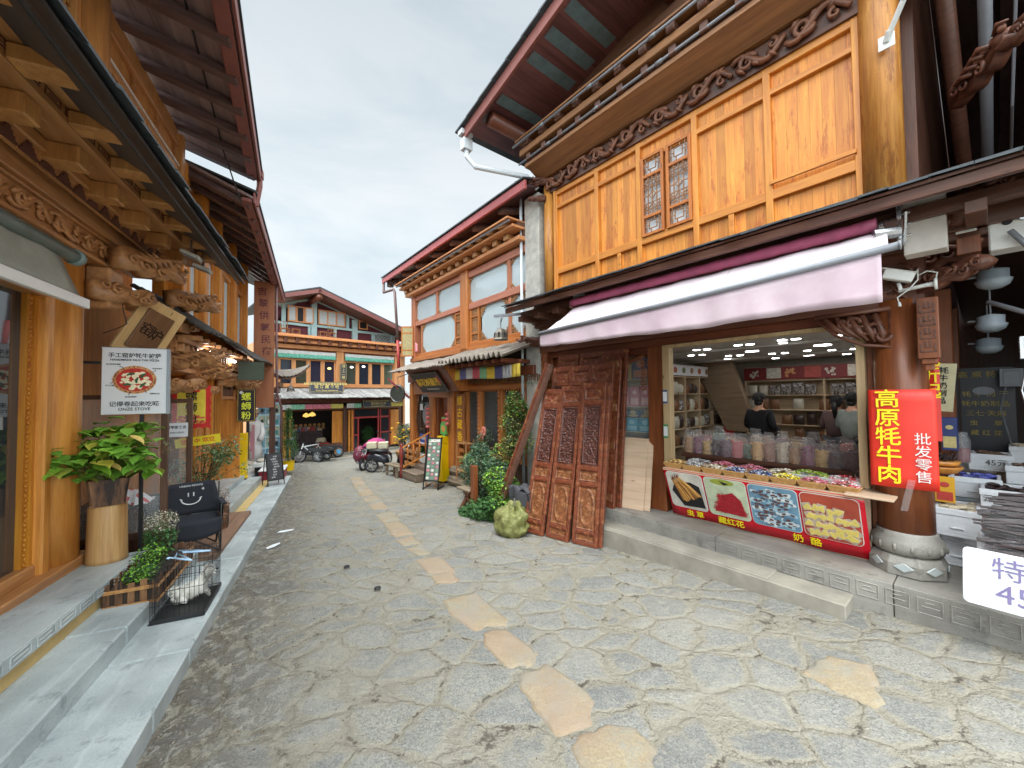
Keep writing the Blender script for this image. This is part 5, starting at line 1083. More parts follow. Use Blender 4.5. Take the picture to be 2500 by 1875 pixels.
s = MB(); s.lathe([(.06, 0), (.065, .05), (.065, .26), (.045, .3), (.05, .34)], (0, 0, 0), 16); s.build('jar_glass', cl, t, F_, smooth=True); s = MB(); s.lathe([(.055, .01), (.06, .16)], (0, 0, 0), 14); s.build('berries', flat('dark_berries', S(110, 44, 50), .5, .4, 60), t, F_)
gift(FR @ T((1.42, 1.05, .86)), .14, .26, .04, S(214, 160, 40), S(180, 60, 50), 'yellow and red packet leaning below the wooden bowls', None)
F_ = FR @ T((2.0, .3, .25)); st = thing('display_crate', 'grey crate under the pile of meat bags at the right edge', 'crate', F_); s = MB(); s.box(-.3, .7, -.15, .55, 0, .42); s.build('crate_body', M['styro'], st, F_, bevel=.01)
bagf = clearm('shiny_bag_film', (.5, .5, .52), .04, .05)
for i in range(7):
 x = 1.98 + U(-.03, .05); y = .22 + .04 * i; z = .70 + i * .055; F_ = FR @ T((x, y, z)) @ RZ(U(-.15, .15)) @ RX(.1)
 t = thing('meat_bag', 'clear bag of dark dried meat strips in the pile behind the price tray', 'bag', F_, 'bags of dried meat in a pile')
 s = MB()
 for _ in range(26): yy = U(-.2, .25); xx = U(-.28, 0); s.tube([(xx, yy, U(0, .03)), (xx + .18, yy + U(-.03, .03), U(.01, .045)), (xx + .36, yy + U(-.03, .03), U(0, .03))], [.01, .017, .01], 5)
 s.build('meat_strips', ml, t, F_)
 s = MB(); s.grid(14, 8, lambda u, v: (-.34 + .7 * u, -.25 + .52 * v, .055 * (1 - (2 * u - 1) ** 4) * (1 - (2 * v - 1) ** 4) + .016 * mnoise.noise(Vector((u * 9, v * 7, i * 3))))); s.build('bag_film', bagf, t, F_)
F_ = FR @ T((2.08, -.16, .545)) @ RX(math.radians(-8)) @ RY(math.radians(1)); t = thing('price_tray', 'white foam lid with handwritten price propped at the right edge', 'price sign', F_)
s = MB(); s.M = RX(PI / 2); s.prism(rrect(-.45, .6, -.21, .21, .035), .02); s.build('lid', M['styro'], t, F_, bevel=.004)
s = MB(); s.M = RX(PI / 2) @ T((0, 0, .02))
for (a, b, c, d) in ((-.41, .6, .175, .183), (-.41, .6, -.183, -.175), (-.41, -.402, -.18, .18)): s.box(a, b, c, d, 0, .004)
s.build('lid_rim', M['styro'], t, F_)
mi = flat('violet_marker', S(120, 110, 150), .7)
text('特价', .17, mi, t, F_ @ T((-.14, -.024, .085)) @ RX(PI / 2), ext=.001).matrix_world = W; text('45元', .19, mi, t, F_ @ T((-.1, -.024, -.09)) @ RX(PI / 2) @ Matrix.Shear('XY', 4, (0.2, 0)) if False else F_ @ T((-.1, -.024, -.09)) @ RX(PI / 2), ext=.001).matrix_world = W
# LEFT ROW: RESTAURANT NEAREST
lr = thing('carved_restaurant', 'near left timber restaurant with stepped carved eave and log posts', 'restaurant', FL)
for (x, y, r) in ((-.69, 1.5, .275),):
 s = MB(); s.lathe([(r, .33), (r * .98, 1.8), (r * .96, 3.45)], (x, y, 0), 28); s.build('log_post', M['logL'], lr, FL, smooth=True)
boxes('door_jamb', M['logL'], lr, FL, [(-1.04, -.93, 1.3, 1.45, .35, 3.1)], .015)
s = MB(); s.box(-1.08, -1.0, 1.36, 1.46, .36, 2.95); s.box(-1.14, -1.08, 1.38, 1.46, .36, 2.95)
for i in range(60): s.ball((-1.11 + .008 * (i % 2), 1.375, .42 + i * .042), .02, 1, .5, .8, 6, 4)
s.build('carved_door_edge', wood('amber_door_edge', S(214, 150, 40), S(170, 90, 24), 'z', coat=.4), lr, FL, smooth=False)
boxes('door_head', M['beamL'], lr, FL, [(-6.5, -1.0, 1.3, 1.5, 2.93, 3.12), (-6.5, -1.04, 1.24, 1.5, 3.12, 3.42)], .01)
boxes('sill_timber', M['beamL'], lr, FL, [(-6.5, -.42, 1.22, 1.34, .30, .46), (-6.5, -1.0, 1.34, 1.6, .34, .56)], .012)
s = MB(); s.box(-6.5, -1.14, 1.42, 1.43, .5, 2.93); s.build('door_glass', glassm('dark_door_glass', (.03, .035, .04), .03, .9), lr, FL)
s = MB(); s.box(-6.5, 2.3, 1.9, 2.0, .0, 4.6); s.build('inner_wall', M['upL'], lr, FL); boxes('ceiling', M['upL'], lr, FL, [(-6.5, 2.12, 1.42, 2.6, 4.32, 4.38)])
boxes('floor', flat('dark_inner_floor', S(110, 104, 98), .4), lr, FL, [(-1.2, 3.0, 1.2, 6, -.1, .3)])
s = MB(); s.box(-6.5, -.33, 1.18, 1.5, 3.40, 3.68); s.box(-6.5, -.33, 1.13, 1.2, 3.40, 3.435); s.box(-6.5, -.33, 1.14, 1.2, 3.655, 3.68); s.box(-.37, -.33, 1.14, 1.2, 3.43, 3.66)
s.build('beam', M['beamL'], lr, FL, bevel=.008)
s = MB(); scrolls(s, -4.2, -.4, 3.44, 3.65, 1.17, 8, .022); s.build('scroll_carving', M['beamL'], lr, FL, smooth=True)
s = MB(); s.box(-6.5, 1.1, 1.10, 1.5, 3.68, 3.84); s.box(-6.5, 1.2, .98, 1.5, 3.90, 4.0); s.build('eave_plate', M['beamL'], lr, FL, bevel=.008)
s = MB(); x = -4.6   # stepped dark teeth
s.box(-6.5, 1.1, 1.02, 1.1, 3.83, 3.92)
for i in range(26):
 for k in range(4): s.box(x + i * .215 + k * .024, x + i * .215 + .19 - k * .024, 1.005 - .001 * k, 1.016, 3.79 + k * .026, 3.79 + (k + 1) * .026)
s.build('stepped_teeth', M['tooth'], lr, FL)
s = MB(); s.box(-6.5, 1.1, 1.017, 1.03, 3.77, 3.93); s.build('teeth_board', M['beamL'], lr, FL)
for i in range(11):
 x = -5.4 + i * .6; boxes('eave_block', M['upL'], lr, FL, [(x, x + .17, .80, 1.04, 3.85, 4.0)], .012)
boxes('eave_board', M['beamL'], lr, FL, [(-6.5, 1.4, .86, .98, 4.0, 4.1), (-6.5, 1.4, .74, .86, 4.0, 4.12)], .004)
s = MB()
for i in range(30):
 x = -5.2 + i * .22
 for (a, b, c, d) in ((0, 4.052, .17, 4.06), (0, 4.10, .17, 4.108), (0, 4.052, .01, 4.09), (.16, 4.07, .17, 4.108), (.04, 4.075, .13, 4.082)): s.box(x + a, x + c, .735, .742, b, d)
s.build('key_fret', M['tooth'], lr, FL)
for i in range(11): x = -5.1 + i * .6; boxes('upper_block', M['upL'], lr, FL, [(x, x + .17, .46, .74, 4.0, 4.11)], .012)
boxes('eave_edge_plate', M['beamL'], lr, FL, [(-6.5, 1.5, .36, .46, 4.02, 4.12), (-6.5, 1.5, .30, .36, 3.93, 4.0)], .006)
s = MB(); s.box(-6.5, 1.5, .5, 1.5, 4.12, 4.16); s.build('eave_ceiling', M['beamL'], lr, FL)
s = MB(); s.hexa([(-6.5, .22, 3.86), (1.35, .22, 3.80), (-6.5, 1.3, 4.55), (1.35, 1.3, 4.5), (-6.5, .22, 3.885), (1.35, .22, 3.825), (-6.5, 1.3, 4.6), (1.35, 1.3, 4.55)]); s.build('eave_underboards', wood('grey_eave_boards', S(104, 100, 98), S(70, 68, 70), 'x', plank=.2), lr, FL)
s = MB(); x = -6.5
while x < 1.4:
 w = U(.28, .42)
 for r in range(3):
  y0 = .16 + .3 * r + U(-.025, .025); z0 = 3.885 + (y0 - .22) * .64 + .02
  s.hexa([(x, y0, z0 - .01), (x + w, y0, z0 + U(-.012, .004)), (x, y0 + .42, z0 + .25), (x + w, y0 + .42, z0 + .25), (x, y0, z0 + .015), (x + w, y0, z0 + .015), (x, y0 + .42, z0 + .275), (x + w, y0 + .42, z0 + .275)])
 x += w + .003
s.build('slates', M['slate'], lr, FL)
s = MB(); s.tube([(-6.5, .3, 3.85), (1.3, .3, 3.79)], .014, 6); s.build('eave_cable', M['black'], lr, FL)
for (x, y, z, sc_, rz, hd) in ((-.35, 1.0, 3.5, 1.15, -20, True), (-.5, 1.15, 3.17, .95, -25, False), (1.15, 1.0, 3.42, 1.15, -25, True), (1.1, 1.1, 3.1, .9, -25, False)):
 s = MB(); dragon(s, T((x, y, z)) @ RZ(math.radians(rz)) @ RX(-.1), sc_, head=hd); s.build('dragon_bracket', M['carveL'], lr, FL, smooth=True)
s = MB(); s.hexa([(-.5, 1.1, 2.95), (-.2, 1.1, 3.0), (-.5, 1.3, 2.95), (-.2, 1.3, 3.0), (-.5, 1.1, 3.4), (-.2, 1.1, 3.4), (-.5, 1.3, 3.4), (-.2, 1.3, 3.4)]); s.build('bracket_root', M['carveL'], lr, FL, bevel=.02)
s = MB(); s.box(-6.5, 2.1, 1.3, 1.4, 4.3, 6.5); s.build('upper_wall', M['upL'], lr, FL)
for x in (-.58, -3.2): s = MB(); s.lathe([(.21, 4.3), (.2, 6.4)], (x, 1.32, 0), 20); s.build('log_column', M['upL'], lr, FL, smooth=True)
boxes('upper_post', M['upL'], lr, FL, [(-.86, -.78, 1.24, 1.3, 4.4, 6.4), (1.98, 2.12, 1.2, 1.42, 4.4, 6.35), (-.36, -.3, 1.25, 1.3, 4.4, 6.4)], .01)
boxes('upper_rail', M['beamL'], lr, FL, [(-.3, 2.0, 1.25, 1.3, 5.72, 5.8), (-.3, 2.0, 1.24, 1.3, 6.12, 6.2), (-.3, 2.0, 1.25, 1.3, 4.9, 5.0), (-6, -.85, 1.24, 1.3, 6.12, 6.2), (-6, -.85, 1.25, 1.3, 4.9, 5.0)], .006)
boxes('white_strip', M['white'], lr, FL, [(-.3, 2.0, 1.235, 1.25, 5.80, 5.825)])
for i in range(4): boxes('panel_stile', M['beamL'], lr, FL, [(-.3 + i * .72, -.24 + i * .72, 1.26, 1.3, 5.825, 6.12)], .004)
def lwin(x0, x1, z0, z1, glassy, name='lattice_window'):
 f = MB(); e = .04; f.box(x0, x0 + e, 1.22, 1.29, z0, z1); f.box(x1 - e, x1, 1.22, 1.29, z0, z1); f.box(x0 + e, x1 - e, 1.222, 1.288, z0, z0 + e); f.box(x0 + e, x1 - e, 1.222, 1.288, z1 - e, z1)
 w = f.build(name, M['upL'], lr, FL, bevel=.004)
 g_ = MB(); g_.box(x0 + e, x1 - e, 1.285, 1.292, z0 + e, z1 - e); g_.build('pane', M['skyglass'], w, FL)
 if not glassy: l = MB(); lattice(l, x0 + e, x1 - e, z0 + e, z1 - e, 1.26, 0, .014, 0); l.build('lattice', M['upL'], w, FL)
for i in range(5): lwin(-.28 + i * .46, .16 + i * .46, 5.02, 5.7, i > 1)
for i in range(5): lwin(-1.32 - i * .46, -.88 - i * .46, 5.02, 6.1, False)
def roofL(par, pts, name, mat_so, zt):
 (x0, ya, za), (x1, yb, zb), yw, zw0, zw1 = pts
 s = MB(); s.hexa([(x0, ya, za), (x1, yb, zb), (x0, yw, zw0), (x1, yw, zw1), (x0, ya, za + .05), (x1, yb, zb + .05), (x0, yw, zw0 + .05), (x1, yw, zw1 + .05)]); s.build('soffit', mat_so, par, FL)
 n = int((x1 - x0) / .62)
 for i in range(n + 1):
  f = (i + .35) / (n + .5); x = x0 + (x1 - x0) * f; y = ya + (yb - ya) * f; z = za + (zb - za) * f; zw = zw0 + (zw1 - zw0) * f
  s = MB(); s.bar((x, y + .06, z - .05), (x, yw, zw - .07), .15, .1); s.build('rafter', M['rafter'], par, FL, bevel=.005)
 s = MB(); s.bar((x0, ya - .02, za + .03), (x1, yb - .02, zb + .03), .035, .2); s.bar((x0, ya + .1, za - .03), (x1, yb + .1, zb - .03), .16, .07); s.build('fascia', M['fascia'], par, FL, bevel=.005)
 s = MB(); s.hexa([(x0, ya - .06, za + .13), (x1, yb - .06, zb + .13), (x0, yw + 5, zw0 + 1.6), (x1, yw + 5, zw1 + 1.6), (x0, ya - .06, za + .17), (x1, yb - .06, zb + .17), (x0, yw + 5, zw0 + 1.64), (x1, yw + 5, zw1 + 1.64)]); s.build('roof_sheet', M['slate'], par, FL)
roofL(lr, ((-6.5, -.42, 6.3), (2.75, .25, 6.25), 1.4, 6.62, 6.62), 'upper', M['soffit'], 0)
s = MB(); s.tube([(-6, .25, 6.35), (-2, .35, 6.36), (2.2, .7, 6.36)], .014, 6); s.tube([(2.0, .7, 6.36), (2.3, .6, 6.0), (2.0, .5, 5.7), (2.6, .5, 5.65)], .012, 6); s.build('soffit_cable', M['black'], lr, FL)
s = MB(); s.tube([(2.75, .24, 6.35), (2.78, .24, 6.1), (2.78, .3, 5.7)], .05, 8); s.box(2.7, 2.85, .18, .32, 6.26, 6.4); s.build('downpipe', M['fascia'], lr, FL)
t = thing('blind', 'grey green rolled canvas blind hanging under the near left carved beam', 'blind', FL @ T((-1.8, 1.0, 3.2)))
s = MB(); s.tube([(-6, 1.02, 3.22), (-1.32, 1.02, 3.24)], .055, 12); s.tube([(-1.34, 1.02, 3.24), (-1.28, 1.02, 3.24)], .07, 12); s.build('blind_roller', flat('sage_metal_tube', S(120, 140, 138), .35), t, FL, smooth=True)
s = MB(); s.grid(30, 6, lambda u, v: (-6 + 4.52 * u, 1.03 - .12 * (1 - v) + .012 * sin(u * 50 + v * 2), 2.86 + .36 * v)); s.build('canvas', flat('grey_canvas', S(150, 152, 142), .7), t, FL, smooth=True, solid=.003)
s = MB(); s.box(-6, -1.4, .88, .92, 2.78, 2.86); s.build('bottom_bar', M['white'], t, FL, bevel=.004)
for i, (x, z) in enumerate(((.75, 3.74), (1.25, 3.72))):
 F_ = FL @ T((x - .5, .62, z + .1)); t = thing('flood_lamp', 'flat white lamp under the near left eave, %s one' % ('nearer', 'farther')[i], 'lamp', F_, 'white lamps under the left eave')
 s = MB(); s.M = RX(.35); s.box(-.09, .09, -.1, .1, -.02, .02); s.build('lamp_case', M['white'], t, F_, bevel=.006); s = MB(); s.box(-.01, .01, -.01, .01, .02, .2); s.build('lamp_arm', M['chrome'], t, F_)
 s = MB(); s.M = RX(.35); s.box(-.08, .08, -.085, .085, -.026, -.021); s.build('lamp_glass', M['grayplastic'], t, F_)
def fromcorners(BL, BR, TL): return basis(Vector(BR) - Vector(BL), Vector(TL) - Vector(BL), BL)
WM = FL @ fromcorners((-.06, 1.25, 2.60), (.36, 1.0, 2.44), (-.1, 1.04, 3.26))
t = thing('tilted_name_board', 'pale wooden board with a raised brown plaque tilted forward above the pizza sign', 'sign', WM)
s = MB(); s.box(0, .53, 0, .7, -.04, 0); s.build('board', wood('blond_board', S(222, 188, 134), S(186, 148, 96), 'y', contrast=.8), t, WM, bevel=.006)
s = MB(); s.box(.09, .42, .07, .58, 0, .03); s.build('plaque', wood('brown_plaque', S(130, 92, 60), S(98, 66, 42), 'y'), t, WM, bevel=.008)
for c, x, y in (('窑', .19, .33), ('炉', .32, .31)): text(c, .16, flat('ink_with_shine', S(44, 34, 30), .25), t, WM @ T((x, y, .032)), bold=.001).matrix_world = W
text('ONZE', .04, M['tooth'], t, WM @ T((.26, .12, .032)), ext=.001).matrix_world = W
s = MB(); s.tube([(.0, .3, .0), (-.1, .45, -.05), (-.16, .62, -.1)], .006, 5); s.tube([(.0, .3, 0), (-.06, .2, .0), (-.12, .1, -.03)], .005, 5); s.build('wire', M['black'], t, WM)
PM = FL @ basis((0, -1, 0), (0, 0, 1), (-.3, .955, 2.2))
t = thing('pizza_sign', 'white pizza light box sign with dark lettering, mounted off the near left post', 'sign', PM)
s = MB(); s.box(-.275, .27, -.365, .365, -.07, 0); s.build('box_face', M['paper'], t, PM, bevel=.004)
s = MB(); s.box(.27, .285, -.37, .37, -.075, .003); s.box(-.28, .285, .365, .37, -.075, .003); s.build('box_rim', M['grayplastic'], t, PM)
tx = lambda b, sz, x, y, bd=.0, sx=1.0: text(b, sz, M['ink'], t, PM @ T((x, y, .003)), ext=.0008, bold=bd, sx=sx)
def fixw(o): o.matrix_world = W; return o
fixw(text('手工窑炉牦牛披萨', .056, M['ink'], t, PM @ T((0, .28, .003)), ext=.0008, bold=.0006)); fixw(text('HANDMADE KILN YAK PIZZA', .031, M['ink'], t, PM @ T((0, .232, .003)), ext=.0008, bold=.0006))
fixw(text('记得卷起来吃哦', .06, M['ink'], t, PM @ T((0, -.255, .003)), ext=.0008, bold=.0006)); fixw(text('ONZE STOVE', .045, M['ink'], t, PM @ T((0, -.31, .003)), ext=.0008, bold=.0006))
for b_, x, y in (('48小时冷藏发酵', -.18, .182), ('新鲜罗勒叶', .19, .14), ('手工番茄酱', -.2, -.05), ('意式高温窑烤', -.03, -.175), ('高原牦牛肉', .17, -.14)): fixw(text(b_, .017, M['ink'], t, PM @ T((x, y, .003)), ext=.0006, bold=.0003))
s = MB(); s.M = T((0, .0, .002)); n = 40
s.prism([(.185 * cos(2 * PI * i / n) * (1 + .01 * sin(i * 3)), .015 + .155 * sin(2 * PI * i / n)) for i in range(n)], .004, 0)
s.prism([(.155 * cos(2 * PI * i / n), .015 + .128 * sin(2 * PI * i / n)) for i in range(n)], .006, 1)
for i in range(46):
 a = U(0, 2 * PI); r = rnd() ** .6 * .125; k = U(.012, .03); s.ball((r * cos(a), .015 + r * .82 * sin(a), .006), k, 1, .7, .08, 8, 4, 2)
for i in range(60): a = U(0, 2 * PI); s.ball((.17 * cos(a), .015 + .142 * sin(a), .004), U(.004, .009), 1, 1, .3, 6, 4, 3 if i % 3 else 0)
for (x, y, a) in ((-.03, .075, .2), (.07, .06, .9), (.02, .01, 1.4), (-.06, -.04, .1), (.07, -.045, .8)):
 o_ = s.M; s.M = o_ @ T((x, y, .011)) @ RZ(a)
 for k in range(3): s.ball((k * .016 - .016, (k % 2) * .008, 0), .02, 1, .5, .12, 8, 4, 4)
 s.M = o_
s.build('pizza_picture', [flat('crust', S(206, 150, 100), .7, .3, 40), flat('tomato', S(190, 50, 36), .6, .3, 40), flat('mozzarella', S(240, 230, 196), .6, .1, 40), flat('char', S(110, 64, 40), .8), flat('basil', S(50, 90, 56), .5)], t, PM)
s = MB()
for pts in ([(-.13, .16), (-.1, .15), (-.09, .12)], [(.18, .12), (.14, .1), (.16, .08), (.13, .06)], [(-.2, -.03), (-.17, .0), (-.19, .02), (-.15, .03)], [(-.05, -.155), (-.04, -.13), (-.02, -.12)], [(.1, -.13), (.09, -.1), (.07, -.09)]): s.tube([(x, y, .006) for x, y in pts], .0028, 4)
s.build('pointer_lines', M['ink'], t, PM)
s = MB(); s.bar((-.3, .2, -.04), (-.5, .2, -.04), .03, .03); s.bar((.05, -.37, -.04), (.05, -1.9, -.06), .03, .03); s.build('sign_bracket', M['black'], t, PM)
t = thing('glass_screen', 'brown framed glass wind screen round the terrace beside the near left post', 'screen', FL @ T((.0, .9, .1)))
boxes('screen_frame', wood('umber_frame', S(104, 74, 54), S(76, 52, 40), 'z'), t, FL, [(-.02, .04, .75, .81, .05, 2.05), (-.02, .04, .81, 1.9, .38, .46), (-.02, .04, .81, 1.9, 2.0, 2.05), (1.2, 1.26, .83, .89, .1, 2.0), (1.2, 1.26, 1.12, 1.18, .1, 2.0), (1.2, 1.26, .89, 1.12, 1.94, 2.0), (1.2, 1.26, .89, 1.12, .32, .38), (-.02, .04, 1.84, 1.9, .3, 2.05)], .004)
cg = clearm('screen_glass', (.8, .84, .84), .03, .14)
s = MB(); s.box(.005, .011, .81, 1.84, .46, 2.0); s.build('screen_pane', cg, t, FL); s = MB(); s.box(1.225, 1.231, .89, 1.12, .38, 1.94); s.build('screen_pane', cg, t, FL)
F_ = FL @ T((.45, 1.35, .1)); t = thing('cloth_table', 'low table under a black cloth behind the glass screen', 'table', F_)
s = MB(); s.grid(12, 10, lambda u, v: ((u - .5) * .7, (v - .5) * .9, .62 + .03 * sin(u * 9) * sin(v * 7) - .5 * max(0, abs(v - .5) * 2 - .86) * 4)); s.build('black_cloth', M['black'], t, F_, smooth=True, solid=.004); s = MB(); s.box(-.3, .3, -.35, .35, 0, .58); s.build('table_base', M['darkz'], t, F_)
F_ = FL @ T((.3, 1.2, .75)); s = MB()
s.grid(16, 12, lambda u, v: ((u - .5) * .3 + .02 * sin(v * 20), (v - .5) * .42, .16 * sin(PI * u) * sin(PI * v) + .05 * mnoise.noise(Vector((u * 6, v * 6, 1)))), mf=lambda u, v: 1 if mnoise.noise(Vector((u * 5, v * 5, 9))) > .12 else 0)
tag(s.build('carrier_bag', [M['paper'], flat('bag_red', S(206, 70, 76), .4)], None, F_, smooth=True), 'crumpled white and red carrier bag on the black cloth table', 'bag')
s = MB(); s.lathe([(.04, 0), (.045, .2), (.02, .24), (.02, .27)], (0, 0, 0), 12); tag(s.build('bottle', flat('teal_bottle', S(70, 170, 170), .2), None, FL @ T((.2, 1.62, .62))), 'teal bottle standing behind the plant at the left post', 'bottle')
s = MB(); s.box(-.1, .1, -.1, .1, 0, .52); tag(s.build('side_stand', M['darkz'], None, FL @ T((.2, 1.62, .1))), 'dark stand under the teal bottle', 'stand')
F_ = FL @ T((-.55, 1.06, .35)); s = MB(); prof = [(.16, 0), (.155, .05), (.15, .3), (.145, .56), (.14, .58)]; s.lathe(prof, (0, 0, 0), 24)
t = tag(s.build('log_stump', wood('pale_stripped_log', S(206, 164, 108), S(164, 120, 72), 'z', contrast=1.1), None, F_, smooth=True), 'pale upright log stump carrying the leafy wooden pot', 'stump')
F_ = FL @ T((-.55, 1.06, .93)); t = thing('potted_plant', 'bright green broad leaved plant in a scorched wooden pot on the log stump', 'plant', F_)
s = MB(); R_ = RZ(.35)
for k in range(4):
 a = R_ @ RZ(k * PI / 2); o_ = s.M; s.M = a; s.hexa([(-.125, -.125, 0), (.125, -.125, 0), (-.125, -.1, 0), (.125, -.1, 0), (-.155, -.155, .27), (.155, -.155, .27), (-.155, -.13, .27), (.155, -.13, .27)]); s.M = o_
s.M = R_; s.box(-.13, .13, -.13, .13, .0, .02); m = N('scorched_pot'); n_ = m.noise(m.map((10, 10, 1.2)), 1, 5, .7); mm_ = m.ramp(n_, [(.4, S(44, 30, 24)), (.52, S(112, 76, 50)), (.65, S(150, 108, 70))]); m.bump(n_, .5, .01); m.fin(mm_, .6)
s.build('wooden_pot', m.mat, t, F_, bevel=.004); s = MB(); s.M = R_; s.box(-.13, .13, -.13, .13, .2, .235); s.build('soil', M['soil'], t, F_)
s = MB(); tips = []
for i in range(36):
 a = U(0, 2 * PI); r = U(.05, .44); z = .42 + U(.0, .42) * (1 - r * .6); tips.append((r * cos(a) * .95, r * sin(a) * 1.05, z))
branches(s, (0, 0, .2), tips, .008); s.build('stems', flat('green_stem', S(120, 130, 70), .6), t, F_)
s = MB()
def bigleaf(mb, p, d, size, m):
 d = Vector(d).normalized(); side = d.cross(Vector((0, 0, 1))).normalized(); up = side.cross(d); rows = [(0, .05, 0), (.08, .36, .01), (.3, .5, .03), (.55, .47, .02), (.78, .3, -.04), (.92, .12, -.09), (1, 0, -.14)]
 P_ = Vector(p); ids = []
 for (l, w_, z) in rows: ids.append(mb.vs([P_ + d * (l * size) + side * (w_ * size * s_) + up * (size * (z + .12 * abs(s_) * (w_ > 0))) for s_ in (-1, 0, 1)]))
 for a, b in zip(ids, ids[1:]): mb.f += [(a, b, b + 1, a + 1), (a + 1, b + 1, b + 2, a + 2)]; mb.m += [m, m]
for tp in tips:
 for k in range(8):
  a = U(0, 2 * PI); bigleaf(s, (tp[0] + U(-.06, .06), tp[1] + U(-.06, .06), tp[2] + U(-.14, .07)), (cos(a), sin(a), U(-.7, .1)), U(.1, .17), 0 if rnd() < .8 else (1 if rnd() < .8 else 2))
s.build('leaves', [M['leaf1'], M['leaf4'], flat('yellowing_leaf', S(206, 180, 96), .6)], t, F_, smooth=True)
s = MB(); leafy(s, [(-.1, .48, .42, .06, .1, .08), (.15, -.42, .55, .07, .07, .09)], 260, .022, (0, 1)); s.build('seed_heads', [M['leafbr'], M['leaf3']], t, F_)
F_ = FL @ T((-.82, .62, zf(FL, -.82, .62) + .28)); t = thing('picket_planter', 'scorched wooden picket planter with green herbs on the left steps', 'planter', F_)
s = MB(); X0, X1, Y0, Y1 = -.42, .50, -.17, .17
for i in range(12): x = X0 + (X1 - X0) * i / 11; h = .2 + .02 * (i % 2); s.box(x - .025, x + .025, Y0 - .012, Y0, .0, h); s.box(x - .025, x + .025, Y1, Y1 + .012, .0, h)
for i in range(5): y = Y0 + (Y1 - Y0) * i / 4; h = .2 + .02 * (i % 2); s.box(X0 - .04, X0 - .028, y - .025, y + .025, 0, h); s.box(X1 + .028, X1 + .04, y - .025, y + .025, 0, h)
s.build('pickets', m.mat, t, F_, bevel=.003)
boxes('planter_rail', wood('honey_rail', S(200, 150, 90), S(150, 100, 54), 'x'), t, F_, [(X0 - .05, X1 + .05, Y0 - .026, Y0 - .012, .13, .16), (X0 - .052, X0 - .04, Y0 - .02, Y1 + .02, .13, .16), (X0 - .05, X1 + .05, Y0 - .026, Y0 - .012, .0, .025), (X0 - .054, X0 - .04, Y0 - .02, Y1 + .02, 0, .025)], .003)
s = MB(); s.box(X0 - .02, X1 + .02, Y0, Y1, .02, .14); s.build('soil', M['soil'], t, F_)
s = MB(); leafy(s, [(-.25, 0, .2, .12, .14, .08), (.0, .02, .26, .16, .14, .14)], 900, .03, (0, 1)); s.build('herbs', [M['leaf2'], M['leaf1']], t, F_)
s = MB(); tp = [(U(.1, .45), U(-.12, .16), U(.4, .62)) for _ in range(14)]; branches(s, (.28, 0, .12), tp, .007); s.build('twigs', M['stem'], t, F_)
s = MB(); leafy(s, [(.28, .02, .36, .16, .15, .16)], 500, .045, (0,)); leafy(s, [(.3, .02, .54, .18, .15, .12)], 900, .02, (1, 2)); s.build('shrub_leaves', [M['leaf2'], M['leaf3'], flat('white_tiny_flower', S(206, 196, 176), .7)], t, F_)
F_ = FL @ T((-1.17, .24, zf(FL, -1.17, .24) + .142)); t = thing('wire_cage', 'black wire pet cage standing on the left kerb with a white puppy inside', 'cage', F_)
s = MB(); hx, hy, H_ = .30, .19, .46; w_ = .0022
for i in range(19): x = -hx + 2 * hx * i / 18; s.tube([(x, -hy, 0), (x, -hy, H_), (x, hy, H_), (x, hy, 0)], w_, 4)
for i in range(12): y = -hy + 2 * hy * i / 11; s.tube([(-hx, y, 0), (-hx, y, H_)], w_, 4); s.tube([(hx, y, 0), (hx, y, H_)], w_, 4)
for z in (.04, .16, .28, .4, H_):
 s.tube([(-hx, -hy, z), (hx, -hy, z), (hx, hy, z), (-hx, hy, z), (-hx, -hy, z)], .0035 if z in (.04, H_) else w_ * 1.2, 4)
for x in (-.1, .1): s.tube([(x, -hy, H_), (x, hy, H_)], .0035, 4)
s.build('wire_bars', M['black'], t, F_)
s = MB(); s.box(-hx - .01, hx + .01, -hy - .01, hy + .01, .005, .02); s.box(-hx - .012, hx + .012, -hy - .012, -hy, .005, .045); s.box(-hx - .012, -hx, -hy, hy, .005, .045); s.build('tray', M['black'], t, F_, bevel=.004)
DF = F_ @ T((.06, -.04, .022)) @ Matrix.Diagonal((.9, .72, .95, 1))
pts = [(-.14, 0, .08, .06), (-.04, .0, .10, .065), (.06, .0, .13, .055), (.11, 0, .2, .045), (.14, .0, .26, .05), (.2, .0, .25, .03), (-.14, .05, .04, .04), (-.08, .09, .02, .018), (-.14, -.05, .04, .04), (-.08, -.09, .02, .018), (.1, .04, .08, .025), (.16, .05, .012, .017), (.1, -.04, .08, .025), (.16, -.05, .012, .017), (-.2, .02, .1, .02), (-.23, .04, .15, .018)]
M['fur'] = flat('cream_white_fur', S(240, 236, 226), .9, .06, 40, .8)
dog = skinmesh('puppy', pts, [(0, 1), (1, 2), (2, 3), (3, 4), (4, 5), (0, 6), (6, 7), (0, 8), (8, 9), (2, 10), (10, 11), (2, 12), (12, 13), (0, 14), (14, 15)], [M['fur']], DF @ RZ(math.radians(-75)), None, 2)
tag(dog, 'fluffy white puppy sitting inside the wire cage on the left kerb', 'dog')
s = MB()
segs = [((-.16, 0, .09), .085), ((-.06, 0, .11), .09), ((.03, 0, .12), .08), ((.09, 0, .19), .065), ((.14, 0, .26), .07), ((-.22, .03, .13), .035)]
for c, r in segs:
 for _ in range(260):
  a, e_ = U(0, 2 * PI), math.acos(U(-.9, 1)); n_ = Vector((sin(e_) * cos(a), sin(e_) * sin(a), cos(e_))); p = Vector(c) + n_ * r * .75; q = p + n_ * .03 + Vector((U(-.015, .015), U(-.015, .015), -.014)); sd_ = n_.orthogonal().normalized() * .006
  b = s.vs([p - sd_, p + sd_, q]); s.fs(b, [(0, 1, 2)])
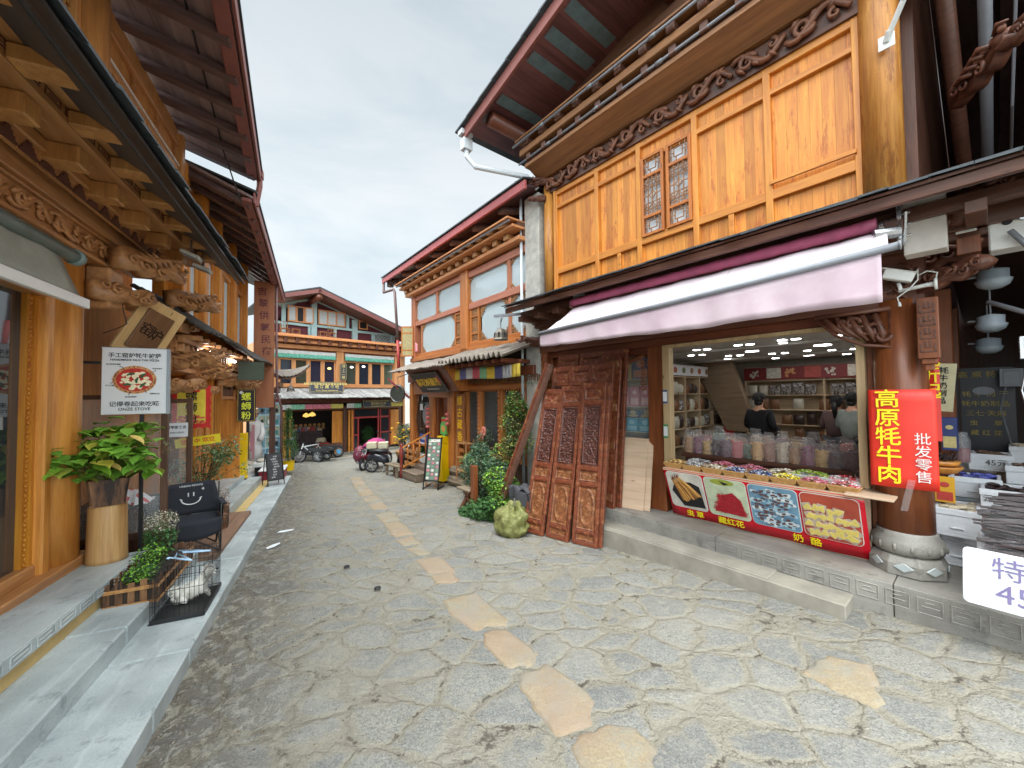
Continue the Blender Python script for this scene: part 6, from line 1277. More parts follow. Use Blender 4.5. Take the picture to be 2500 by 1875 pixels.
s.build('fur_coat', M['fur'], dog, DF @ RZ(math.radians(-75)))
s = MB(); s.ball((.235, 0, .255), .012); s.ball((.185, .025, .285), .008); s.ball((.185, -.025, .285), .008); s.build('nose_and_eyes', M['ink'], dog, DF @ RZ(math.radians(-75)))
s = MB()
for e_ in (-1, 1): s.tube([(.12, e_ * .05, .3), (.11, e_ * .075, .26), (.12, e_ * .07, .21)], [.02, .024, .01], 7, flat=.5)
s.build('ears', M['fur'], dog, DF @ RZ(math.radians(-75)), smooth=True)
hb = flat('pale_blue_plastic', S(170, 200, 226), .35)
for i in range(2):
 HM = F_ @ T((-.05 + .08 * i, .02 - .06 * i, H_ + .02 + .02 * i)) @ RZ(.6 + i * .5)
 s = MB(); s.tube([(-.16, 0, 0), (-.03, .06, .01), (0, .065, .01), (.03, .06, .01), (.16, 0, 0), (-.16, -.0, 0)], .008, 6); s.tube([(0, .065, .01), (0, .09, .02), (.02, .11, .03), (.0, .13, .03), (-.02, .12, .03)], .006, 6)
 tag(s.build('clothes_hanger', hb, None, HM, smooth=True), 'pale blue plastic hanger lying on the wire cage, %s one' % ('lower', 'upper')[i], 'hanger')
s = MB(); s.warp = lambda p: (p[0], p[1], p[2] + zf(FL, p[0], p[1]))
for i in range(4): s.box(.12, 2.5, .30 + i * .16, .455 + i * .16, .17, .205)
s.box(.12, .16, .30, .94, .14, .17); s.box(.12, 2.5, .285, .302, .14, .2)
pf = tag(s.build('boardwalk', wood('brown_deck_board', S(150, 116, 92), S(112, 84, 66), 'x', rough=.7), None, FL, bevel=.004), 'low brown plank platform under the black camp chairs', 'platform')
def campchair(F_, label, smile):
 t = thing('camp_chair', label, 'chair', F_)
 s = MB()
 for a in (-1, 1):
  s.tube([(a * .27, -.2, 0), (a * .27, .22, .42)], .009, 6); s.tube([(a * .27, .22, 0), (a * .27, -.2, .42)], .009, 6)
  s.tube([(a * .27, -.22, 0), (a * .27, -.22, .6)], .009, 6); s.tube([(a * .27, .22, 0), (a * .30, .26, .82)], .009, 6)
  s.tube([(a * .3, -.22, .6), (a * .3, .2, .6)], .01, 6)
 for y in (-.22, .22): s.tube([(-.27, y, 0), (.27, y, .4)], .009, 6); s.tube([(.27, y, 0), (-.27, y, .4)], .009, 6)
 s.build('chair_frame', M['black'], t, F_, smooth=True)
 fab = flat('black_camp_fabric', S(34, 36, 44), .85, .15, 30)
 s = MB(); s.grid(10, 10, lambda u, v: ((u - .5) * .54, -.22 + .46 * v, .42 - .07 * sin(PI * u) * sin(PI * v))); s.grid(10, 4, lambda u, v: ((u - .5) * .54, -.225 - .03 * sin(PI * u), .2 + .24 * v + .05 * (1 - sin(PI * u)) * (1 - v))); s.build('seat', fab, t, F_, smooth=True, solid=.006)
 s = MB(); s.grid(10, 8, lambda u, v: ((u - .5) * (.60 - .1 * v * v), .22 + .05 * v + .06 * sin(PI * u), .42 + .42 * v)); s.build('backrest', fab, t, F_, smooth=True, solid=.006)
 s = MB()
 for a in (-1, 1): s.box(a * .3 - .03, a * .3 + .03, -.22, .2, .585, .61); s.quad((a * .29, -.2, .42), (a * .29, .2, .42), (a * .3, .2, .6), (a * .3, -.2, .6))
 s.build('armrest', fab, t, F_, bevel=.003)
 if smile:
  yb = .262
  s = MB(); s.tube([(.1 * cos(PI + PI * k / 12), .0, .1 * .7 * sin(PI + PI * k / 12)) for k in range(13)], .007, 6)
  for a in (-.028, .028): s.tube([(a, 0, .035), (a, 0, .085)], .007, 6)
  s.tube([(-.115, 0, .012), (-.09, 0, -.002)], .006, 5); s.tube([(.115, 0, .012), (.09, 0, -.002)], .006, 5)
  for k in range(4): a = k * PI / 4; s.tube([(.13 + .02 * cos(a), 0, .12 + .02 * sin(a)), (.13 - .02 * cos(a), 0, .12 - .02 * sin(a))], .002, 4)
  s.build('smiling_face_print', M['white'], t, F_ @ T((0, .285, .62)) @ RX(-.1))
  text('URBAN REVIVO', .035, M['white'], t, F_ @ T((0, .272, .80)) @ RX(PI / 2), ext=.001).matrix_world = W
campchair(FL @ T((.38, .60, zf(FL, .4, .6) + .205)) @ RZ(math.radians(-72)), 'black folding camp chair with a white smiling face on its backrest', True)
def poster(name, F_, w, h, mat, label, cat='poster', th=.008):
 s = MB(); s.box(-w / 2, w / 2, -h / 2, h / 2, -th, 0); o = s.build(name, mat, None, F_); tag(o, label, cat); return o
PM2 = FL @ basis((0, -1, 0), (0, 0, 1), (1.18, 1.0, 1.55)); o = poster('paper_notice', PM2, .26, .2, M['paper'], 'white paper notice with black print on the glass screen', 'notice')
fixw(text('招聘服务员', .046, M['ink'], o, PM2 @ T((0, .035, .001)), ext=.0006, bold=.001)); fixw(text('13466159551', .034, M['ink'], o, PM2 @ T((0, -.04, .001)), ext=.0006, bold=.0006))
PM2 = FL @ basis((0, -1, 0), (0, 0, 1), (2.2, 1.09, 1.86)); o = thing('noodle_poster', 'red and yellow scalloped noodle poster on the second left shop', 'poster', PM2)
s = MB(); pl = []
for (a, b) in (((-.25, -.34), (.25, -.34)), ((.25, -.34), (.25, .34)), ((.25, .34), (-.25, .34)), ((-.25, .34), (-.25, -.34))):
 for k in range(10): f = k / 10; x = a[0] + (b[0] - a[0]) * f; y = a[1] + (b[1] - a[1]) * f; g_ = 1.0 if k % 2 else 1.07; pl.append((x * g_, y * g_))
s.prism(pl, .004); s.build('scalloped_edge', flat('poster_red', S(206, 44, 40), .5, .1), o, PM2)
s = MB(); s.M = T((0, .02, .005)); s.prism(rrect(-.19, .19, -.3, .28, .03), .002, 0); s.M = T((0, 0, .008))
for _ in range(50): s.ball((U(-.17, .17), U(-.28, -.14), 0), U(.015, .03), 1.5, .6, .1, 7, 4, 1)
s.ball((0, .27, 0), .06, 2, .6, .1, 10, 4, 2); s.build('poster_picture', [flat('poster_yellow', S(230, 206, 70), .5), flat('crayfish_red', S(206, 96, 70), .5, .4, 30), M['redsheet']], o, PM2)
for i, c in enumerate('螺蛳粉'): fixw(text(c, .17, M['ink'], o, PM2 @ T((0, .17 - .19 * i, .012)), ext=.001, bold=.0015))
PM2 = FL @ basis((0, -1, 0), (0, 0, 1), (2.3, 1.02, 1.28)) @ RZ(.12); o = poster('yellow_strip', PM2, .62, .15, flat('yellow_strip', S(236, 214, 40), .5), 'slanting yellow paper strip with red print under the noodle poster', 'notice'); fixw(text('营业中 欢迎', .09, M['redsheet'], o, PM2 @ T((0, 0, .001)), ext=.001, bold=.001))
PM2 = FL @ basis((0, -1, 0), (0, 0, 1), (4.9, .76, 1.83)); o = thing('noodle_sign', 'black hanging noodle sign with yellow brush lettering', 'sign', PM2)
s = MB(); s.box(-.185, .185, -.385, .385, -.04, 0); s.build('sign_board', M['ink'], o, PM2, bevel=.006)
s = MB()
for (a, b, c, d) in ((-.165, .165, .36, .366), (-.165, .165, -.366, -.36), (-.166, -.16, -.366, .366), (.16, .166, -.366, .366)): s.box(a, b, c, d, .0, .003)
s.build('gold_border', M['gold'], o, PM2); s = MB(); s.lathe([(.035, 0), (.035, .005)], (-.1, .3, 0), 16); s.build('round_emblem', M['paper'], o, PM2)
for i, c in enumerate('螺蛳粉'): fixw(text(c, .2, flat('lime_lettering', S(226, 236, 60), .5), o, PM2 @ T((.0, .19 - .22 * i, .002)), ext=.002, bold=.0015))
# LEFT ROW: SECOND BUILDING
l2 = thing('guesthouse', 'second left timber guesthouse with low tiled shop roof and overhanging upper eave', 'guesthouse', FL @ T((5, 1.3, 0)))
s = MB(); s.box(2.12, 8.3, 1.45, 1.6, 2.6, 6.3); s.build('upper_wall', M['honey'], l2, FL)
s = MB(); s.box(1.3, 8.2, 1.5, 1.6, -.3, 2.9); s.build('lower_wall', M['honey'], l2, FL)
boxes('post', M['honey'], l2, FL, [(x, x + .2, 1.25, 1.5, 2.4, 6.1) for x in (2.3, 3.6, 4.75, 6.3, 7.9)], .02)
boxes('window_rail', M['honey_h'], l2, FL, [(2.2, 8.1, 1.34, 1.45, z, z + .12) for z in (3.4, 5.0, 5.7)], .01)
cur = flat('pale_curtain', S(196, 204, 206), .8, .12, 12)
for x0, x1 in ((2.5, 3.6), (3.8, 4.75), (4.95, 6.3), (6.5, 7.9)):
 f = MB(); e = .07; f.box(x0 + .05, x0 + .05 + e, 1.36, 1.44, 3.52, 5.0); f.box(x1 - .05 - e, x1 - .05, 1.36, 1.44, 3.52, 5.0); f.box((x0 + x1) / 2 - .04, (x0 + x1) / 2 + .04, 1.36, 1.44, 3.52, 5.0)
 w = f.build('window', M['honey'], l2, FL, bevel=.006); g_ = MB(); g_.box(x0 + .1, x1 - .1, 1.42, 1.43, 3.52, 5.0); g_.build('pane', M['skyglass'], w, FL)
 c = MB(); c.grid(20, 2, lambda u, v: (x0 + .15 + (x1 - x0 - .3) * u, 1.405 + .01 * sin(u * 50), 3.55 + 1.4 * v)); c.build('curtain', cur, w, FL, smooth=True)
roofL(l2, ((2.6, .32, 5.75), (10.2, .5, 5.5), 1.5, 6.25, 6.25), 'second', M['soffit'], 0)
s = MB(); s.tube([(3, .7, 5.8), (9.5, .9, 5.6)], .014, 6); s.build('soffit_cable', M['black'], l2, FL)
s = MB(); n = 46; x0, x1, yf, zf_, yb, zb = .95, 8.3, .62, 2.95, 1.45, 3.55
def tf(u, v): x = x0 + (x1 - x0) * u; sag = .05 * sin(u * 9); return (x, yf - .04 * (1 - v) + (yb - yf) * v, zf_ + sag + (zb - zf_) * v + .028 * abs(sin(u * PI * 32)) + .012 * math.floor(v * 5) * 0)
s.grid(256, 8, tf); s.build('roof_tiles', flat('dark_mossy_tile', S(74, 70, 66), .85, .3, 9, .6), l2, FL, smooth=False, solid=.03)
boxes('roof_rafter', M['beamL'], l2, FL, [(x0 + .2 + i * .38, x0 + .27 + i * .38, .72, 1.45, 2.86, 2.93) for i in range(19)], .004)
boxes('eave_beam', M['beamL'], l2, FL, [(x0, 8.2, 1.0, 1.12, 2.66, 2.8), (x0, 8.2, .86, .95, 2.8, 2.88), (x0, 8.2, 1.1, 1.5, 2.42, 2.62), (.95, 1.3, .9, 1.5, 2.95, 3.1), (.95, 1.25, .95, 1.5, 2.72, 2.84), (.95, 1.25, 1.0, 1.5, 3.2, 3.3)], .01)
for i in range(34): boxes('eave_block', M['carveL'], l2, FL, [(x0 + .1 + i * .215, x0 + .17 + i * .215, .9, 1.0, 2.68, 2.8)], .008)
for (x, z, sc_, hd) in ((1.25, 2.55, 1.2, True), (1.2, 2.22, 1.0, False), (2.55, 2.42, 1.0, True), (2.5, 2.15, .8, False), (4.6, 2.35, .95, True), (6.4, 2.3, .9, True)):
 s = MB(); dragon(s, T((x, 1.15, z)) @ RZ(math.radians(-38)), sc_, head=hd); s.build('dragon_bracket', M['carveL'], l2, FL, smooth=True)
boxes('front_post', M['honey'], l2, FL, [(x, x + .14, 1.28, 1.5, -.2, 2.45) for x in (1.5, 2.75, 3.2, 4.35, 5.1, 6.5, 7.6)], .012)
s = MB(); s.box(1.64, 2.75, 1.4, 1.44, .7, 2.1); s.box(4.5, 5.1, 1.4, 1.44, .5, 2.0); s.box(6.7, 7.6, 1.38, 1.42, .0, 2.1); s.build('shop_glass', M['glass'], l2, FL)
for x in (3.36, 3.86):
 d = MB(); d.box(x, x + .46, 1.32, 1.38, .15, 2.0); dr = d.build('carved_door', M['honey'], l2, FL, bevel=.006)
 r = MB(); relief(r, x + .08, x + .38, .3, .9, 1.318, .02, x * 3, .018, 1, 0, 0); relief(r, x + .08, x + .38, 1.0, 1.85, 1.318, .02, x * 5, .018, 0, 0, 0); r.build('door_carving', M['honey_h'], dr, FL, smooth=True)
d = MB(); d.box(5.3, 5.36, .95, 1.45, -.05, 1.95); dr = d.build('open_door', M['honey'], l2, FL, bevel=.006); d = MB(); d.ball((5.28, 1.05, .95), .03); d.build('handle', M['chrome'], dr, FL)
s = MB(); s.box(5.24, 6.5, 1.5, 1.52, -.1, 1.95); s.build('doorway_sheet', flat('doorway_shade', S(36, 30, 26), .7), l2, FL)  # dark sheet on the wall, painted shade in place of an opening
s = MB()
for (a, b) in ((5.24, 5.62), (5.66, 6.04), (6.08, 6.46)): s.box(a, b, 1.3, 1.33, 2.05, 2.35)
s.build('transom_glass', M['glass'], l2, FL); boxes('transom_rail', M['honey_h'], l2, FL, [(5.2, 6.5, 1.28, 1.36, 1.97, 2.05), (5.2, 6.5, 1.28, 1.36, 2.35, 2.43)], .006)
for i in range(3): boxes('window_panel', M['beamL'], l2, FL, [(1.66 + i * .37, 1.98 + i * .37, 1.36, 1.4, .1, .66)], .01)
for i, x in enumerate((2.0, 3.9)):
 F_ = FL @ T((x, .85, 2.78)); s = MB(); s.box(-.14, .14, -.035, .035, -.02, .02); tag(s.build('strip_lamp', M['lamp'], None, F_, bevel=.005), 'lit white strip lamp under the low tiled roof, %s one' % ('nearer', 'farther')[i], 'lamp')
PM2 = FL @ basis((.3, -.95, 0), (0, -.35, 1), (4.6, .62, 2.62)); o = poster('dark_banner', PM2, .5, .42, flat('dark_green_banner', S(60, 70, 56), .6), 'dark green tilted board under the low tiled roof', 'sign', .02)
PM2 = FL @ basis((0, -1, 0), (0, 0, 1), (8.0, .82, 3.55)); o = thing('guesthouse_sign', 'tall reddish wooden wing board with dark vertical lettering at the end of the left row', 'sign', PM2)
s = MB(); s.box(-.27, .27, -1.85, 2.05, -.08, 0); s.build('sign_board', wood('terracotta_board', S(186, 118, 80), S(148, 90, 58), 'y', contrast=.6), o, PM2, bevel=.01)
for i, c in enumerate('吉翠供氧民宿'): fixw(text(c, .27, flat('maroon_ink', S(96, 34, 50), .6), o, PM2 @ T((-.05 + .025 * i, 1.72 - .37 * i, .002)), ext=.002, bold=.003))
s = MB(); s.tube([(8.0, .5, 5.6), (8.0, .48, 3.0), (8.02, .46, 2.1), (8.2, .36, 1.7), (8.2, .36, -.2)], .035, 10); tag(s.build('drain_pipe', flat('mauve_pipe', S(120, 88, 86), .5), None, FL, smooth=True), 'mauve downpipe at the end of the left row', 'pipe')
def yellowbox(F_, label, h=1.1, screen=False):
 t = thing('yellow_cabinet', label, 'cabinet', F_)
 s = MB(); s.box(-.13, .13, -.12, .12, .0, h * .62); s.box(-.13, .13, -.12, .12, h * .625, h * .83); s.box(-.13, .13, -.11, .12, h * .835, h); s.box(-.145, .145, -.135, .135, 0, .03); s.build('cabinet_body', M['yellow'], t, F_, bevel=.006)
 s = MB(); s.box(-.03, .03, -.124, -.121, h * .54, h * .56); s.build('slot', M['ink'], t, F_)
 s = MB(); s.box(-.12, .12, -.1, .1, -.06, .0); s.build('plinth', M['black'], t, F_)
 return t
yellowbox(FL @ T((5.78, 1.0, zf(FL, 5.78, 1.0) + .34)) @ RZ(math.radians(-90)), 'bright yellow metal cabinet standing before the left shop door', 1.12)
PM2 = FL @ basis((0, -1, 0), (0, 0, 1), (9.3, .82, .85)); o = thing('photo_panel', 'panel of portrait photographs under a dark red strip at the end of the left row', 'photo panel', PM2)
s = MB(); s.box(-.34, .34, -.95, 1.0, -.03, 0); s.build('panel_board', flat('pale_blue_board', S(170, 200, 212), .5), o, PM2)
s = MB(); s.box(-.34, .34, 1.0, 1.1, -.03, .02); s.box(-.34, .34, -1.0, -.95, -.03, .03); s.build('red_strip', flat('dark_red_strip', S(130, 34, 48), .5), o, PM2)
s = MB(); s.grid(8, 4, lambda u, v: (-.34 + .68 * u, 1.1 + .28 * v * (1 - .5 * u), 0)); s.build('white_fascia', M['paper'], o, PM2)
for i in range(5):
 for j in range(3):
  s = MB(); x = -.3 + j * .21; y = -.88 + i * .37; s.box(x, x + .19, y, y + .33, 0, .006, 0)
  s.ball((x + .1, y + .12, .008), .06, .8, 1.4, .05, 8, 4, 1); s.ball((x + .1, y + .24, .008), .03, 1, 1, .05, 8, 4, 2)
  s.build('portrait_photo', [flat('photo_ground%d%d' % (i, j), random.choice([S(120, 150, 166), S(70, 84, 80), S(150, 160, 140), S(90, 130, 150)]), .4, .4, 12), random.choice([M['white'], flat('robe', S(60, 120, 120), .6), M['ink']]), M['skin']], o, PM2)
F_ = FL @ T((8.3, 1.05, zf(FL, 8.3, 1.0) + .5)) @ RZ(math.radians(-100)); t = thing('mannequin', 'white robed mannequin outside the photo shop', 'mannequin', F_)
s = MB(); s.lathe([(.2, 0), (.17, .4), (.11, .78), (.14, .95), (.17, 1.12), (.12, 1.2), (.045, 1.25), (.045, 1.33)], (0, 0, 0), 20); 
for a in (-1, 1): s.tube([(a * .15, 0, 1.14), (a * .2, -.03, .85), (a * .16, -.14, .62)], [.06, .07, .1], 8)
s.build('white_robe', flat('white_robe', S(228, 226, 224), .8, .06), t, F_, smooth=True)
s = MB(); s.box(-.03, .03, -.2, -.17, .05, 1.1); s.box(-.1, -.02, -.19, -.15, .3, .9); s.build('pink_sash', flat('pink_sash', S(206, 150, 160), .7, .2, 30), t, F_)
s = MB(); s.ball((0, 0, 1.42), .09, .8, .9, 1.1); s.build('head', M['skin'], t, F_, smooth=True); s = MB(); s.lathe([(.19, 0), (.1, .02), (.09, .1), (.02, .12)], (0, 0, 1.46), 18); s.build('hat', flat('felt_hat', S(214, 196, 170), .8), t, F_)
s = MB(); s.tube([(0, 0, 0), (0, 0, -.5)], .02, 8); s.lathe([(.16, -.5), (.16, -.48)], (0, 0, 0), 16); s.build('stand', M['black'], t, F_)
F_ = FL @ T((8.0, 1.15, zf(FL, 8, 1.1) + .5)); s = MB(); s.box(-.3, .3, .1, .2, 0, 1.2); 
s = MB(); s.grid(10, 6, lambda u, v: (-.5 + .25 * u, .02 * sin(u * 20), .1 + 1.15 * v)); tag(s.build('dark_garments', M['ink'], None, F_, smooth=True, solid=.02), 'dark garments hanging left of the robed mannequin', 'clothes')
s = MB(); s.box(-.3, .3, -.2, .2, 0, .12); s.box(-.24, .24, -.16, .16, -.3, 0, 1); s.ball((0, 0, .16), .2, 1.2, .8, .3, 10, 6, 2); tag(s.build('white_display_tray', [M['white'], M['black'], flat('fur_throw', S(190, 180, 166), .9, .2, 40, 1)], None, FL @ T((7.4, .75, zf(FL, 7.4, .75) + .42)), bevel=.01), 'white display tray with fur pieces outside the photo shop', 'display tray')
s = MB(); s.box(-.4, .4, -.3, .3, 0, .26, 1); s.box(-.42, .42, -.32, .32, .26, .28, 0); tag(s.build('red_step', [M['white'], flat('dark_red_box', S(140, 36, 50), .5)], None, FL @ T((6.9, .42, zf(FL, 6.9, .42) + .12)), bevel=.008), 'dark red step box with a pale top by the kerb', 'step')
def aboard(F_, label, w, h, face, name='sandwich_board'):
 t = thing(name, label, 'sign', F_); s = MB()
 for a in (-1, 1):
  s.tube([(a * w / 2, -.0, 0), (a * w / 2, .0 + h * .22, h)], .012, 6); s.tube([(a * w / 2, h * .42, 0), (a * w / 2, h * .24, h)], .012, 6)
 s.build('board_legs', M['black'], t, F_)
 BMx = F_ @ T((0, h * .04, h * .16)) @ RX(PI / 2 - math.atan(.22)); s = MB(); s.box(-w / 2, w / 2, 0, h * .84, -.015, 0); s.build('board_frame', M['black'], t, F_ @ T((0, h * .035, h * .16)) @ RX(PI / 2 - math.atan(.22)), bevel=.004)
 s = MB(); s.box(-w / 2 + .025, w / 2 - .025, .03, h * .84 - .03, 0, .004); 
 s.build('board_face', face, t, F_ @ T((0, h * .035, h * .16)) @ RX(PI / 2 - math.atan(.22)))
 return t, F_ @ T((0, h * .035, h * .16)) @ RX(PI / 2 - math.atan(.22))
chalk = flat('chalk_face', S(60, 58, 62), .7, .4, 14)
t, B_ = aboard(FL @ T((5.5, .2, zf(FL, 5.5, .2) + .12)) @ RZ(math.radians(-62)), 'dark chalk sandwich board standing on the left kerb', .38, .82, chalk)
for i in range(9): text(random.choice(('大理石', '咖啡', '酥油茶', '奶茶')), .045, M['white'], t, B_ @ T((U(-.05, .05), .08 + .065 * i, .006)), ext=.0005).matrix_world = W
F_ = FL @ T((8.4, .18, zf(FL, 8.4, .18) + .1)); t = thing('cypress_shrub', 'tall narrow feathery shrub in a yellow pot at the end of the left row', 'shrub', F_)
s = MB(); s.lathe([(.16, 0), (.19, .3), (.2, .3)], (0, 0, 0), 12); s.build('yellow_pot', M['yellow'], t, F_); s = MB(); s.tube([(0, 0, .2), (0, 0, 1.7)], .025, 6); s.build('trunk', M['stem'], t, F_)
s = MB(); leafy(s, [(0, 0, .65, .3, .3, .35), (.03, 0, 1.05, .26, .26, .4), (-.02, .04, 1.45, .2, .2, .35), (.0, 0, 1.8, .1, .1, .2)], 5200, .04, (0, 0, 1), droop=-.6); s.build('foliage', [M['leaf2'], flat('mid_green_needles', S(84, 128, 60), .6, .3, 10)], t, F_)
F_ = FL @ T((2.75, 1.05, zf(FL, 2.7, 1.05) + .3)); t = thing('rose_bush', 'loose rose bush with pale leaves in a tall brown pot before the second shop', 'shrub', F_)
s = MB(); s.lathe([(.14, 0), (.18, .3), (.19, .34)], (0, 0, 0), 14); s.build('brown_pot', flat('dark_brown_pot', S(84, 52, 40), .5), t, F_)
s = MB(); tips = [(U(-.5, .5), U(-.55, .4), U(.6, 1.25)) for _ in range(26)]; branches(s, (0, 0, .3), tips, .009); s.build('canes', M['stem'], t, F_)
s = MB()
for tp in tips: leafy(s, [(tp[0], tp[1], tp[2] - .08, .16, .16, .16)], 60, .055, (0, 1))
s.build('leaves', [flat('sage_leaf', S(112, 136, 96), .6, .3, 12), M['leaf2']], t, F_)
s = MB()
for _ in range(8): tp = random.choice(tips); s.ball((tp[0], tp[1], tp[2]), .025, n=7, k=5)
s.build('orange_blooms', flat('peach_bloom', S(230, 150, 120), .6), t, F_)
for i, (x, y, hh, c, lb) in enumerate(((1.45, .55, .2, 'leafbr', 'wooden half barrel with brown dried twigs on the left kerb, nearer one'), (1.85, .62, .3, 'leafbr', 'wooden pot of reddish dried sprigs on the left kerb, farther one'))):
 F_ = FL @ T((x, y, zf(FL, x, y) + .2)); t = thing('dried_planter', lb, 'planter', F_)
 s = MB(); s.lathe([(.12, 0), (.135, hh * .5), (.13, hh)], (0, 0, 0), 14); s.build('wooden_tub', m.mat, t, F_, bevel=.004)
 s = MB(); tips = [(U(-.14, .14), U(-.14, .14), hh + U(.1, .3)) for _ in range(14)]; branches(s, (0, 0, hh * .6), tips, .004); s.build('twigs', M['stem'], t, F_)
 s = MB(); leafy(s, [(0, 0, hh + .14, .15, .15, .14)], 500, .025, (0, 1)); s.build('sprigs', [flat('dusty_pink_sprig%d' % i, S(170, 130, 120), .8, .3, 20), M['leaf3']], t, F_)
# BUILDING AT THE END OF THE STREET
M['salmon'] = wood('salmon_timber', S(232, 168, 112), S(196, 128, 78), 'z', contrast=.8)
M['salmon_h'] = wood('salmon_timber_level', S(226, 158, 104), S(188, 120, 72), 'x', contrast=.8)
M['blue'] = flat('pale_blue_paint', S(172, 202, 204), .7, .1, 4)
M['maroon'] = flat('maroon_plaster', S(98, 44, 54), .8, .15, 9)
fb = thing('bar_building', 'two storey restaurant bar at the end of the street with pale blue gable', 'building', FF)
s = MB(); s.box(-3.0, 3.1, .25, .35, 2.2, 4.5); s.box(-3.0, -2.9, .35, 6, -.6, 4.4); s.box(3.0, 3.1, .25, 6, -.6, 4.7); s.build('wall', M['salmon'], fb, FF)
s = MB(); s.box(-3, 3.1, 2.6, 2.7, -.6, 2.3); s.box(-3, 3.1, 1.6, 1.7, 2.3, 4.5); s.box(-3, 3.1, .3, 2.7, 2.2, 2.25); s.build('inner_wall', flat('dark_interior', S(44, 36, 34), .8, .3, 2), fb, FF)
s = MB(); s.box(-3.0, 3.1, -.1, 2.7, -.8, -.43); s.box(-1.5, 3.2, -1.0, -.1, -.8, -.52); s.box(.2, 1.6, -.45, -.1, -.52, -.40); s.build('base_kerb', M['concrete'], fb, FF, bevel=.02)
boxes('post', M['salmon'], fb, FF, [(-.36, -.02, -.02, .3, 2.2, 4.1), (2.4, 2.75, -.02, .3, 2.2, 4.0), (-2.95, -2.6, -.02, .3, 2.2, 4.1)], .02)
boxes('post', M['darkz'], fb, FF, [(-.05, .1, -.05, .2, -.45, 1.6), (2.6, 2.75, .0, .3, -.45, 2.2), (-3.0, -2.8, .0, .3, -.45, 2.2)], .02)
for (x0, x1, n, litn) in ((-2.6, -.36, 4, 3), (-.02, 2.4, 4, 0)):
 boxes('window_rail', M['salmon_h'], fb, FF, [(x0, x1, .05, .2, 2.42, 2.58), (x0, x1, .05, .2, 3.54, 3.68)], .01)
 w = (x1 - x0) / n
 for i in range(n):
  a = x0 + i * w; f = MB(); e = .1; f.box(a + .0, a + e, .06, .16, 2.58, 3.54); f.box(a + w - .06, a + w, .06, .16, 2.58, 3.54); wd_ = f.build('window', M['salmon'], fb, FF, bevel=.008)
  g_ = MB(); g_.box(a + e, a + w - .06, .12, .13, 2.58, 3.54); g_.build('pane', glassm('far_window%d' % i, random.choice([S(40, 46, 58), S(70, 72, 58), S(52, 50, 66), S(84, 92, 76)]), .06, .6), wd_, FF)
for (x, z, lb) in ((-.62, 3.25, 'warm yellow lamp behind the right pane of the left upstairs window'), (.35, 3.35, 'white lamp seen in the left pane of the right upstairs window'), (.9, 3.4, 'white lamp seen in the second pane of the right upstairs window')):
 s = MB(); s.ball((0, 0, 0), .06, 1.3, .4, .8, 10, 6); tag(s.build('window_lamp', emis('warm' if x < 0 else 'cold', (1, .8, .25) if x < 0 else (1, 1, 1), 2.0), None, FF @ T((x, .09, z))), lb, 'lamp')
def valance(x0, x1, y, z, h, name, cols, label, M_=FF, par=None, sag=0.0, fold=70):
 s = MB(); n = int((x1 - x0) * fold)
 s.grid(n, 3, lambda u, v: (x0 + (x1 - x0) * u, y + .012 * sin(u * n * .9) + .0, z - h * v + sag * sin(u * PI * 2)), mf=lambda u, v: min(len(cols) - 1, int(u * len(cols))))
 o = s.build(name, cols, par, M_, smooth=True, solid=.003)
 if label: tag(o, label, 'curtain')
 return o
gw = flat('green_frill', S(112, 186, 164), .7, .12, 30); wh = flat('white_frill', S(220, 220, 216), .8, .06)
for (x0, x1, lb) in ((-2.75, -.4, 'white curtain valance with green frill over the left upstairs windows'), (.0, 2.35, 'white curtain valance with green frill over the right upstairs windows')):
 o = valance(x0, x1, -.05, 3.92, .16, 'window_valance', [wh], lb, fold=30); f = valance(x0, x1, -.06, 3.78, .17, 'green_frill', [gw], None, par=o)
pkc = flat('pink_frill', S(222, 130, 146), .8, .1); yc = flat('yellow_frill', S(222, 206, 110), .8, .1); gc = flat('mint_frill', S(150, 206, 176), .8, .1)
valance(-2.7, -.15, -.25, 1.72, .2, 'entrance_valance', [wh, gc, pkc, pkc, yc], 'striped white green and pink valance over the open left entrance'); valance(.0, .65, -.25, 1.72, .2, 'entrance_valance', [wh, gc], 'short white and green valance left of the lower name board'); valance(2.05, 2.7, -.25, 1.74, .2, 'entrance_valance', [yc], 'yellow valance at the right end of the far building')
boxes('cornice', M['salmon_h'], fb, FF, [(-3.05, 3.1, -.1, .3, 4.0, 4.16), (-3.1, 3.15, -.28, .3, 4.22, 4.32), (-3.15, 3.25, -.42, .3, 4.42, 4.5), (-3.1, 3.15, -.2, .3, 4.32, 4.42)], .01)
for i in range(15): boxes('cornice_block', M['redbr_h'], fb, FF, [(-2.9 + i * .42, -2.78 + i * .42, -.36, -.1, 4.18, 4.42)], .012)
boxes('terrace_floor', M['salmon_h'], fb, FF, [(-3.1, 3.2, -.35, 1.0, 4.5, 4.55)])
boxes('beam', M['redbr_h'], fb, FF, [(-2.95, 2.8, -.12, .1, 1.76, 2.0), (-2.9, 2.7, -.02, .1, 1.44, 1.6)], .01)
for i in range(13): boxes('beam_block', M['redbr_h'], fb, FF, [(-2.8 + i * .44, -2.62 + i * .44, -.2, -.1, 1.78, 1.9)], .01)
s = MB(); x = -3.0
while x < 2.75:
 w = .14 + rnd() * .1; z1 = U(-.012, .012)
 s.hexa([(x, -.95 - U(0, .04), 1.97 + z1), (x + w, -.95, 1.97), (x, .1, 2.36), (x + w, .1, 2.36), (x, -.95, 2.0 + z1), (x + w, -.95, 2.0 + z1), (x, .1, 2.39), (x + w, .1, 2.39)]); x += w + .006
s.build('shake_roof', M['shake'], fb, FF)
boxes('shake_roof_rafter', M['dark'], fb, FF, [(-2.9 + i * .38, -2.84 + i * .38, -.85, -.1, 1.92, 1.98) for i in range(15)])
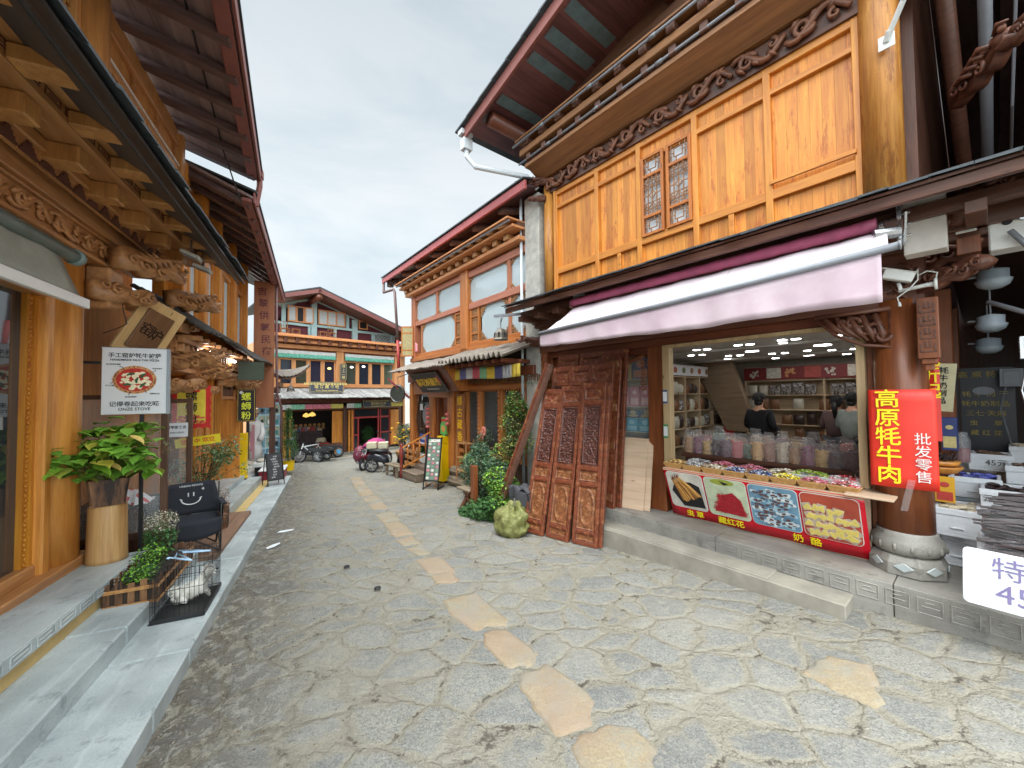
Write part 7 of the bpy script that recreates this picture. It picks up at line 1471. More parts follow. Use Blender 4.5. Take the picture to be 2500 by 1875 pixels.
def fdoor(x0, x1, y, z0, z1, rot, label=None):
 M_ = FF @ T((x0, y, z0)) @ RZ(rot); w = x1 - x0; h = z1 - z0
 s = MB(); s.box(0, w, 0, .05, 0, h); dr = s.build('door', M['honey'], fb, FF @ Matrix.Identity(4), bevel=.008); dr.matrix_world = M_
 s = MB(); s.box(.06, w - .06, -.015, 0, h * .78, h * .94); s.box(.06, w - .06, -.015, 0, h * .38, h * .7); s.box(.06, w - .06, -.015, 0, h * .06, h * .3); s.build('door_panel', M['honey'], dr, M_, bevel=.008)
fdoor(-.52, -.06, -.02, -.44, 1.4, .12); fdoor(2.18, 2.6, -.04, -.3, 1.38, .0)
boxes('door_post', M['honey'], fb, FF, [(.16, .24, -.04, .1, -.45, 1.42), (.3, .38, -.04, .1, -.45, 1.42), (-2.4, -2.3, .0, .1, -.45, 1.42), (-2.2, -2.12, .0, .1, -.45, 1.42)], .01)
rf = flat('red_door_frame', S(172, 56, 54), .5)
boxes('red_frame', rf, fb, FF, [(.38, .44, .02, .08, -.35, 1.42), (1.56, 1.62, .02, .08, -.35, 1.42), (1.68, 1.72, .02, .08, -.35, 1.42), (2.12, 2.18, .02, .08, -.35, 1.42), (.38, 2.18, .02, .08, 1.02, 1.1), (1.7, 2.18, .02, .08, .3, .36), (.38, .62, .02, .08, .25, .31), (.6, .66, .02, .08, -.35, 1.02)], .004)
s = MB(); s.box(1.72, 2.12, .045, .05, -.35, 1.02); s.box(.44, 2.12, .045, .05, 1.1, 1.42); s.box(.44, .6, .045, .05, -.35, 1.02); s.build('door_glass', M['glass'], fb, FF)
for i in range(9):
 s = MB(); x = -1.9 + .19 * i; s.lathe([(.07, 0), (.07, .01)], (0, 0, 0), 10); s.box(-.06, .06, -.2, -.08, 0, .01) 
 tag(s.build('framed_plate', flat('amber_plate', S(150, 110, 60), .5, .4, 30), None, FF @ T((x, 1.5, .75 + .0 * (i % 2))) @ RX(PI / 2)), 'small amber plate displayed inside the dark left entrance', 'plate', 'plates inside the left entrance')
s = MB(); s.box(-2.2, -.5, 1.2, 1.6, -.4, .5); tag(s.build('souvenir_counter', flat('cluttered_counter', S(64, 50, 50), .7, .6, 12, .8), None, FF), 'dark cluttered counter inside the left entrance', 'counter')
for i in range(16):
 s = MB(); s.box(-U(.05, .1), U(.05, .1), -.06, .06, 0, U(.06, .2)); tag(s.build('souvenir', flat('souvenir%d' % i, random.choice([S(150, 60, 60), S(110, 110, 120), S(90, 70, 50), S(180, 160, 130), S(60, 80, 120)]), .6, .2, 20), None, FF @ T((-2.1 + i * .1, 1.25 + U(0, .2), .5)), bevel=.01), 'small souvenir on the cluttered counter in the dark entrance', 'souvenir', 'souvenirs on the far counter')
s = MB(); s.lathe([(.22, 0), (.22, .08), (.18, .1), (.2, .14), (.14, .2)], (0, 0, 0), 14); tag(s.build('cushion_stack', flat('tan_cushions', S(150, 134, 110), .9, .2, 10), None, FF @ T((-.85, .35, .05)), smooth=True), 'stack of tan round cushions in the left entrance', 'cushions')
s = MB(); s.box(-.2, .2, -.12, .12, 0, .1); tag(s.build('red_case', flat('red_case', S(196, 36, 50), .5), None, FF @ T((-.78, .32, -.06)), bevel=.01), 'red case under the tan cushions', 'case')
s = MB(); s.box(-1.35, -.35, .15, .55, -.43, -.06); tag(s.build('trestle_bench', M['dark'], None, FF, bevel=.01), 'dark bench in the left entrance under the cushions', 'bench')
for x, z in ((-1.9, 1.2), (-.95, 1.25), (-1.2, 1.22)):
 s = MB(); s.lathe([(.02, .1), (.12, .02), (.14, -.06), (.02, -.1)], (0, 0, 0), 12); tag(s.build('amber_lantern', emis('amber_lamp', (1, .62, .15), .9), None, FF @ T((x, 1.2, z)), smooth=True), 'dim amber lantern inside the left entrance', 'lantern', 'amber lanterns inside')
s = MB(); leafy(s, [(0, 0, .2, .28, .2, .45)], 900, .09, (0,)); tag(s.build('indoor_plant', M['leaf2'], None, FF @ T((1.3, .5, .0))), 'dark green plant inside the red framed door', 'plant')
def plank_sign(F_, w, h, lines, label, name='name_board', bord=True, mat=None):
 t = thing(name, label, 'sign', F_); s = MB(); s.M = RX(PI / 2); s.prism(rrect(-w / 2, w / 2, -h / 2, h / 2, min(w, h) * .12, 3), .03); s.build('sign_board', mat or flat('slate_blue_board', S(62, 68, 80), .6), t, F_)
 if bord:
  s = MB(); b = .018
  for (a, b_, c, d) in ((-w / 2 + .02, w / 2 - .02, h / 2 - .03, h / 2 - .015), (-w / 2 + .02, w / 2 - .02, -h / 2 + .015, -h / 2 + .03), (-w / 2 + .015, -w / 2 + .03, -h / 2 + .03, h / 2 - .03), (w / 2 - .03, w / 2 - .015, -h / 2 + .03, h / 2 - .03)): s.box(a, b_, -.036, -.03, c, d)
  s.build('gold_border', flat('dull_gold', S(176, 156, 100), .5), t, F_)
 for (tx, sz, x, z, bd) in lines: text(tx, sz, flat('pale_gold', S(214, 190, 120), .5), t, F_ @ T((x, -.034, z)) @ RX(PI / 2), ext=.002, bold=bd).matrix_world = W
 return t
plank_sign(FF @ T((-.95, -.55, 2.42)) @ RX(math.radians(-8)), 1.36, .44, [('塔 洛 藏 餐 吧', .16, 0, -.0, .002), ('ཐར་ལོ་བོད་ཟས་ཁང', .1, -.02, .13, .001), ('Tharlo Tibetan restaurant bar', .075, 0, -.14, .001)], 'dark blue grey name board with gold lettering resting on the shake roof')
plank_sign(FF @ T((1.3, -.45, 1.68)) @ RX(math.radians(-12)), 1.36, .34, [('藏式唐卡艺术', .12, .05, 0, .001), ('བོད་ཀྱི་ཐང་ཀ', .08, 0, .1, .001), ('Chomolungma Thangka Art', .06, 0, -.11, .001)], 'dark name board with gold lettering under the shake roof at the right')
plank_sign(FF @ T((-.1, -.1, 3.1)), .28, .74, [(c, .15, 0, .25 - .165 * i, .001) for i, c in enumerate('请上二楼')], 'narrow upright dark board on the post between the upstairs windows')
FU = FF
s = MB(); s.hexa([(-2.95, .62, 4.5), (2.9, .62, 4.5), (-2.95, .7, 4.5), (2.9, .7, 4.5), (-2.95, .62, 5.85), (2.9, .62, 5.0), (-2.95, .7, 5.85), (2.9, .7, 5.0)])
s.hexa([(-2.9, .62, 5.0), (2.8, .62, 5.0), (-2.9, .7, 5.0), (2.8, .7, 5.0), (-1.3, .62, 6.45), (-1.2, .62, 6.45), (-1.3, .7, 6.45), (-1.2, .7, 6.45)])
s.build('gable_wall', M['maroon'], fb, FF)
boxes('blue_post', M['blue'], fb, FF, [(-2.35, -2.2, .52, .62, 4.55, 6.0), (-1.22, -1.0, .48, .62, 4.55, 6.4), (.28, .42, .54, .62, 5.1, 5.75), (.56, .8, .5, .62, 4.55, 5.6), (-.28, -.14, .54, .62, 4.55, 5.1), (1.5, 1.66, .54, .62, 4.55, 5.1), (2.5, 2.7, .5, .62, 4.55, 5.2), (-1.34, -1.24, .54, .62, 4.55, 5.1)], .01)
boxes('blue_rail', M['blue'], fb, FF, [(-2.9, -1.22, .53, .62, 5.05, 5.16), (-1.0, .56, .53, .62, 5.07, 5.18), (.8, 2.6, .53, .62, 5.02, 5.13)], .01)
s = MB(); s.bar((-1.1, .58, 6.3), (2.8, .58, 5.05), .08, .16); s.bar((-1.1, .58, 6.3), (-2.95, .58, 5.78), .08, .14); s.build('blue_raking_beam', M['blue'], fb, FF)
def fwin(x0, x1, z0, z1, n, cur_=True):
 f = MB(); e = .05
 f.box(x0, x1, .47, .53, z0, z0 + e); f.box(x0, x1, .47, .53, z1 - e, z1)
 for i in range(n + 1): x = x0 + (x1 - x0 - e) * i / n; f.box(x, x + e, .472, .528, z0 + e, z1 - e)
 w = f.build('window', M['salmon'], fb, FF, bevel=.004); g_ = MB(); g_.box(x0 + e, x1 - e, .51, .515, z0 + e, z1 - e); g_.build('pane', cur if cur_ else M['ink'], w, FF)
fwin(-.95, .22, 5.2, 5.86, 3); fwin(.85, 1.28, 5.2, 5.6, 1, False); fwin(-1.82, -1.5, 5.18, 5.86, 1, False)
for (x, rz) in ((-2.15, .15), (-1.5, -.1)):
 M_ = FF @ T((x, .44, 5.18)) @ RZ(rz); s = MB(); s.box(0, .34, 0, .03, 0, .68); sh_ = s.build('shutter', M['salmon'], fb, M_); g_ = MB(); g_.box(.05, .29, -.004, 0, .06, .62); g_.build('pane', cur, sh_, M_)
s = MB(); s.M = T((1.68, .6, 4.6))
s.box(0, .8, 0, .01, 0, .48, 0)
k = .0
for i in range(9):
 for j in range(6):
  x, z = .05 + i * .085, .04 + j * .08; d = 1 if (i + j) % 2 else -1
  s.bar((x - .03, -.006, z - .03 * d), (x + .045, -.006, z + .045 * d), .012, .016, 1, up=(0, 1, 0))
  if (i + j) % 3 == 0: s.bar((x - .03, -.006, z + .03 * d), (x + .01, -.006, z + .0 * d), .012, .014, 1, up=(0, 1, 0))
s.build('meander_panel', [M['blue'], M['maroon']], fb, FF)
s = MB()
for (xa, za, xb, zb) in ((-1.25, 6.52, 3.35, 5.0), (-1.25, 6.52, -3.2, 5.85)):
 s.hexa([(xa, -.62, za - .0), (xb, -.62, zb), (xa, 5, za), (xb, 5, zb), (xa, -.62, za + .05), (xb, -.62, zb + .05), (xa, 5, za + .05), (xb, 5, zb + .05)] if xb > xa else [(xb, -.62, zb), (xa, -.62, za), (xb, 5, zb), (xa, 5, za), (xb, -.62, zb + .05), (xa, -.62, za + .05), (xb, 5, zb + .05), (xa, 5, za + .05)])
s.build('roof', M['slate'], fb, FF)
s = MB(); s.bar((-1.3, -.6, 6.42), (3.3, -.6, 4.92), .06, .18); s.bar((-1.2, -.6, 6.42), (-3.15, -.6, 5.78), .06, .16); s.build('bargeboard', wood('dull_red_barge', S(142, 84, 76), S(110, 62, 58), 'x'), fb, FF)
s = MB(); s.hexa([(-1.2, -.55, 6.3), (3.3, -.55, 4.83), (-1.2, .6, 6.3), (3.3, .6, 4.83), (-1.2, -.55, 6.34), (3.3, -.55, 4.87), (-1.2, .6, 6.34), (3.3, .6, 4.87)]); s.hexa([(-3.2, -.55, 5.68), (-1.2, -.55, 6.3), (-3.2, .6, 5.68), (-1.2, .6, 6.3), (-3.2, -.55, 5.72), (-1.2, -.55, 6.34), (-3.2, .6, 5.72), (-1.2, .6, 6.34)]); s.build('soffit', M['dark'], fb, FF)
s = MB(); s.tube([(-1.25, -.6, 6.15), (-1.25, .6, 6.15)], .13, 10); s.tube([(2.75, -.5, 4.85), (2.75, .6, 4.85)], .12, 10); s.build('purlin', M['redbr_h'], fb, FF, smooth=True)
s = MB(); s.tube([(1.6, 1.5, 5.5), (1.6, 1.5, 6.1)], .05, 8); s.tube([(1.6, 1.5, 6.1), (1.6, 1.5, 6.13)], .11, 10); s.build('flue', M['chrome'], fb, FF)
def bamboo(F_, label, hi):
 t = thing('bamboo_chair', label, 'chair', F_, 'bamboo seats on the terrace'); s = MB()
 for a in (-.13, .13): s.tube([(a, -.1, 0), (a, -.1, .25)], .012, 5); s.tube([(a, .12, 0), (a, .14, hi)], .012, 5)
 for z in (.08, .25): s.tube([(-.13, -.1, z), (.13, -.1, z)], .01, 5); s.tube([(-.13, .12, z), (.13, .12, z)], .01, 5); s.tube([(-.13, -.1, z), (-.13, .12, z)], .01, 5)
 if hi > .3:
  for z in (hi * .7, hi): s.tube([(-.13, .14, z), (.13, .14, z)], .01, 5)
  s.tube([(0, .14, .25), (0, .14, hi)], .01, 5)
 s.build('cane_frame', M['carveL'], t, F_); s = MB(); s.box(-.14, .14, -.12, .13, .25, .265); s.build('seat', M['carveL'], t, F_)
for (x, h, lb) in ((-2.35, .55, 'bamboo high backed chair at the left end of the far terrace'), (-1.95, .25, 'low bamboo stool between chair and window on the far terrace'), (-.9, .25, 'low bamboo stool near the middle of the far terrace'), (-.5, .6, 'bamboo high backed chair near the middle of the far terrace')): bamboo(FF @ T((x, .1, 4.55)), lb, h)
s = MB(); s.tube([(1.9, .1, 4.6), (2.0, .12, 5.0), (2.3, .1, 5.2)], .01, 5); tag(s.build('hose', M['white'], None, FF @ T((.5, 0, 0)), smooth=True), 'pale hose looping over the right end of the far terrace', 'hose')
F_ = FL; t = thing('corner_pavilion', 'small grey tiled roof corner curving up to a point beyond the left row', 'pavilion', FL @ T((9, .6, 2.5)))
def cr(u, v):   # ridge at back, tip rising at the street corner
 x = 8.25 + 1.5 * u; y = 1.1 - 1.5 * v * (.5 + .5 * u); z = 3.02 - .36 * v + .55 * (u * v) ** 2.2 + .03 * abs(sin(u * PI * 8)); return (x, y, z)
s = MB(); s.grid(48, 10, cr); s.build('roof_tiles', M['tile'], t, FL, solid=.03)
s = MB(); s.grid(12, 4, lambda u, v: (cr(u, v)[0], cr(u, v)[1] + .02, cr(u, v)[2] - .07)); s.build('roof_boards', M['dark'], t, FL, solid=.05)
boxes('beam', M['redbr_h'], t, FL, [(8.2, 9.4, .42, .5, 2.35, 2.5), (8.2, 9.35, .5, .9, 2.15, 2.33), (8.2, 9.2, .6, .9, 1.95, 2.12)], .01)
s = MB(); s.box(8.3, 8.45, .55, .7, -.1, 1.95); s.build('post', M['darkz'], t, FL)
def bell(F_, label, k=1.0):
 t = thing('wind_bell', label, 'bell', F_, 'bronze wind bells'); s = MB(); s.lathe([(.15 * k, 0), (.13 * k, .03 * k), (.115 * k, .12 * k), (.08 * k, .19 * k), (.03 * k, .21 * k)], (0, 0, 0), 6)
 s.build('bell_body', flat('dull_bronze', S(116, 108, 98), .5, .2, 12, Metallic=.5), t, F_, bevel=.004); s = MB()
 for i in range(6): a = 2 * PI * (i + 1) / 6; s.bar((.112 * k * cos(a), .112 * k * sin(a), .05 * k), (.098 * k * cos(a), .098 * k * sin(a), .13 * k), .05 * k, .01 * k)
 s.build('bell_window', M['ink'], t, F_); s = MB(); s.tube([(0, 0, .2 * k), (0, 0, .33 * k)], .014 * k, 6); s.tube([(0, 0, .33 * k), (.03 * k, 0, .38 * k), (.0, 0, .44 * k)], .02 * k, 6); s.build('hook', M['greypipe'], t, F_)
bell(FL @ T((8.75, .15, 2.2)), 'bronze wind bell under the upturned roof corner beyond the left row', .9)
s = MB(); s.tube([(8.75, .15, 2.55), (8.75, .4, 2.62)], .012, 5); tag(s.build('iron_arm', M['black'], None, FL), 'short iron arm holding the far wind bell', 'iron arm')
rub = flat('tyre_rubber', S(36, 36, 38), .8)
def wheel(t, F_, x, y, r, w=.07, spokes=6):
 WM_ = F_ @ T((x, y, r)) @ RX(PI / 2); s = MB(); pts = [(r * .86 * cos(2 * PI * i / 20), r * .86 * sin(2 * PI * i / 20), 0) for i in range(21)]; s.tube(pts, r * .16, 8, caps=False); wh_ = s.build('wheel', rub, t, WM_, smooth=True)
 s = MB(); s.lathe([(.05 * r / .2, -w / 2), (.05 * r / .2, w / 2)], (0, 0, 0), 10)
 for i in range(spokes): a = 2 * PI * i / spokes; s.bar((0, 0, 0), (r * .74 * cos(a), r * .74 * sin(a), 0), .02, w * .6)
 pts = [(r * .72 * cos(2 * PI * i / 20), r * .72 * sin(2 * PI * i / 20), 0) for i in range(21)]; s.tube(pts, r * .07, 6, caps=False); s.build('rim', M['chrome'], wh_, WM_)
P0 = Vector((-9.0, 15.55, 0)); P1 = Vector((-7.5, 15.35, 0)); d = (P1 - P0); ang = math.atan2(d.y, d.x)
F_ = T((-8.25, 15.5, zs(-8, 15.5) + .01)) @ RZ(ang); t = thing('cargo_tricycle', 'black three wheeled cargo motorcycle parked before the far entrance', 'tricycle', F_)
wheel(t, F_, -.95, 0, .22); wheel(t, F_, .68, -.3, .23, .12, 8); wheel(t, F_, .68, .3, .23, .12, 8)
s = MB(); s.bar((-.3, -.16, .28), (.9, -.16, .28), .05, .07); s.bar((-.3, .16, .28), (.9, .16, .28), .05, .07); s.tube([(-.95, 0, .22), (-.72, 0, .55), (-.66, 0, .8)], .03, 8); s.tube([(-.7, 0, .5), (-.4, 0, .3), (.1, 0, .3)], .04, 8); s.box(-.45, .2, -.14, .14, .28, .33); s.build('chassis', M['black'], t, F_)
s = MB(); s.box(.28, 1.1, -.33, .33, .42, .46)
for y in (-.33, .31): s.box(.28, 1.1, y, y + .02, .46, .56); s.tube([(.3, y, .6), (1.1, y, .6)], .012, 6)
s.build('cargo_bed', M['black'], t, F_, bevel=.006)
s = MB(); s.ball((0, 0, 0), .2, 1.25, .7, .35, 14, 6); s.build('saddle', M['black'], t, F_ @ T((.05, 0, .58)), smooth=True); s = MB(); s.box(-.05, .2, -.1, .1, .33, .55); s.build('battery_box', M['black'], t, F_, bevel=.01)
s = MB(); s.tube([(-.6, -.3, .82), (-.66, 0, .82), (-.6, .3, .82)], .016, 6); s.tube([(-.6, .25, .82), (-.6, .27, .95)], .008, 5); s.ball((-.6, .27, .98), .04, .5, 1, 1); s.build('handlebar', M['black'], t, F_)
s = MB(); s.hexa([(-.82, -.14, .5), (-.74, -.16, .5), (-.82, .14, .5), (-.74, .16, .5), (-.74, -.13, .88), (-.64, -.13, .88), (-.74, .13, .88), (-.64, .13, .88)]); s.build('front_fairing', flat('smoky_cover', S(130, 136, 140), .3), t, F_, bevel=.02)
s = MB()
for y in (-.3, .3): s.tube([(.4, y, .3), (.48, y, .45), (.68, y, .51), (.9, y, .44), (.96, y, .3)], .025, 6, flat=2.2)
s.build('mudguard', M['black'], t, F_, smooth=True)
s = MB(); s.grid(8, 8, lambda u, v: (-.72 + .2 * u, -.12 + .24 * v, .86 + .12 * sin(PI * u) * sin(PI * v) + .03 * mnoise.noise(Vector((u * 8, v * 8, 2))))); tag(s.build('plastic_cover', cl, None, F_, smooth=True), 'clear crumpled bag over the handlebar of the cargo tricycle', 'bag')
F_ = FF @ T((-1.55, -.75, -.56)) @ RZ(PI + .1); t = thing('bicycle', 'white framed bicycle behind the cargo tricycle', 'bicycle', F_)
wheel(t, F_, -.5, 0, .28, .04, 10); wheel(t, F_, .5, 0, .28, .04, 10)
s = MB(); s.tube([(.5, 0, .28), (.35, 0, .75)], .02, 6); s.tube([(.38, 0, .68), (0, 0, .3), (-.25, 0, .68), (.36, 0, .62)], .022, 6); s.tube([(-.5, 0, .28), (0, 0, .3)], .015, 6); s.tube([(-.5, 0, .28), (-.22, 0, .6)], .015, 6); s.build('bicycle_frame', M['white'], t, F_); s = MB(); s.tube([(.33, -.22, .82), (.36, 0, .78), (.33, .22, .82)], .014, 6); s.build('handlebar', M['black'], t, F_); s = MB(); s.ball((-.27, 0, .74), .1, 1.3, .6, .3); s.build('saddle', M['black'], t, F_)
F_ = FF @ T((-.7, -.6, -.5)); t = thing('handcart', 'wooden handcart with a blue disc leaning before the far door', 'cart', F_)
s = MB(); s.box(-.8, .35, -.1, .1, .36, .40); s.box(-.8, .35, -.12, -.1, .36, .58); s.box(-.8, .35, .1, .12, .36, .58); s.build('cart_bed', M['dark'], t, F_); wheel(t, F_, .15, -.16, .24, .05, 8); s = MB(); s.lathe([(.1, 0), (.1, .02)], (0, 0, 0), 14); s.build('blue_disc', flat('blue_disc', S(90, 160, 206), .4), t, F_ @ T((.15, -.2, .24)) @ RX(PI / 2))
def scooter(F_, label, c, seatc='black'):
 t = thing('scooter', label, 'scooter', F_); wheel(t, F_, -.62, 0, .22, .09, 5); wheel(t, F_, .62, 0, .22, .09, 5)
 bm = flat('scooter_' + label[:10], c, .25, .1, 6)
 s = MB(); s.tube([(.62, 0, .22), (.5, 0, .55), (.42, 0, .95)], .035, 8); s.box(-.2, .32, -.13, .13, .22, .28); s.tube([(.3, 0, .26), (.42, 0, .5), (.44, 0, .85)], [.12, .15, .09], 8, flat=1.3); s.build('front_shield', bm, t, F_, smooth=True)
 s = MB(); s.tube([(-.75, 0, .5), (-.5, 0, .5), (-.2, 0, .42), (-.15, 0, .28)], [.07, .15, .15, .11], 10, flat=1.0); s.build('rear_body', bm, t, F_, smooth=True)
 s = MB(); s.tube([(-.68, 0, .68), (-.4, 0, .69), (-.1, 0, .66)], [.1, .13, .11], 10, flat=.5); s.build('saddle', M['black'], t, F_, smooth=True)
 s = MB(); s.tube([(.36, -.3, 1.0), (.42, 0, .97), (.36, .3, 1.0)], .018, 6)
 for a in (-1, 1): s.tube([(.38, a * .2, 1.0), (.4, a * .26, 1.16)], .007, 5); s.ball((.4, a * .27, 1.2), .05, .35, 1, .8)
 s.build('handlebar', M['black'], t, F_); s = MB(); s.ball((.56, 0, .8), .07, .6, 1, .9); s.build('headlight', M['chrome'], t, F_, smooth=True)
 s = MB(); s.tube([(-.5, .12, .25), (-.78, .14, .3)], [.04, .05], 8); s.tube([(-.2, -.1, .2), (-.25, -.2, .02)], .01, 5); s.tube([(-.85, -.1, .55), (-.8, -.12, .7), (-.8, .12, .7), (-.85, .1, .55)], .012, 5); s.build('exhaust_and_rack', M['chrome'], t, F_)
 s = MB(); s.tube([(.42, 0, .4), (.62, 0, .48), (.82, 0, .36)], [.07, .08, .05], 6, flat=.5); s.build('front_mudguard', bm, t, F_, smooth=True); return t
F_ = T((-3.95, 12.6, zs(-3.95, 12.6))) @ RZ(math.radians(8)); scooter(F_, 'black electric scooter parked beside the flower tub', S(40, 42, 50))
F_ = T((-4.75, 13.5, zs(-4.75, 13.5))) @ RZ(math.radians(70)); scooter(F_, 'dark red scooter half hidden behind the black one', S(120, 34, 50))
s = MB(); s.grid(14, 10, lambda u, v: (-.4 + .8 * u, -.28 + .56 * v, .15 + .28 * sin(PI * u) ** .6 * sin(PI * v) ** .6 + .05 * mnoise.noise(Vector((u * 7, v * 7, 4))))); tag(s.build('magenta_cover', flat('magenta_cloth', S(168, 50, 110), .5, .3, 6), None, F_ @ T((-.05, 0, .62)), smooth=True, solid=.01), 'magenta rain cape over the dark red scooter', 'cape')
s = MB(); s.ball((0, 0, 0), .26, .9, .8, 1.2, 14, 9)
for j, v in enumerate(s.v): n_ = mnoise.noise(Vector(v) * 9) * .05; s.v[j] = (v[0] * (1 + n_ * 3), v[1] * (1 + n_ * 3), v[2])
tag(s.build('maroon_bag', flat('maroon_sack', S(120, 44, 66), .5, .3, 8), None, F_ @ T((-.45, .32, .5)), smooth=True), 'maroon sack hanging from the dark red scooter', 'bag')
for i, (x, rz) in enumerate(((-.1, .1), (.32, .15))):
 s = MB(); s.box(-.15, .15, -.12, .12, 0, .2)
 for k in range(4): s.box(-.15, .15, -.126, -.12, .03 + k * .045, .05 + k * .045)
 tag(s.build('cream_crate', flat('cream_plastic', S(214, 206, 176), .5, .06), None, T((-4.6 + x * .9, 12.9, zs(-4.8, 12.9) + .74)) @ RZ(rz), bevel=.01), 'cream plastic crate on the rear rack behind the black scooter, %s one' % ('left', 'right')[i], 'crate')
# MIDDLE RESTAURANT
M['orange'] = wood('orange_varnished_wood', S(208, 132, 66), S(162, 90, 38), 'z', coat=.2)
M['orange_h'] = wood('orange_varnished_level', S(206, 130, 66), S(158, 86, 36), 'x', coat=.2)
M['rosy'] = wood('rosy_timber', S(206, 140, 116), S(168, 100, 76), 'x', contrast=.8)
M['rosy_z'] = wood('rosy_upright', S(204, 134, 100), S(166, 96, 64), 'z', contrast=.8)
mr = thing('glazed_restaurant', 'middle timber restaurant with big upstairs glazing, red edged roof and tiled porch', 'restaurant', FM)
s = MB(); s.box(-2.6, 3.3, 3.2, 3.3, 2.9, 6.2); s.box(-2.5, 3.3, 0.2, 3.2, 3.1, 3.15); s.build('inner_wall', flat('bright_room', S(176, 168, 156), .8, .2, 2), mr, FM)
s = MB(); s.box(-2.6, 3.3, 2.4, 2.5, -.3, 3.1); s.box(-2.6, -2.5, .1, 6, -.4, 6); s.build('inner_wall', M['darkz'], mr, FM)
boxes('corner_post', M['rosy_z'], mr, FM, [(-2.55, -2.3, -.1, .15, 3.1, 5.25)], .02); boxes('middle_post', M['orange'], mr, FM, [(.62, .98, -.12, .2, 3.1, 5.35)], .03)
boxes('upper_rail', M['rosy'], mr, FM, [(-2.3, .62, -.06, .08, 5.1, 5.25), (.98, 3.3, -.06, .08, 5.05, 5.22), (-2.3, .62, -.06, .08, 4.28, 4.42), (.98, 3.3, -.06, .08, 4.22, 4.38)], .008)
boxes('sill', M['orange_h'], mr, FM, [(-2.6, 3.3, -.12, .12, 3.12, 3.24), (-2.6, 3.3, -.06, .1, 3.24, 3.36)], .008)
boxes('mullion', M['rosy_z'], mr, FM, [(-.9, -.78, -.04, .06, 4.42, 5.1), (2.6, 2.72, -.04, .06, 4.38, 5.05), (-1.95, -1.88, -.03, .05, 3.36, 4.28), (2.62, 2.72, -.03, .05, 3.36, 4.22)], .006)
s = MB()
for (a, b, z0, z1) in ((-2.3, -.9, 4.42, 5.1), (-.78, .62, 4.42, 5.1), (.98, 2.6, 4.38, 5.05), (2.72, 3.3, 4.38, 5.05), (-1.88, .2, 3.36, 4.28), (1.5, 2.62, 3.36, 4.22), (2.72, 3.3, 3.36, 4.22)): s.box(a, b, .01, .02, z0, z1)
s.build('big_pane', clearm('big_pane_glass', (.66, .78, .82), .02, .66), mr, FM)  # pale pane colour imitates the reflected sky
for (a, b, z0, z1) in ((-2.3, -.9, 4.42, 5.1), (-.78, .62, 4.42, 5.1), (.98, 2.6, 4.38, 5.05), (2.72, 3.3, 4.38, 5.05)):
 for (x, z, sx, sz) in ((a, z0, 1, 1), (b, z0, -1, 1), (a, z1, 1, -1), (b, z1, -1, -1)):
  s = MB()
  for k in range(3): spiral(s, x + sx * (.025 + .03 * k), z + sz * (.09 - .03 * k), .025, 1.1, -.0, .009, sx * sz)
  s.tube([(x, -.01, z + sz * .14), (x + sx * .04, -.01, z + sz * .05), (x + sx * .14, -.01, z)], .01, 5)
  s.build('corner_scroll', M['carveL'], mr, FM, smooth=True)
for (a, b, z0, z1) in ((-1.88, .2, 3.36, 4.28), (1.5, 2.62, 3.36, 4.22), (2.72, 3.3, 3.36, 4.22)):
 for (x, z, sx, sz) in ((a, z0, 1, 1), (b, z0, -1, 1), (a, z1, 1, -1), (b, z1, -1, -1)):
  s = MB()
  for k in range(4):
   s.box(min(x + sx * .0, x + sx * (.26 - .06 * k)), max(x + sx * .0, x + sx * (.26 - .06 * k)), -.02, .0, min(z + sz * .06 * k, z + sz * (.06 * k + .014)), max(z + sz * .06 * k, z + sz * (.06 * k + .014)))
   s.box(min(x + sx * .06 * k, x + sx * (.06 * k + .014)), max(x + sx * .06 * k, x + sx * (.06 * k + .014)), -.022, -.002, min(z, z + sz * (.26 - .06 * k)), max(z, z + sz * (.26 - .06 * k)))
  s.build('corner_lattice', M['carveL'], mr, FM)
for (x0, x1) in ((.22, .58), (1.02, 1.42)):
 f = MB(); f.box(x0, x0 + .05, -.04, .04, 3.36, 4.26); f.box(x1 - .05, x1, -.04, .04, 3.36, 4.26)
 for z in (3.36, 3.56, 4.0, 4.21): f.box(x0 + .05, x1 - .05, -.038, .038, z, z + .04)
 w = f.build('lattice_shutter', M['orange'], mr, FM, bevel=.004); l = MB(); lattice(l, x0 + .05, x1 - .05, 3.6, 4.0, -.01, 0, .014, 2); lattice(l, x0 + .05, x1 - .05, 3.4, 3.56, -.01, 0, .014, 2); lattice(l, x0 + .05, x1 - .05, 4.04, 4.21, -.01, 0, .014, 2); l.build('lattice', M['carveL'], w, FM); g_ = MB(); g_.box(x0 + .05, x1 - .05, .01, .02, 3.4, 4.24); g_.build('backing', cur, w, FM)
M_ = FM @ T((-2.35, -.1, 3.3)) @ RZ(math.radians(-130)); f = MB(); f.box(0, .04, 0, .04, 0, .98); f.box(.36, .4, 0, .04, 0, .98)
for z in (0, .18, .74, .94): f.box(.04, .36, 0, .04, z, z + .04)
w = f.build('open_shutter', M['orange'], mr, M_); l = MB(); lattice(l, .04, .36, .22, .74, .02, 0, .012, 2); lattice(l, .04, .36, .78, .94, .02, 0, .012, 2); l.build('lattice', M['carveL'], w, M_); g_ = MB(); g_.box(.04, .36, .03, .035, .04, .94); g_.build('backing', flat('gilded_backing', S(170, 156, 112), .6, .2, 20), w, M_)
s = MB(); s.grid(6, 6, lambda u, v: (-2.2 + .2 * u, -.12 + .02 * sin(u * 12), 3.42 + .32 * v * (1 - .3 * u))); tag(s.build('pink_cloth', flat('pink_cloth', S(226, 150, 160), .7), None, FM, smooth=True, solid=.004), 'pink cloth hung in the upstairs left window of the middle restaurant', 'cloth')
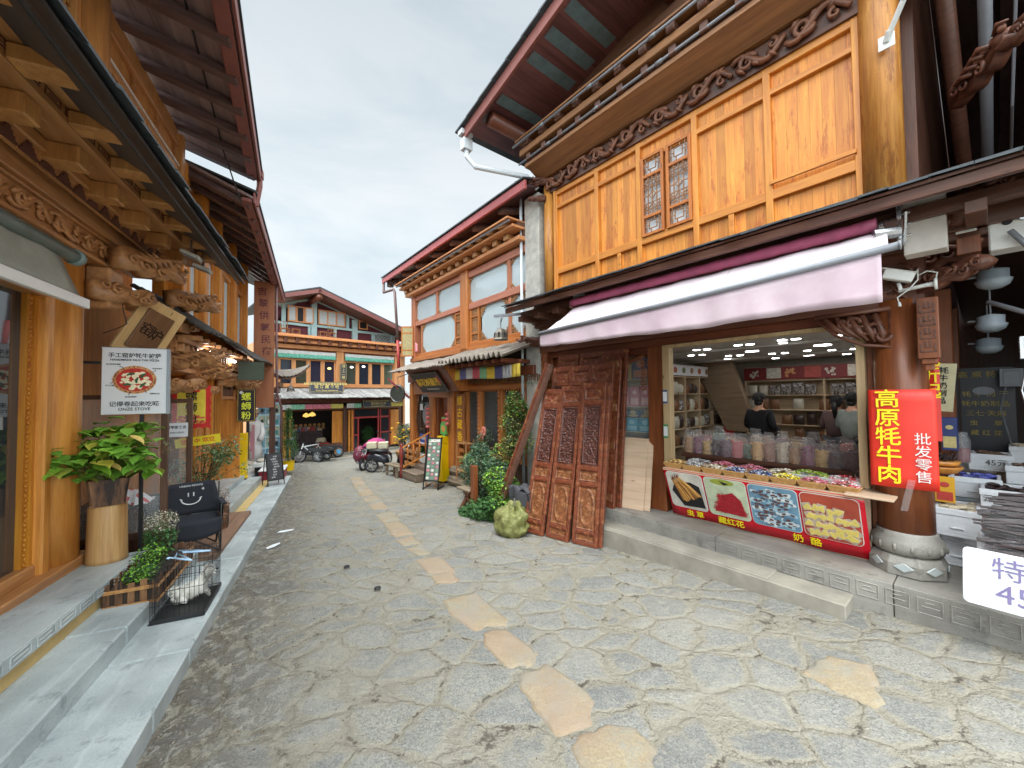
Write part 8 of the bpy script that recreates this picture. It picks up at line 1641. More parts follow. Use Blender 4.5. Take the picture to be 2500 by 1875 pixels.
boxes('cornice', M['salmon_h'], mr, FM, [(-2.7, 3.3, -.25, .1, 5.27, 5.36), (-2.8, 3.3, -.42, .1, 5.5, 5.56), (-2.85, 3.3, -.55, .1, 5.64, 5.68)], .008)
for i in range(14): boxes('cornice_block', M['carveL'], mr, FM, [(-2.65 + i * .42, -2.5 + i * .42, -.3, -.02, 5.36, 5.5), (-2.6 + i * .42, -2.42 + i * .42, -.5, -.2, 5.56, 5.64)], .012)
s = MB(); s.box(-2.7, 3.3, -.12, .1, 5.36, 5.5); s.box(-2.7, 3.3, -.3, .1, 5.56, 5.64); s.build('cornice_recess', M['dark'], mr, FM)
s = MB(); s.tube([(-2.8, -.5, 5.6), (3.3, -.5, 5.6)], .02, 6); s.build('conduit', M['greypipe'], mr, FM)
s = MB(); s.box(-2.6, 3.3, 1.2, 1.3, 5.6, 7.4); s.build('attic_wall', M['dark'], mr, FM); boxes('attic_post', M['salmon'], mr, FM, [(-.2, -.08, .8, .92, 5.6, 6.8), (2.2, 2.32, .8, .92, 5.6, 6.8)])
s = MB(); s.hexa([(-4.25, -.4, 6.12), (3.75, -.4, 6.12), (-4.25, 5, 7.6), (3.75, 5, 7.6), (-4.25, -.4, 6.17), (3.75, -.4, 6.17), (-4.25, 5, 7.65), (3.75, 5, 7.65)]); s.build('soffit', wood('purple_soffit_boards', S(104, 80, 84), S(70, 52, 58), 'y', plank=.3), mr, FM)  # boards in an even dark purple tone
for i in range(7): s = MB(); x = -3.9 + i * 1.1; s.tube([(x, -.3, 6.08), (x, 4.8, 7.5)], .09, 8); s.build('rafter_log', M['rafter'], mr, FM, smooth=True)
s = MB(); s.box(-4.3, 3.75, -.46, -.4, 6.08, 6.26); s.build('red_fascia', M['fasciaP'], mr, FM, bevel=.006)
s = MB(); s.hexa([(-4.3, -.5, 6.27), (3.75, -.5, 6.27), (-4.3, 5, 7.78), (3.75, 5, 7.78), (-4.3, -.5, 6.3), (3.75, -.5, 6.3), (-4.3, 5, 7.81), (3.75, 5, 7.81)]); s.build('roof_sheet', M['slate'], mr, FM)
s = MB()
for i in range(5): s.lathe([(.12, -.1), (.12, .1)], (-4.15 + i * .35, -.2 + i * .1, 6.08), 8)
s.build('eave_log_ends', M['rafter'], mr, FM)
s = MB(); s.tube([(-4.22, -.42, 6.1), (-4.22, -.42, 5.75), (-3.45, -.35, 5.7), (-3.35, -.35, 5.6), (-3.2, -.3, 3.9)], .045, 8); s.tube([(-3.2, -.3, 3.9), (-3.1, -.3, 2.8)], .055, 8, 1); s.build('downpipe', [flat('brown_grey_pipe', S(120, 96, 92), .5), flat('red_pipe', S(170, 60, 56), .5)], mr, FM, smooth=True)
def troof(x0, x1, yf, zf_, yb, zb, pitch, par, name='porch_tiles', skew=0):
 n = int((x1 - x0) / pitch); s = MB()
 def f(u, v): k = (u * n) % 1.0; return (x0 + (x1 - x0) * u + skew * v, yf + (yb - yf) * v, zf_ + (zb - zf_) * v + (.05 * sin(PI * k * 2) if name == 'porch_tiles' else .02 * abs(sin(PI * k))) + .01 * sin(u * 31))
 s.grid(n * 8, 5, f); return s.build(name, M['tile'], par, FM, solid=.025)
troof(.95, 3.6, -.92, 2.80, .0, 3.14, .17, mr); troof(-2.3, 1.35, -1.0, 2.72, .05, 3.12, .15, mr, 'lath_tiles', -.05)
boxes('porch_rafter', M['redbr_h'], mr, FM, [(.95 + i * .3, 1.02 + i * .3, -.8, -.02, 2.66, 2.74) for i in range(9)]); boxes('porch_beam', M['redbr_h'], mr, FM, [(.9, 3.6, -.5, -.4, 2.65, 2.72), (.9, 3.6, -.15, .05, 2.42, 2.62), (-2.6, .8, -.2, .05, 2.45, 2.7)], .008)
s = MB(); s.hexa([(-1.15, -.35, 2.12), (.95, -.35, 2.12), (-1.15, .0, 2.12), (.95, .0, 2.12), (-1.3, -.85, 2.76), (1.05, -.85, 2.76), (-1.3, 0, 2.76), (1.05, 0, 2.76)]); s.build('porch_box', M['redbr_h'], mr, FM, bevel=.01)
s = MB(); s.hexa([(.952, -.34, 2.13), (.975, -.34, 2.13), (.952, -.02, 2.13), (.975, -.02, 2.13), (1.052, -.82, 2.75), (1.075, -.82, 2.75), (1.052, -.02, 2.75), (1.075, -.02, 2.75)]); s.build('porch_box_side', M['orange'], mr, FM)
SM = FM @ T((-.18, -.585, 2.37)) @ RX(math.radians(38)); t = thing('porch_sign', 'black tilted sign with fat yellow lettering over the porch of the middle restaurant', 'sign', SM)
s = MB(); s.box(-.78, .78, -.03, 0, -.30, .34); s.build('sign_board', flat('charcoal_board', S(44, 42, 44), .5), t, SM, bevel=.008); s = MB()
for (a, b, c, d) in ((-.78, .78, .32, .345), (-.78, .78, -.305, -.28), (-.78, -.755, -.28, .32), (.755, .78, -.28, .32)): s.box(a, b, -.045, -.03, c, d)
s.build('sign_rim', flat('rim_grey', S(90, 84, 80), .5), t, SM)
text('麻花树藏餐', .27, flat('fat_yellow', S(240, 200, 60), .5), t, SM @ T((-.04, -.034, .02)) @ RX(PI / 2), ext=.004, bold=.003).matrix_world = W
rd = flat('pink_red_ink', S(206, 70, 90), .5); text('全\n院', .13, rd, t, SM @ T((.66, -.034, .1)) @ RX(PI / 2), bold=.002).matrix_world = W; text('古\n城\n店', .09, rd, t, SM @ T((-.68, -.034, .0)) @ RX(PI / 2), bold=.002).matrix_world = W; text('Mahuashu Tibetan Restaurant', .06, M['white'], t, SM @ T((0, -.034, -.19)) @ RX(PI / 2), ext=.001).matrix_world = W
boxes('porch_post', M['orange'], mr, FM, [(-2.72, -2.45, -.1, .15, -.2, 2.45), (-.1, .22, -.12, .2, 0, 2.12), (-1.28, -.98, -.1, .2, 0, 2.1), (.24, .42, -.04, .14, .0, 2.4)], .03)
boxes('door_head', M['orange_h'], mr, FM, [(-1.3, .3, -.12, .15, 1.96, 2.12), (-2.5, -1.2, -.06, .1, 2.06, 2.45), (-2.5, -1.2, -.06, .1, .45, .52)], .01)
boxes('carved_jamb', M['redbr'], mr, FM, [(-.98, -.82, -.02, .14, 0, 1.98)], .01)
s = MB(); s.box(-.8, -.5, .1, .16, .0, 1.96); s.build('plank_door', M['redbr'], mr, FM)
s = MB(); s.box(-2.48, -1.28, .04, .05, .5, 2.06); s.box(-.5, -.1, .12, .13, 0, 1.96); s.build('porch_glass', M['glass'], mr, FM)
s = MB(); s.lathe([(.34, 0), (.34, .01)], (0, 0, 0), 24); s.build('round_window_disc', flat('grey_disc', S(130, 132, 136), .4), mr, FM @ T((-1.62, .03, 1.42)) @ RX(PI / 2))
s = MB()
for i in range(12): z = .58 + i * .05; s.box(-2.45, -2.2 - .015 * i, -.0, .02, z, z + .02); s.box(-2.45, -2.2 - .015 * (11 - i), 0, .02, 1.45 + i * .05, 1.47 + i * .05)
s.build('stepped_lattice', M['orange_h'], mr, FM)
boxes('window_post', M['orange'], mr, FM, [(1.42, 1.54, -.06, .08, .6, 2.1), (2.28, 2.40, -.06, .08, .6, 2.1), (3.1, 3.22, -.06, .08, .6, 2.1), (.78, .86, -.06, .08, .6, 2.1)], .01)
s = MB()
for x in (.72, 1.38, 2.24, 3.06):
 for i in range(15): s.ball((x + .02, -.06, .68 + i * .1), .05, .8, .5, 1, 6, 4)
s.build('scalloped_edge', M['orange'], mr, FM, smooth=True)
boxes('window_head', M['orange_h'], mr, FM, [(.5, 3.6, -.08, .1, 2.16, 2.26), (.5, 3.6, -.03, .08, 2.26, 2.5), (.5, 3.6, -.08, .1, .52, .62)], .008)
s = MB()
for i in range(33): x = .72 + i * .085; b = s.vs([(x, -.05, 2.17), (x + .085, -.05, 2.17), (x + .0425, -.05, 2.09), (x, -.03, 2.17), (x + .085, -.03, 2.17), (x + .0425, -.03, 2.09)]); s.fs(b, [(0, 2, 1), (3, 4, 5), (0, 3, 5, 2), (1, 2, 5, 4)])
s.build('toothed_trim', M['orange_h'], mr, FM); s = MB(); s.box(.42, 3.6, .06, .1, -.4, .55); s.build('plinth_wall', M['darkz'], mr, FM)
s = MB()
for (a, b) in ((.86, 1.42), (1.54, 2.28), (2.40, 3.1), (3.22, 4.6)): s.box(a, b, .03, .04, .62, 2.12)
s.build('window_glass', clearm('restaurant_glass', (.1, .12, .13), .03, .5), mr, FM)
s = MB(); s.grid(30, 3, lambda u, v: (1.12 + .28 * u, .12 + .02 * sin(u * 30), .7 + 1.35 * v)); s.build('pale_curtain', flat('ice_blue_curtain', S(200, 216, 222), .8), mr, FM, smooth=True)
s = MB()
for i in range(60): x = .8 + i * .062; s.tube([(x, -.1, 2.42 + .02 * sin(i)), (x + U(-.01, .01), -.1, 2.30 + U(-.02, .03))], [.018, .012], 5)
tag(s.build('hanging_maize', flat('dried_cobs', S(110, 76, 52), .8, .4, 20), None, FM), 'row of dried cobs strung over the middle restaurant windows', 'dried cobs')
fc = [flat('flag_%d' % i, c, .8, .08, 20) for i, c in enumerate((S(226, 196, 80), S(110, 110, 160), S(206, 206, 208), S(206, 96, 112), S(140, 196, 150), S(226, 190, 70), S(92, 92, 140), S(196, 196, 204), S(226, 196, 80)))]
o = valance(.98, 3.6, -.5, 2.64, .26, 'prayer_flag_valance', fc, 'pleated valance of yellow blue white red and green flags under the porch tiles', FM, None, .02, 60)
s = MB(); s.box(-2.7, .45, .0, 2.4, -.5, .08); s.box(.45, 3.6, -.02, 2.4, -.6, .05); s.build('porch_floor', M['darkz'], mr, FM)
zz = lambda x, y: zf(FM, x, y)
s = MB(); z = zz(-.9, -.7); s.box(-1.5, -.55, -.85, -.45, z + .02, z + .2); s.box(-1.5, -.6, -.45, -.0, z + .02, z + .36)
for i in range(3): s.box(-1.5, -.55, -.86 + .14 * i, -.73 + .14 * i, z + .2, z + .235)
tag(s.build('wooden_steps', wood('weathered_steps', S(140, 122, 104), S(98, 84, 72), 'x', rough=.8), None, FM, bevel=.008), 'weathered wooden steps up to the middle restaurant porch', 'steps')
lg = wood('grey_weathered_log', S(150, 134, 110), S(102, 88, 72), 'x', rough=.85, contrast=1.4)
for i, (x0, x1, y, h, lb) in enumerate(((.3, 1.5, -.22, .0, 'grey log edging the plant bed, lower left'), (1.5, 3.1, -.3, .0, 'grey log edging the plant bed, lower right'), (.25, 1.9, -.12, .24, 'upper grey log edging the plant bed'))):
 z = zz(x0, y) + .13 + h; s = MB(); s.tube([(x0, y, z), ((x0 + x1) / 2, y + .02, z + .01), (x1, y, zz(x1, y) + .13 + h)], [.13, .14, .13], 9); tag(s.build('edging_log', lg, None, FM), lb, 'log', 'logs edging the plant bed')
t = thing('stair_rail', 'short red and honey stair rail with turned newel beside the porch steps', 'railing', FM @ T((-1.6, -.8, zz(-1.6, -.8))))
z = zz(-1.6, -.8); s = MB(); s.lathe([(.06, 0), (.06, .2), (.04, .25), (.06, .32), (.035, .45), (.06, .6), (.06, .85), (.03, .88), (.055, .95), (.02, 1.0)], (-1.62, -.82, z), 12); s.build('newel', flat('red_brown_newel', S(130, 50, 40), .4), t, FM, smooth=True)
s = MB(); s.bar((-1.62, -.8, z + .88), (-1.1, -.1, z + 1.35), .05, .05); s.bar((-1.62, -.8, z + .3), (-1.1, -.1, z + .75), .04, .04); s.build('handrail', M['honey_h'], t, FM)
for i in range(4): f = (i + 1) / 5; s = MB(); x, y = -1.62 + .52 * f, -.8 + .7 * f; s.tube([(x, y, z + .3 + .45 * f), (x, y, z + .6 + .45 * f), (x, y, z + .88 + .47 * f)], [.012, .028, .012], 8); s.build('baluster', M['orange'], t, FM, smooth=True)
F_ = FM @ T((-2.0, -.85, zz(-2, -.85))) @ RZ(math.radians(3)); t = thing('low_bench', 'weathered low plank bench beside the wooden steps', 'bench', F_)
s = MB(); s.box(-.42, .42, -.16, -.0, .32, .36); s.box(-.42, .42, .01, .16, .32, .36); s.build('bench_top', lg, t, F_, bevel=.008)
for a in (-.34, .34):
 for b in (-.12, .12): s = MB(); s.box(a - .03, a + .03, b - .03, b + .03, 0, .32); s.build('leg', lg, t, F_)
s = MB(); s.box(-.3, .3, -.02, .02, .1, .15); s.build('stretcher', lg, t, F_)
for (x, n, z0, lb) in ((-1.08, 5, 1.62, 'string of five small pink red lanterns on the left porch post'), (.12, 3, 1.5, 'string of three small pink red lanterns on the right porch post')):
 F_ = FM @ T((x - .02, -.22, z0)); t = thing('lantern_string', lb, 'lanterns', F_)
 for i in range(n): s = MB(); s.ball((0, 0, -.13 * i), .065, 1, 1, .72, 12, 7); s.build('lantern', flat('faded_lantern_red', S(206, 110, 104), .6, .1, 40), t, F_, smooth=True)
 s = MB(); s.tube([(0, 0, .1), (0, 0, -.13 * n - .1)], .006, 5); s.build('cord', M['redsheet'], t, F_)
F_ = FM @ T((.66, -.1, 1.4)); t = thing('vertical_name_board', 'wavy edged brown board with yellow upright lettering beside the porch', 'sign', F_)
s = MB(); s.M = RX(PI / 2); L_ = [(-.2 + .012 * sin(i * 1.3), .65 - .13 * i) for i in range(11)]; R_ = [(.2 + .03 * sin(i * .9), -.65 + .13 * i) for i in range(11)]; s.prism(L_ + R_, .04); s.build('sign_board', wood('live_edge_board', S(168, 104, 58), S(128, 72, 38), 'z'), t, F_)
for i, c in enumerate('娜古藏香'): text(c, .27, flat('amber_letter', S(246, 190, 30), .5), t, F_ @ T((-.02, -.045, .46 - .31 * i)) @ RX(PI / 2), bold=.0025, ext=.003).matrix_world = W
F_ = FM @ T((-1.78, .0, .68)); s = MB(); s.box(-.32, .26, -.02, 0, -.14, .14); s.box(-.34, .28, -.04, -.02, -.2, -.13, 1); o = tag(s.build('blue_notice', [flat('cobalt_notice', S(40, 70, 150), .4), M['paper']], None, F_), 'blue notice with white digits in the left porch window', 'notice'); text('88.88', .14, M['white'], o, F_ @ T((-.02, -.022, .01)) @ RX(PI / 2), bold=.002).matrix_world = W
s = MB(); s.box(-.1, .1, -.01, 0, -.12, .08); s.tube([(-.06, 0, .08), (0, 0, .16), (.06, 0, .08)], .004, 4); tag(s.build('paper_tag', M['paper'], None, FM @ T((-1.98, .0, 1.68))), 'small white tag hanging in the left porch window', 'tag')
F_ = FM @ T((-.14, -.22, zz(-.2, -.2) + .06)) @ RZ(.12); yellowbox(F_, 'bright yellow metal cabinet at the middle restaurant porch', 1.22)
F_ = F_ @ T((.05, 0, 1.22)); s = MB(); s.box(-.13, .13, -.03, .03, .05, .34); s.lathe([(.05, 0), (.02, .05)], (0, 0, 0), 10); s.ball((.01, -.035, .2), .09, 1, .1, 1, 10, 6, 1); tag(s.build('screen_box', [flat('green_screen', S(96, 180, 90), .4), flat('orange_print', S(220, 150, 90), .5, .3, 30)], None, F_), 'small green advert screen on top of the porch cabinet', 'screen')
s = MB(); s.box(-.14, .14, -.03, .02, .0, .4); s.box(-.14, .14, -.035, -.03, .28, .36, 1); tag(s.build('leaflet_stand', [flat('green_leaflet', S(120, 190, 110), .5, .3, 12), M['redsheet']], None, FM @ T((-.36, -.05, 1.0))), 'green leaflet stand behind the porch cabinet', 'stand')
def menustand(F_, label, w, h, face):
 t = thing('menu_stand', label, 'menu stand', F_)
 s = MB(); s.tube([(-w / 2, 0, 0), (-w / 2, .28, h)], .016, 6); s.tube([(w / 2, 0, 0), (w / 2, .28, h)], .016, 6); s.tube([(-w / 2, .0, .03), (-w / 2, .4, .03)], .016, 6); s.tube([(w / 2, 0, .03), (w / 2, .4, .03)], .016, 6); s.build('stand_legs', M['black'] if 'black' in label else M['carveL'], t, F_)
 BMx = F_ @ T((0, .06, .2)) @ RX(PI / 2 - math.atan(.28 / h)); s = MB(); s.box(-w / 2, w / 2, 0, h - .2, -.02, 0); s.build('board_frame', M['black'], t, BMx, bevel=.004)
 s = MB(); s.box(-w / 2 + .03, w / 2 - .03, .03, h - .24, 0, .004, 0); s.box(-w / 2 + .05, w / 2 - .05, h - .32, h - .25, .004, .008, 1)
 for i in range(int(h / .11)):
  for j in range(3): s.ball((-w / 2 + .08 + j * (w - .16) / 2, .08 + i * .095, .005), U(.03, .045), 1, .85, .12, 9, 4, 1 + (i + j) % 3)
 s.build('menu_face', face, t, BMx)
mf = [flat('menu_ground', S(110, 120, 110), .5, .3, 10), flat('menu_pale', S(206, 206, 196), .5, .3, 30), flat('menu_green', S(110, 150, 120), .5, .4, 30), flat('menu_pink', S(206, 120, 130), .5, .4, 30)]
menustand(FM @ T((.56, -.95, zz(.56, -.95))) @ RZ(math.radians(38)), 'tall black framed menu stand with rows of dish pictures', .4, 1.3, mf)
menustand(FM @ T((.22, -.78, zz(.2, -.8))) @ RZ(math.radians(30)), 'smaller wooden menu stand with a yellow and white page', .3, 1.05, [flat('menu_white', S(220, 214, 196), .5), flat('menu_or', S(230, 130, 50), .5), flat('menu_ye', S(236, 200, 60), .5, .3, 20), M['paper']])
F_ = FM @ T((-3.1, .1, zz(-3.1, .1))); t = thing('flower_tub', 'wide tan tub of yellow flowering shrubs behind the scooter', 'planter', F_)
s = MB(); s.lathe([(.36, 0), (.44, .4), (.5, .62), (.47, .62)], (0, 0, 0), 20); s.build('tub', flat('tan_tub', S(176, 134, 86), .7, .15, 6), t, F_, smooth=False); s = MB(); leafy(s, [(0, 0, 1.0, .6, .5, .45), (-.3, -.1, 1.25, .35, .3, .3), (.35, .1, 1.3, .3, .3, .35)], 3000, .06, (0, 0, 1)); s.build('foliage', [M['leaf3'], M['leaf2']], t, F_)
s = MB()
for _ in range(14): s.ball((U(-.45, .45), U(-.5, -.2), U(.9, 1.6)), .05, 1, 1, .6, 8, 5)
s.build('yellow_flowers', flat('marigold', S(232, 184, 40), .6, .2, 30), t, F_)
t = thing('plank_fence', 'low tan plank fence with gaps beside the flower tub', 'fence', FM @ T((-2.2, -.2, zz(-2.2, -.2)))); z = zz(-2.2, -.2)
for k in range(3): boxes('fence_board', M['carveL'], t, FM, [(-2.75, -1.7, -.32, -.28, z + .25 + k * .2, z + .36 + k * .2)], .006)
boxes('fence_post', M['carveL'], t, FM, [(-2.72, -2.64, -.28, -.2, z, z + .85), (-1.78, -1.7, -.28, -.2, z, z + .85)], .006)
s = MB(); s.box(-.3, .3, -.12, .12, 0, .26); leafy(s, [(0, 0, .4, .32, .16, .14)], 300, .05, (1,)); tag(s.build('white_trough', [M['white'], M['leaf2']], None, FM @ T((-2.0, .1, z + .35))), 'white trough with small flowers behind the plank fence', 'planter')
s = MB(); s.box(-.3, .3, -.15, .15, 0, .35); tag(s.build('trough_stand', M['darkz'], None, FM @ T((-2.0, .1, z))), 'dark stand under the white trough', 'stand')
F_ = FM @ T((-3.05, -.35, 2.1)) @ RZ(.5); t = thing('round_sign', 'dark round hanging sign with a pale rim between the far and middle buildings', 'sign', F_)
s = MB(); s.lathe([(.3, 0), (.3, .05)], (0, 0, 0), 28); s.build('disc', flat('dark_green_disc', S(58, 62, 56), .4, .3, 9), t, F_ @ RX(PI / 2)); s = MB(); s.tube([(.275 * cos(2 * PI * i / 28), -.06, .275 * sin(2 * PI * i / 28)) for i in range(29)], .018, 6); s.build('rim', M['chrome'], t, F_); s = MB(); s.tube([(0, 0, .3), (-.1, .1, .55), (.5, .3, .75)], .014, 5); s.build('wire', M['black'], t, F_)
s = MB(); s.bar((-2.7, -.1, 1.95), (-3.3, -.6, 2.6), .05, .06); tag(s.build('red_strut', flat('red_strut', S(128, 54, 54), .6), None, FM), 'dull red strut slanting out beside the round sign', 'strut')
s = MB(); s.box(-.2, .2, -.03, .03, -.55, .0, 0); s.box(-.2, .2, -.035, -.03, -.2, -.05, 1); tag(s.build('yellow_light_box', [flat('lemon_box', S(232, 232, 110), .5, .1), flat('pale_blue_label', S(170, 210, 226), .5)], None, FM @ T((-3.6, 1.3, 1.7)), bevel=.01), 'yellow and pale blue light box in the gap beside the far building', 'sign')
s = MB(); s.grid(6, 6, lambda u, v: (-.3 + .6 * u, .05 * sin(u * 9), .8 * v)); tag(s.build('blue_tarp', flat('sky_blue_tarp', S(130, 176, 226), .6), None, FM @ T((-3.8, 2.5, 2.6)), smooth=True, solid=.01), 'sky blue tarpaulin hanging in the gap behind the round sign', 'tarpaulin')
s = MB(); s.box(-5.5, -2.7, 3.2, 3.4, -.6, 3.6); gb = thing('gap_building', 'plain dark timber house filling the gap behind the round sign', 'house', FM @ T((-4, 3.3, -.4))); s.build('wall', M['darkz'], gb, FM); s = MB(); s.box(-4.2, -3.4, 3.15, 3.2, .2, 1.6); s.build('window', M['glass'], gb, FM)
F_ = FM @ T((1.05, -.25, .02)); t = thing('plant_rack', 'small three tier wooden rack beside the vertical name board', 'rack', F_)
for z in (.1, .42, .78): s = MB(); s.box(-.22, .26, -.12, .12, z, z + .025); s.build('rack_shelf', M['carveL'], t, F_)
for x in (-.22, .24):
 for y in (-.12, .1): s = MB(); s.box(x, x + .025, y, y + .025, -.1, .9); s.build('leg', M['carveL'], t, F_)
for (x, y, r, h, c, lb) in ((1.55, -.32, .2, .3, S(124, 74, 60), 'painted brown flower pot on the edging log'), (2.0, -.3, .14, .3, S(196, 196, 196), 'pale pot half hidden under the shrubs')):
 F_ = FM @ T((x, y, zz(x, y) + .38)); t = thing('flower_pot', lb, 'flower pot', F_, 'flower pots along the plant bed'); s = MB(); s.lathe([(r * .7, 0), (r, h * .9), (r * 1.1, h), (r * .9, h)], (0, 0, 0), 18); s.build('pot', flat('pot_' + lb[:6], c, .5, .15, 12), t, F_, smooth=True); s = MB(); leafy(s, [(0, 0, h + .14, r * 1.5, r * 1.5, .18)], 420, .06, (0, 1)); s.build('foliage', [M['leaf2'], M['leaf1']], t, F_)
def shrub(x, y, label, blobs, n, size, mats, base=None, stem=.02):
 z = zz(x, y) + .25 if base is None else base; F_ = FM @ T((x, y, z)); t = thing('shrub', label, 'shrub', F_)
 s = MB(); tips = [(b[0] + U(-.5, .5) * b[3], b[1] + U(-.5, .5) * b[4], b[2] + U(-.6, .6) * b[5]) for b in blobs for _ in range(5)]; branches(s, (0, 0, -.1), tips, stem); s.build('stems', M['stem'], t, F_)
 s = MB(); leafy(s, blobs, n, size, tuple(range(len(mats))), droop=.1); s.build('foliage', mats, t, F_); return t, F_
bluegreen = leafm('blue_green_leaf', S(78, 108, 88)); lime = leafm('lime_leaf', S(130, 160, 64)); brownish = leafm('russet_leaf', S(140, 116, 76))
shrub(2.95, -.9, 'blue green rose shrub leaning over the log edging', [(-.55, .1, .6, .42, .3, .35), (-.1, 0, .8, .5, .35, .32), (.35, 0, .55, .45, .3, .4), (-.2, 0, .25, .55, .35, .3), (-.35, .1, 1.0, .2, .2, .2)], 8500, .05, [bluegreen, bluegreen, M['leaf3'], M['leaf2']], zz(2.95, -.9) + .1)
shrub(3.3, -.45, 'tall mixed green conifer shrub before the restaurant windows', [(0, 0, 1.5, .32, .3, .3), (.18, -.05, 1.1, .4, .3, .3), (-.15, -.1, .8, .4, .3, .3), (.05, .0, 1.85, .2, .2, .28), (.25, 0, 1.75, .14, .14, .2)], 5500, .05, [M['leaf2'], lime, brownish, M['leaf2']])
shrub(3.75, -1.0, 'bright lime fern like shrub low beside the leaning timber', [(0, 0, .4, .35, .3, .3), (.1, -.1, .15, .4, .3, .25), (-.3, 0, .55, .25, .25, .25)], 3500, .055, [lime, M['leaf1'], M['leaf2']], zz(3.75, -1) + .1)
t, F_ = shrub(1.7, -.2, 'slender shrub with coral bloom before the window', [(0, 0, .8, .25, .2, .3), (.2, 0, 1.1, .2, .2, .2)], 900, .05, [bluegreen, M['leaf3']])
s = MB()
for _ in range(16): s.ball((.25 + U(-.1, .1), -.1, 1.2 + U(-.12, .12)), .035, 1, .6, 1.2, 6, 4)
s.build('coral_flowers', flat('coral_bloom', S(222, 130, 110), .6), t, F_)
F_ = FM @ T((3.45, -1.25, zz(3.4, -1.25))); s = MB(); leafy(s, [(0, 0, .15, .5, .32, .2), (-.35, -.1, .05, .3, .2, .1), (.25, .1, .28, .35, .28, .16)], 3200, .07, (0,), droop=.5); tag(s.build('ivy', M['leaf2'], None, F_), 'dark ivy spreading on the ground beside the green sack', 'ivy')
s = MB()
for i in range(9): pts = [(3.0 + i * .12 + U(-.05, .05), -.12, 2.3 - .03 * k + .04 * sin(i + k)) for k in range(3)]; s.tube(pts, .004, 4)
leafy(s, [(2.4 + .2 * k, -.12, 2.36 - .02 * k, .12, .03, .04) for k in range(9)], 200, .03, (1,)); tag(s.build('creeper', [M['stem'], M['leaf2']], None, FM), 'thin creeper trailing along the window head', 'creeper')
F_ = T((-.86, 7.62, zs(-.86, 7.62))) @ RZ(math.radians(-52)); t = thing('trestle_stand', 'rough red brown wooden post with crossed legs and a small plank seat', 'stand', F_)
s = MB(); s.box(.12, .24, -.05, .05, 0, .92); s.build('upright_post', M['redbr'], t, F_, bevel=.006); s = MB(); s.box(-.34, .12, -.1, .1, .40, .44); s.build('plank_seat', lg, t, F_, bevel=.006)
for a, b in (((-.3, 0, 0), (.02, 0, .4)), ((-.2, .0, .4), (.22, 0, .02))): s = MB(); s.bar(a, b, .05, .07); s.build('crossed_leg', M['redbr'], t, F_)
F_ = FR @ T((-3.25, -.55, -.25)); s = MB(); s.box(-.2, .2, -.12, .25, 0, .62); tag(s.build('concrete_block', M['plaster'], None, F_, bevel=.02), 'rough upright concrete block behind the green sack', 'block')
s = MB(); s.grid(14, 12, lambda u, v: (-.22 + .5 * u, -.16 + .06 * sin(u * 9) - .02 * v, .36 + .3 * v + .05 * sin(v * 7 + u * 4))); s.grid(10, 8, lambda u, v: (-.2 + .44 * u, -.14 + .3 * v, .65 + .03 * sin(u * 11) + .02 * sin(v * 9))); tag(s.build('mop_cloth', flat('dark_grey_mop', S(72, 72, 76), .95, .3, 40, 1), None, F_, smooth=True, solid=.012), 'dark grey rag draped over the concrete block', 'cloth')
F_ = FR @ T((-3.08, -1.0, zf(FR, -3.4, -1.1))) @ Matrix.Scale(.84, 4); s = MB()
def sack(u, v):
 a = 2 * PI * u; prof = [(0, .02), (.26, .0), (.34, .12), (.34, .26), (.29, .38), (.22, .46), (.15, .5), (.1, .56), (.02, .54)]; k = v * 8; i = min(7, int(k)); f = k - i; r = prof[i][0] + (prof[i + 1][0] - prof[i][0]) * f; z = prof[i][1] + (prof[i + 1][1] - prof[i][1]) * f
 n_ = mnoise.noise(Vector((cos(a) * 2.2, sin(a) * 2.2, z * 7))) * .09 + .05 * abs(mnoise.noise(Vector((cos(a) * 6, sin(a) * 6, z * 5)))); fo = .05 * abs(sin(a * 3.5 + z * 5)) * min(1, z * 3) + .02 * sin(a * 11 + z * 20); return (r * cos(a) * (1 + n_ * 2.4 - fo * 2) + .4 * max(0, z - .25), r * sin(a) * (.85 + n_ * 2 - fo * 2), z * (1 + .12 * sin(a * 2)) + n_ * .6 + (.05 * sin(a * 4) if k > 6 else 0))
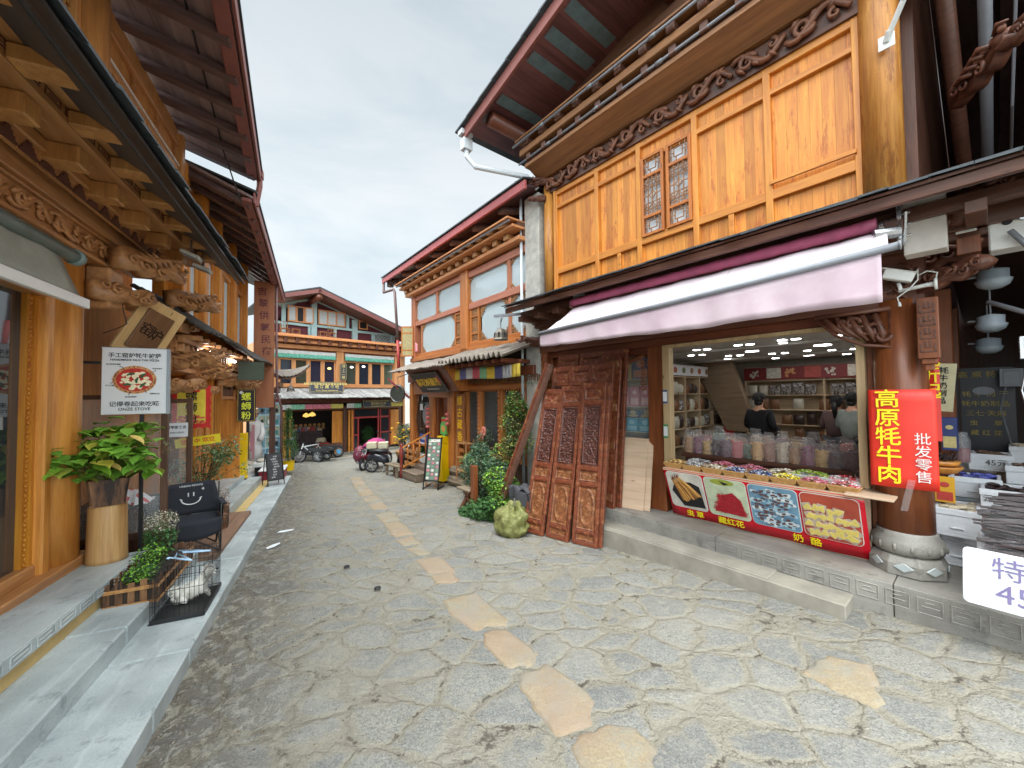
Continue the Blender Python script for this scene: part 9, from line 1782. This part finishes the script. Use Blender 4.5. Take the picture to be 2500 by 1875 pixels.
s.grid(48, 30, sack); m2 = N('yellow_green_sack'); n_ = m2.noise(scale=9, detail=5, rough=.7, dist=1.5); w_ = m2.noise(m2.map((200, 8, 200)), 1, 2); m2.bump(m2.math('ADD', n_, m2.math('MULTIPLY', w_, .1)), .9, .03); m2.fin(m2.ramp(n_, [(.35, S(104, 106, 54)), (.65, S(144, 144, 84))]), .35)
tag(s.build('woven_sack', m2.mat, None, F_, smooth=True), 'bulging yellow green woven sack beside the carved doors', 'sack')
s = MB(); s.lathe([(.14, 0), (.17, .25), (.18, .26)], (0, 0, 0), 16); tag(s.build('white_bucket', M['white'], None, FR @ T((-3.6, -.2, .0))), 'white bucket behind the leaning timber', 'bucket')
s = MB(); s.box(-4.28, -3.84, .40, .85, -.3, 6.15); tag(s.build('concrete_column', M['plaster'], None, FR, bevel=.02), 'rough grey plastered column between the golden shop and the middle restaurant', 'column')
s = MB(); s.tube([(-4.36, .38, -.2), (-4.36, .38, 6.3)], .032, 10); tag(s.build('white_downpipe', M['pvc'], None, FR, smooth=True), 'thin white downpipe along the grey plastered column', 'pipe')
s = MB(); s.bar((-4.5, -.25, 3.62), (-3.75, .1, 3.6), .05, .05); tag(s.build('bell_bracket', M['greypipe'], None, FR), 'grey iron arm carrying the near wind bell', 'arm'); bell(FR @ T((-4.35, -.2, 3.12)), 'bronze wind bell hanging from the iron arm at the golden shop corner', 1.12)
for (x, y, c, lb) in ((-2.12, 4.95, 'black', 'small black rubber ring lying left of the yellow stones'), (-1.52, 4.35, 'black', 'small black rubber ring lying nearer the viewer')):
 s = MB(); s.tube(ring(0, 0, .028, 14, .012), .01, 6); tag(s.build('rubber_ring', M[c], None, T((x, y, zs(x, y) + .012)), smooth=True), lb, 'ring')
for (x, y, a, lb) in ((-3.78, 6.45, .5, 'white wet scrap of paper by the left kerb, farther one'), (-3.55, 5.75, 1.2, 'white wet scrap of paper by the left kerb, nearer one')):
 s = MB(); s.prism([(-.12, -.03), (-.02, -.05), (.1, -.02), (.13, .03), (.02, .05), (-.08, .03)], .004); tag(s.build('paper_scrap', M['paper'], None, T((x, y, zs(x, y) + .016)) @ RZ(a)), lb, 'paper scrap')
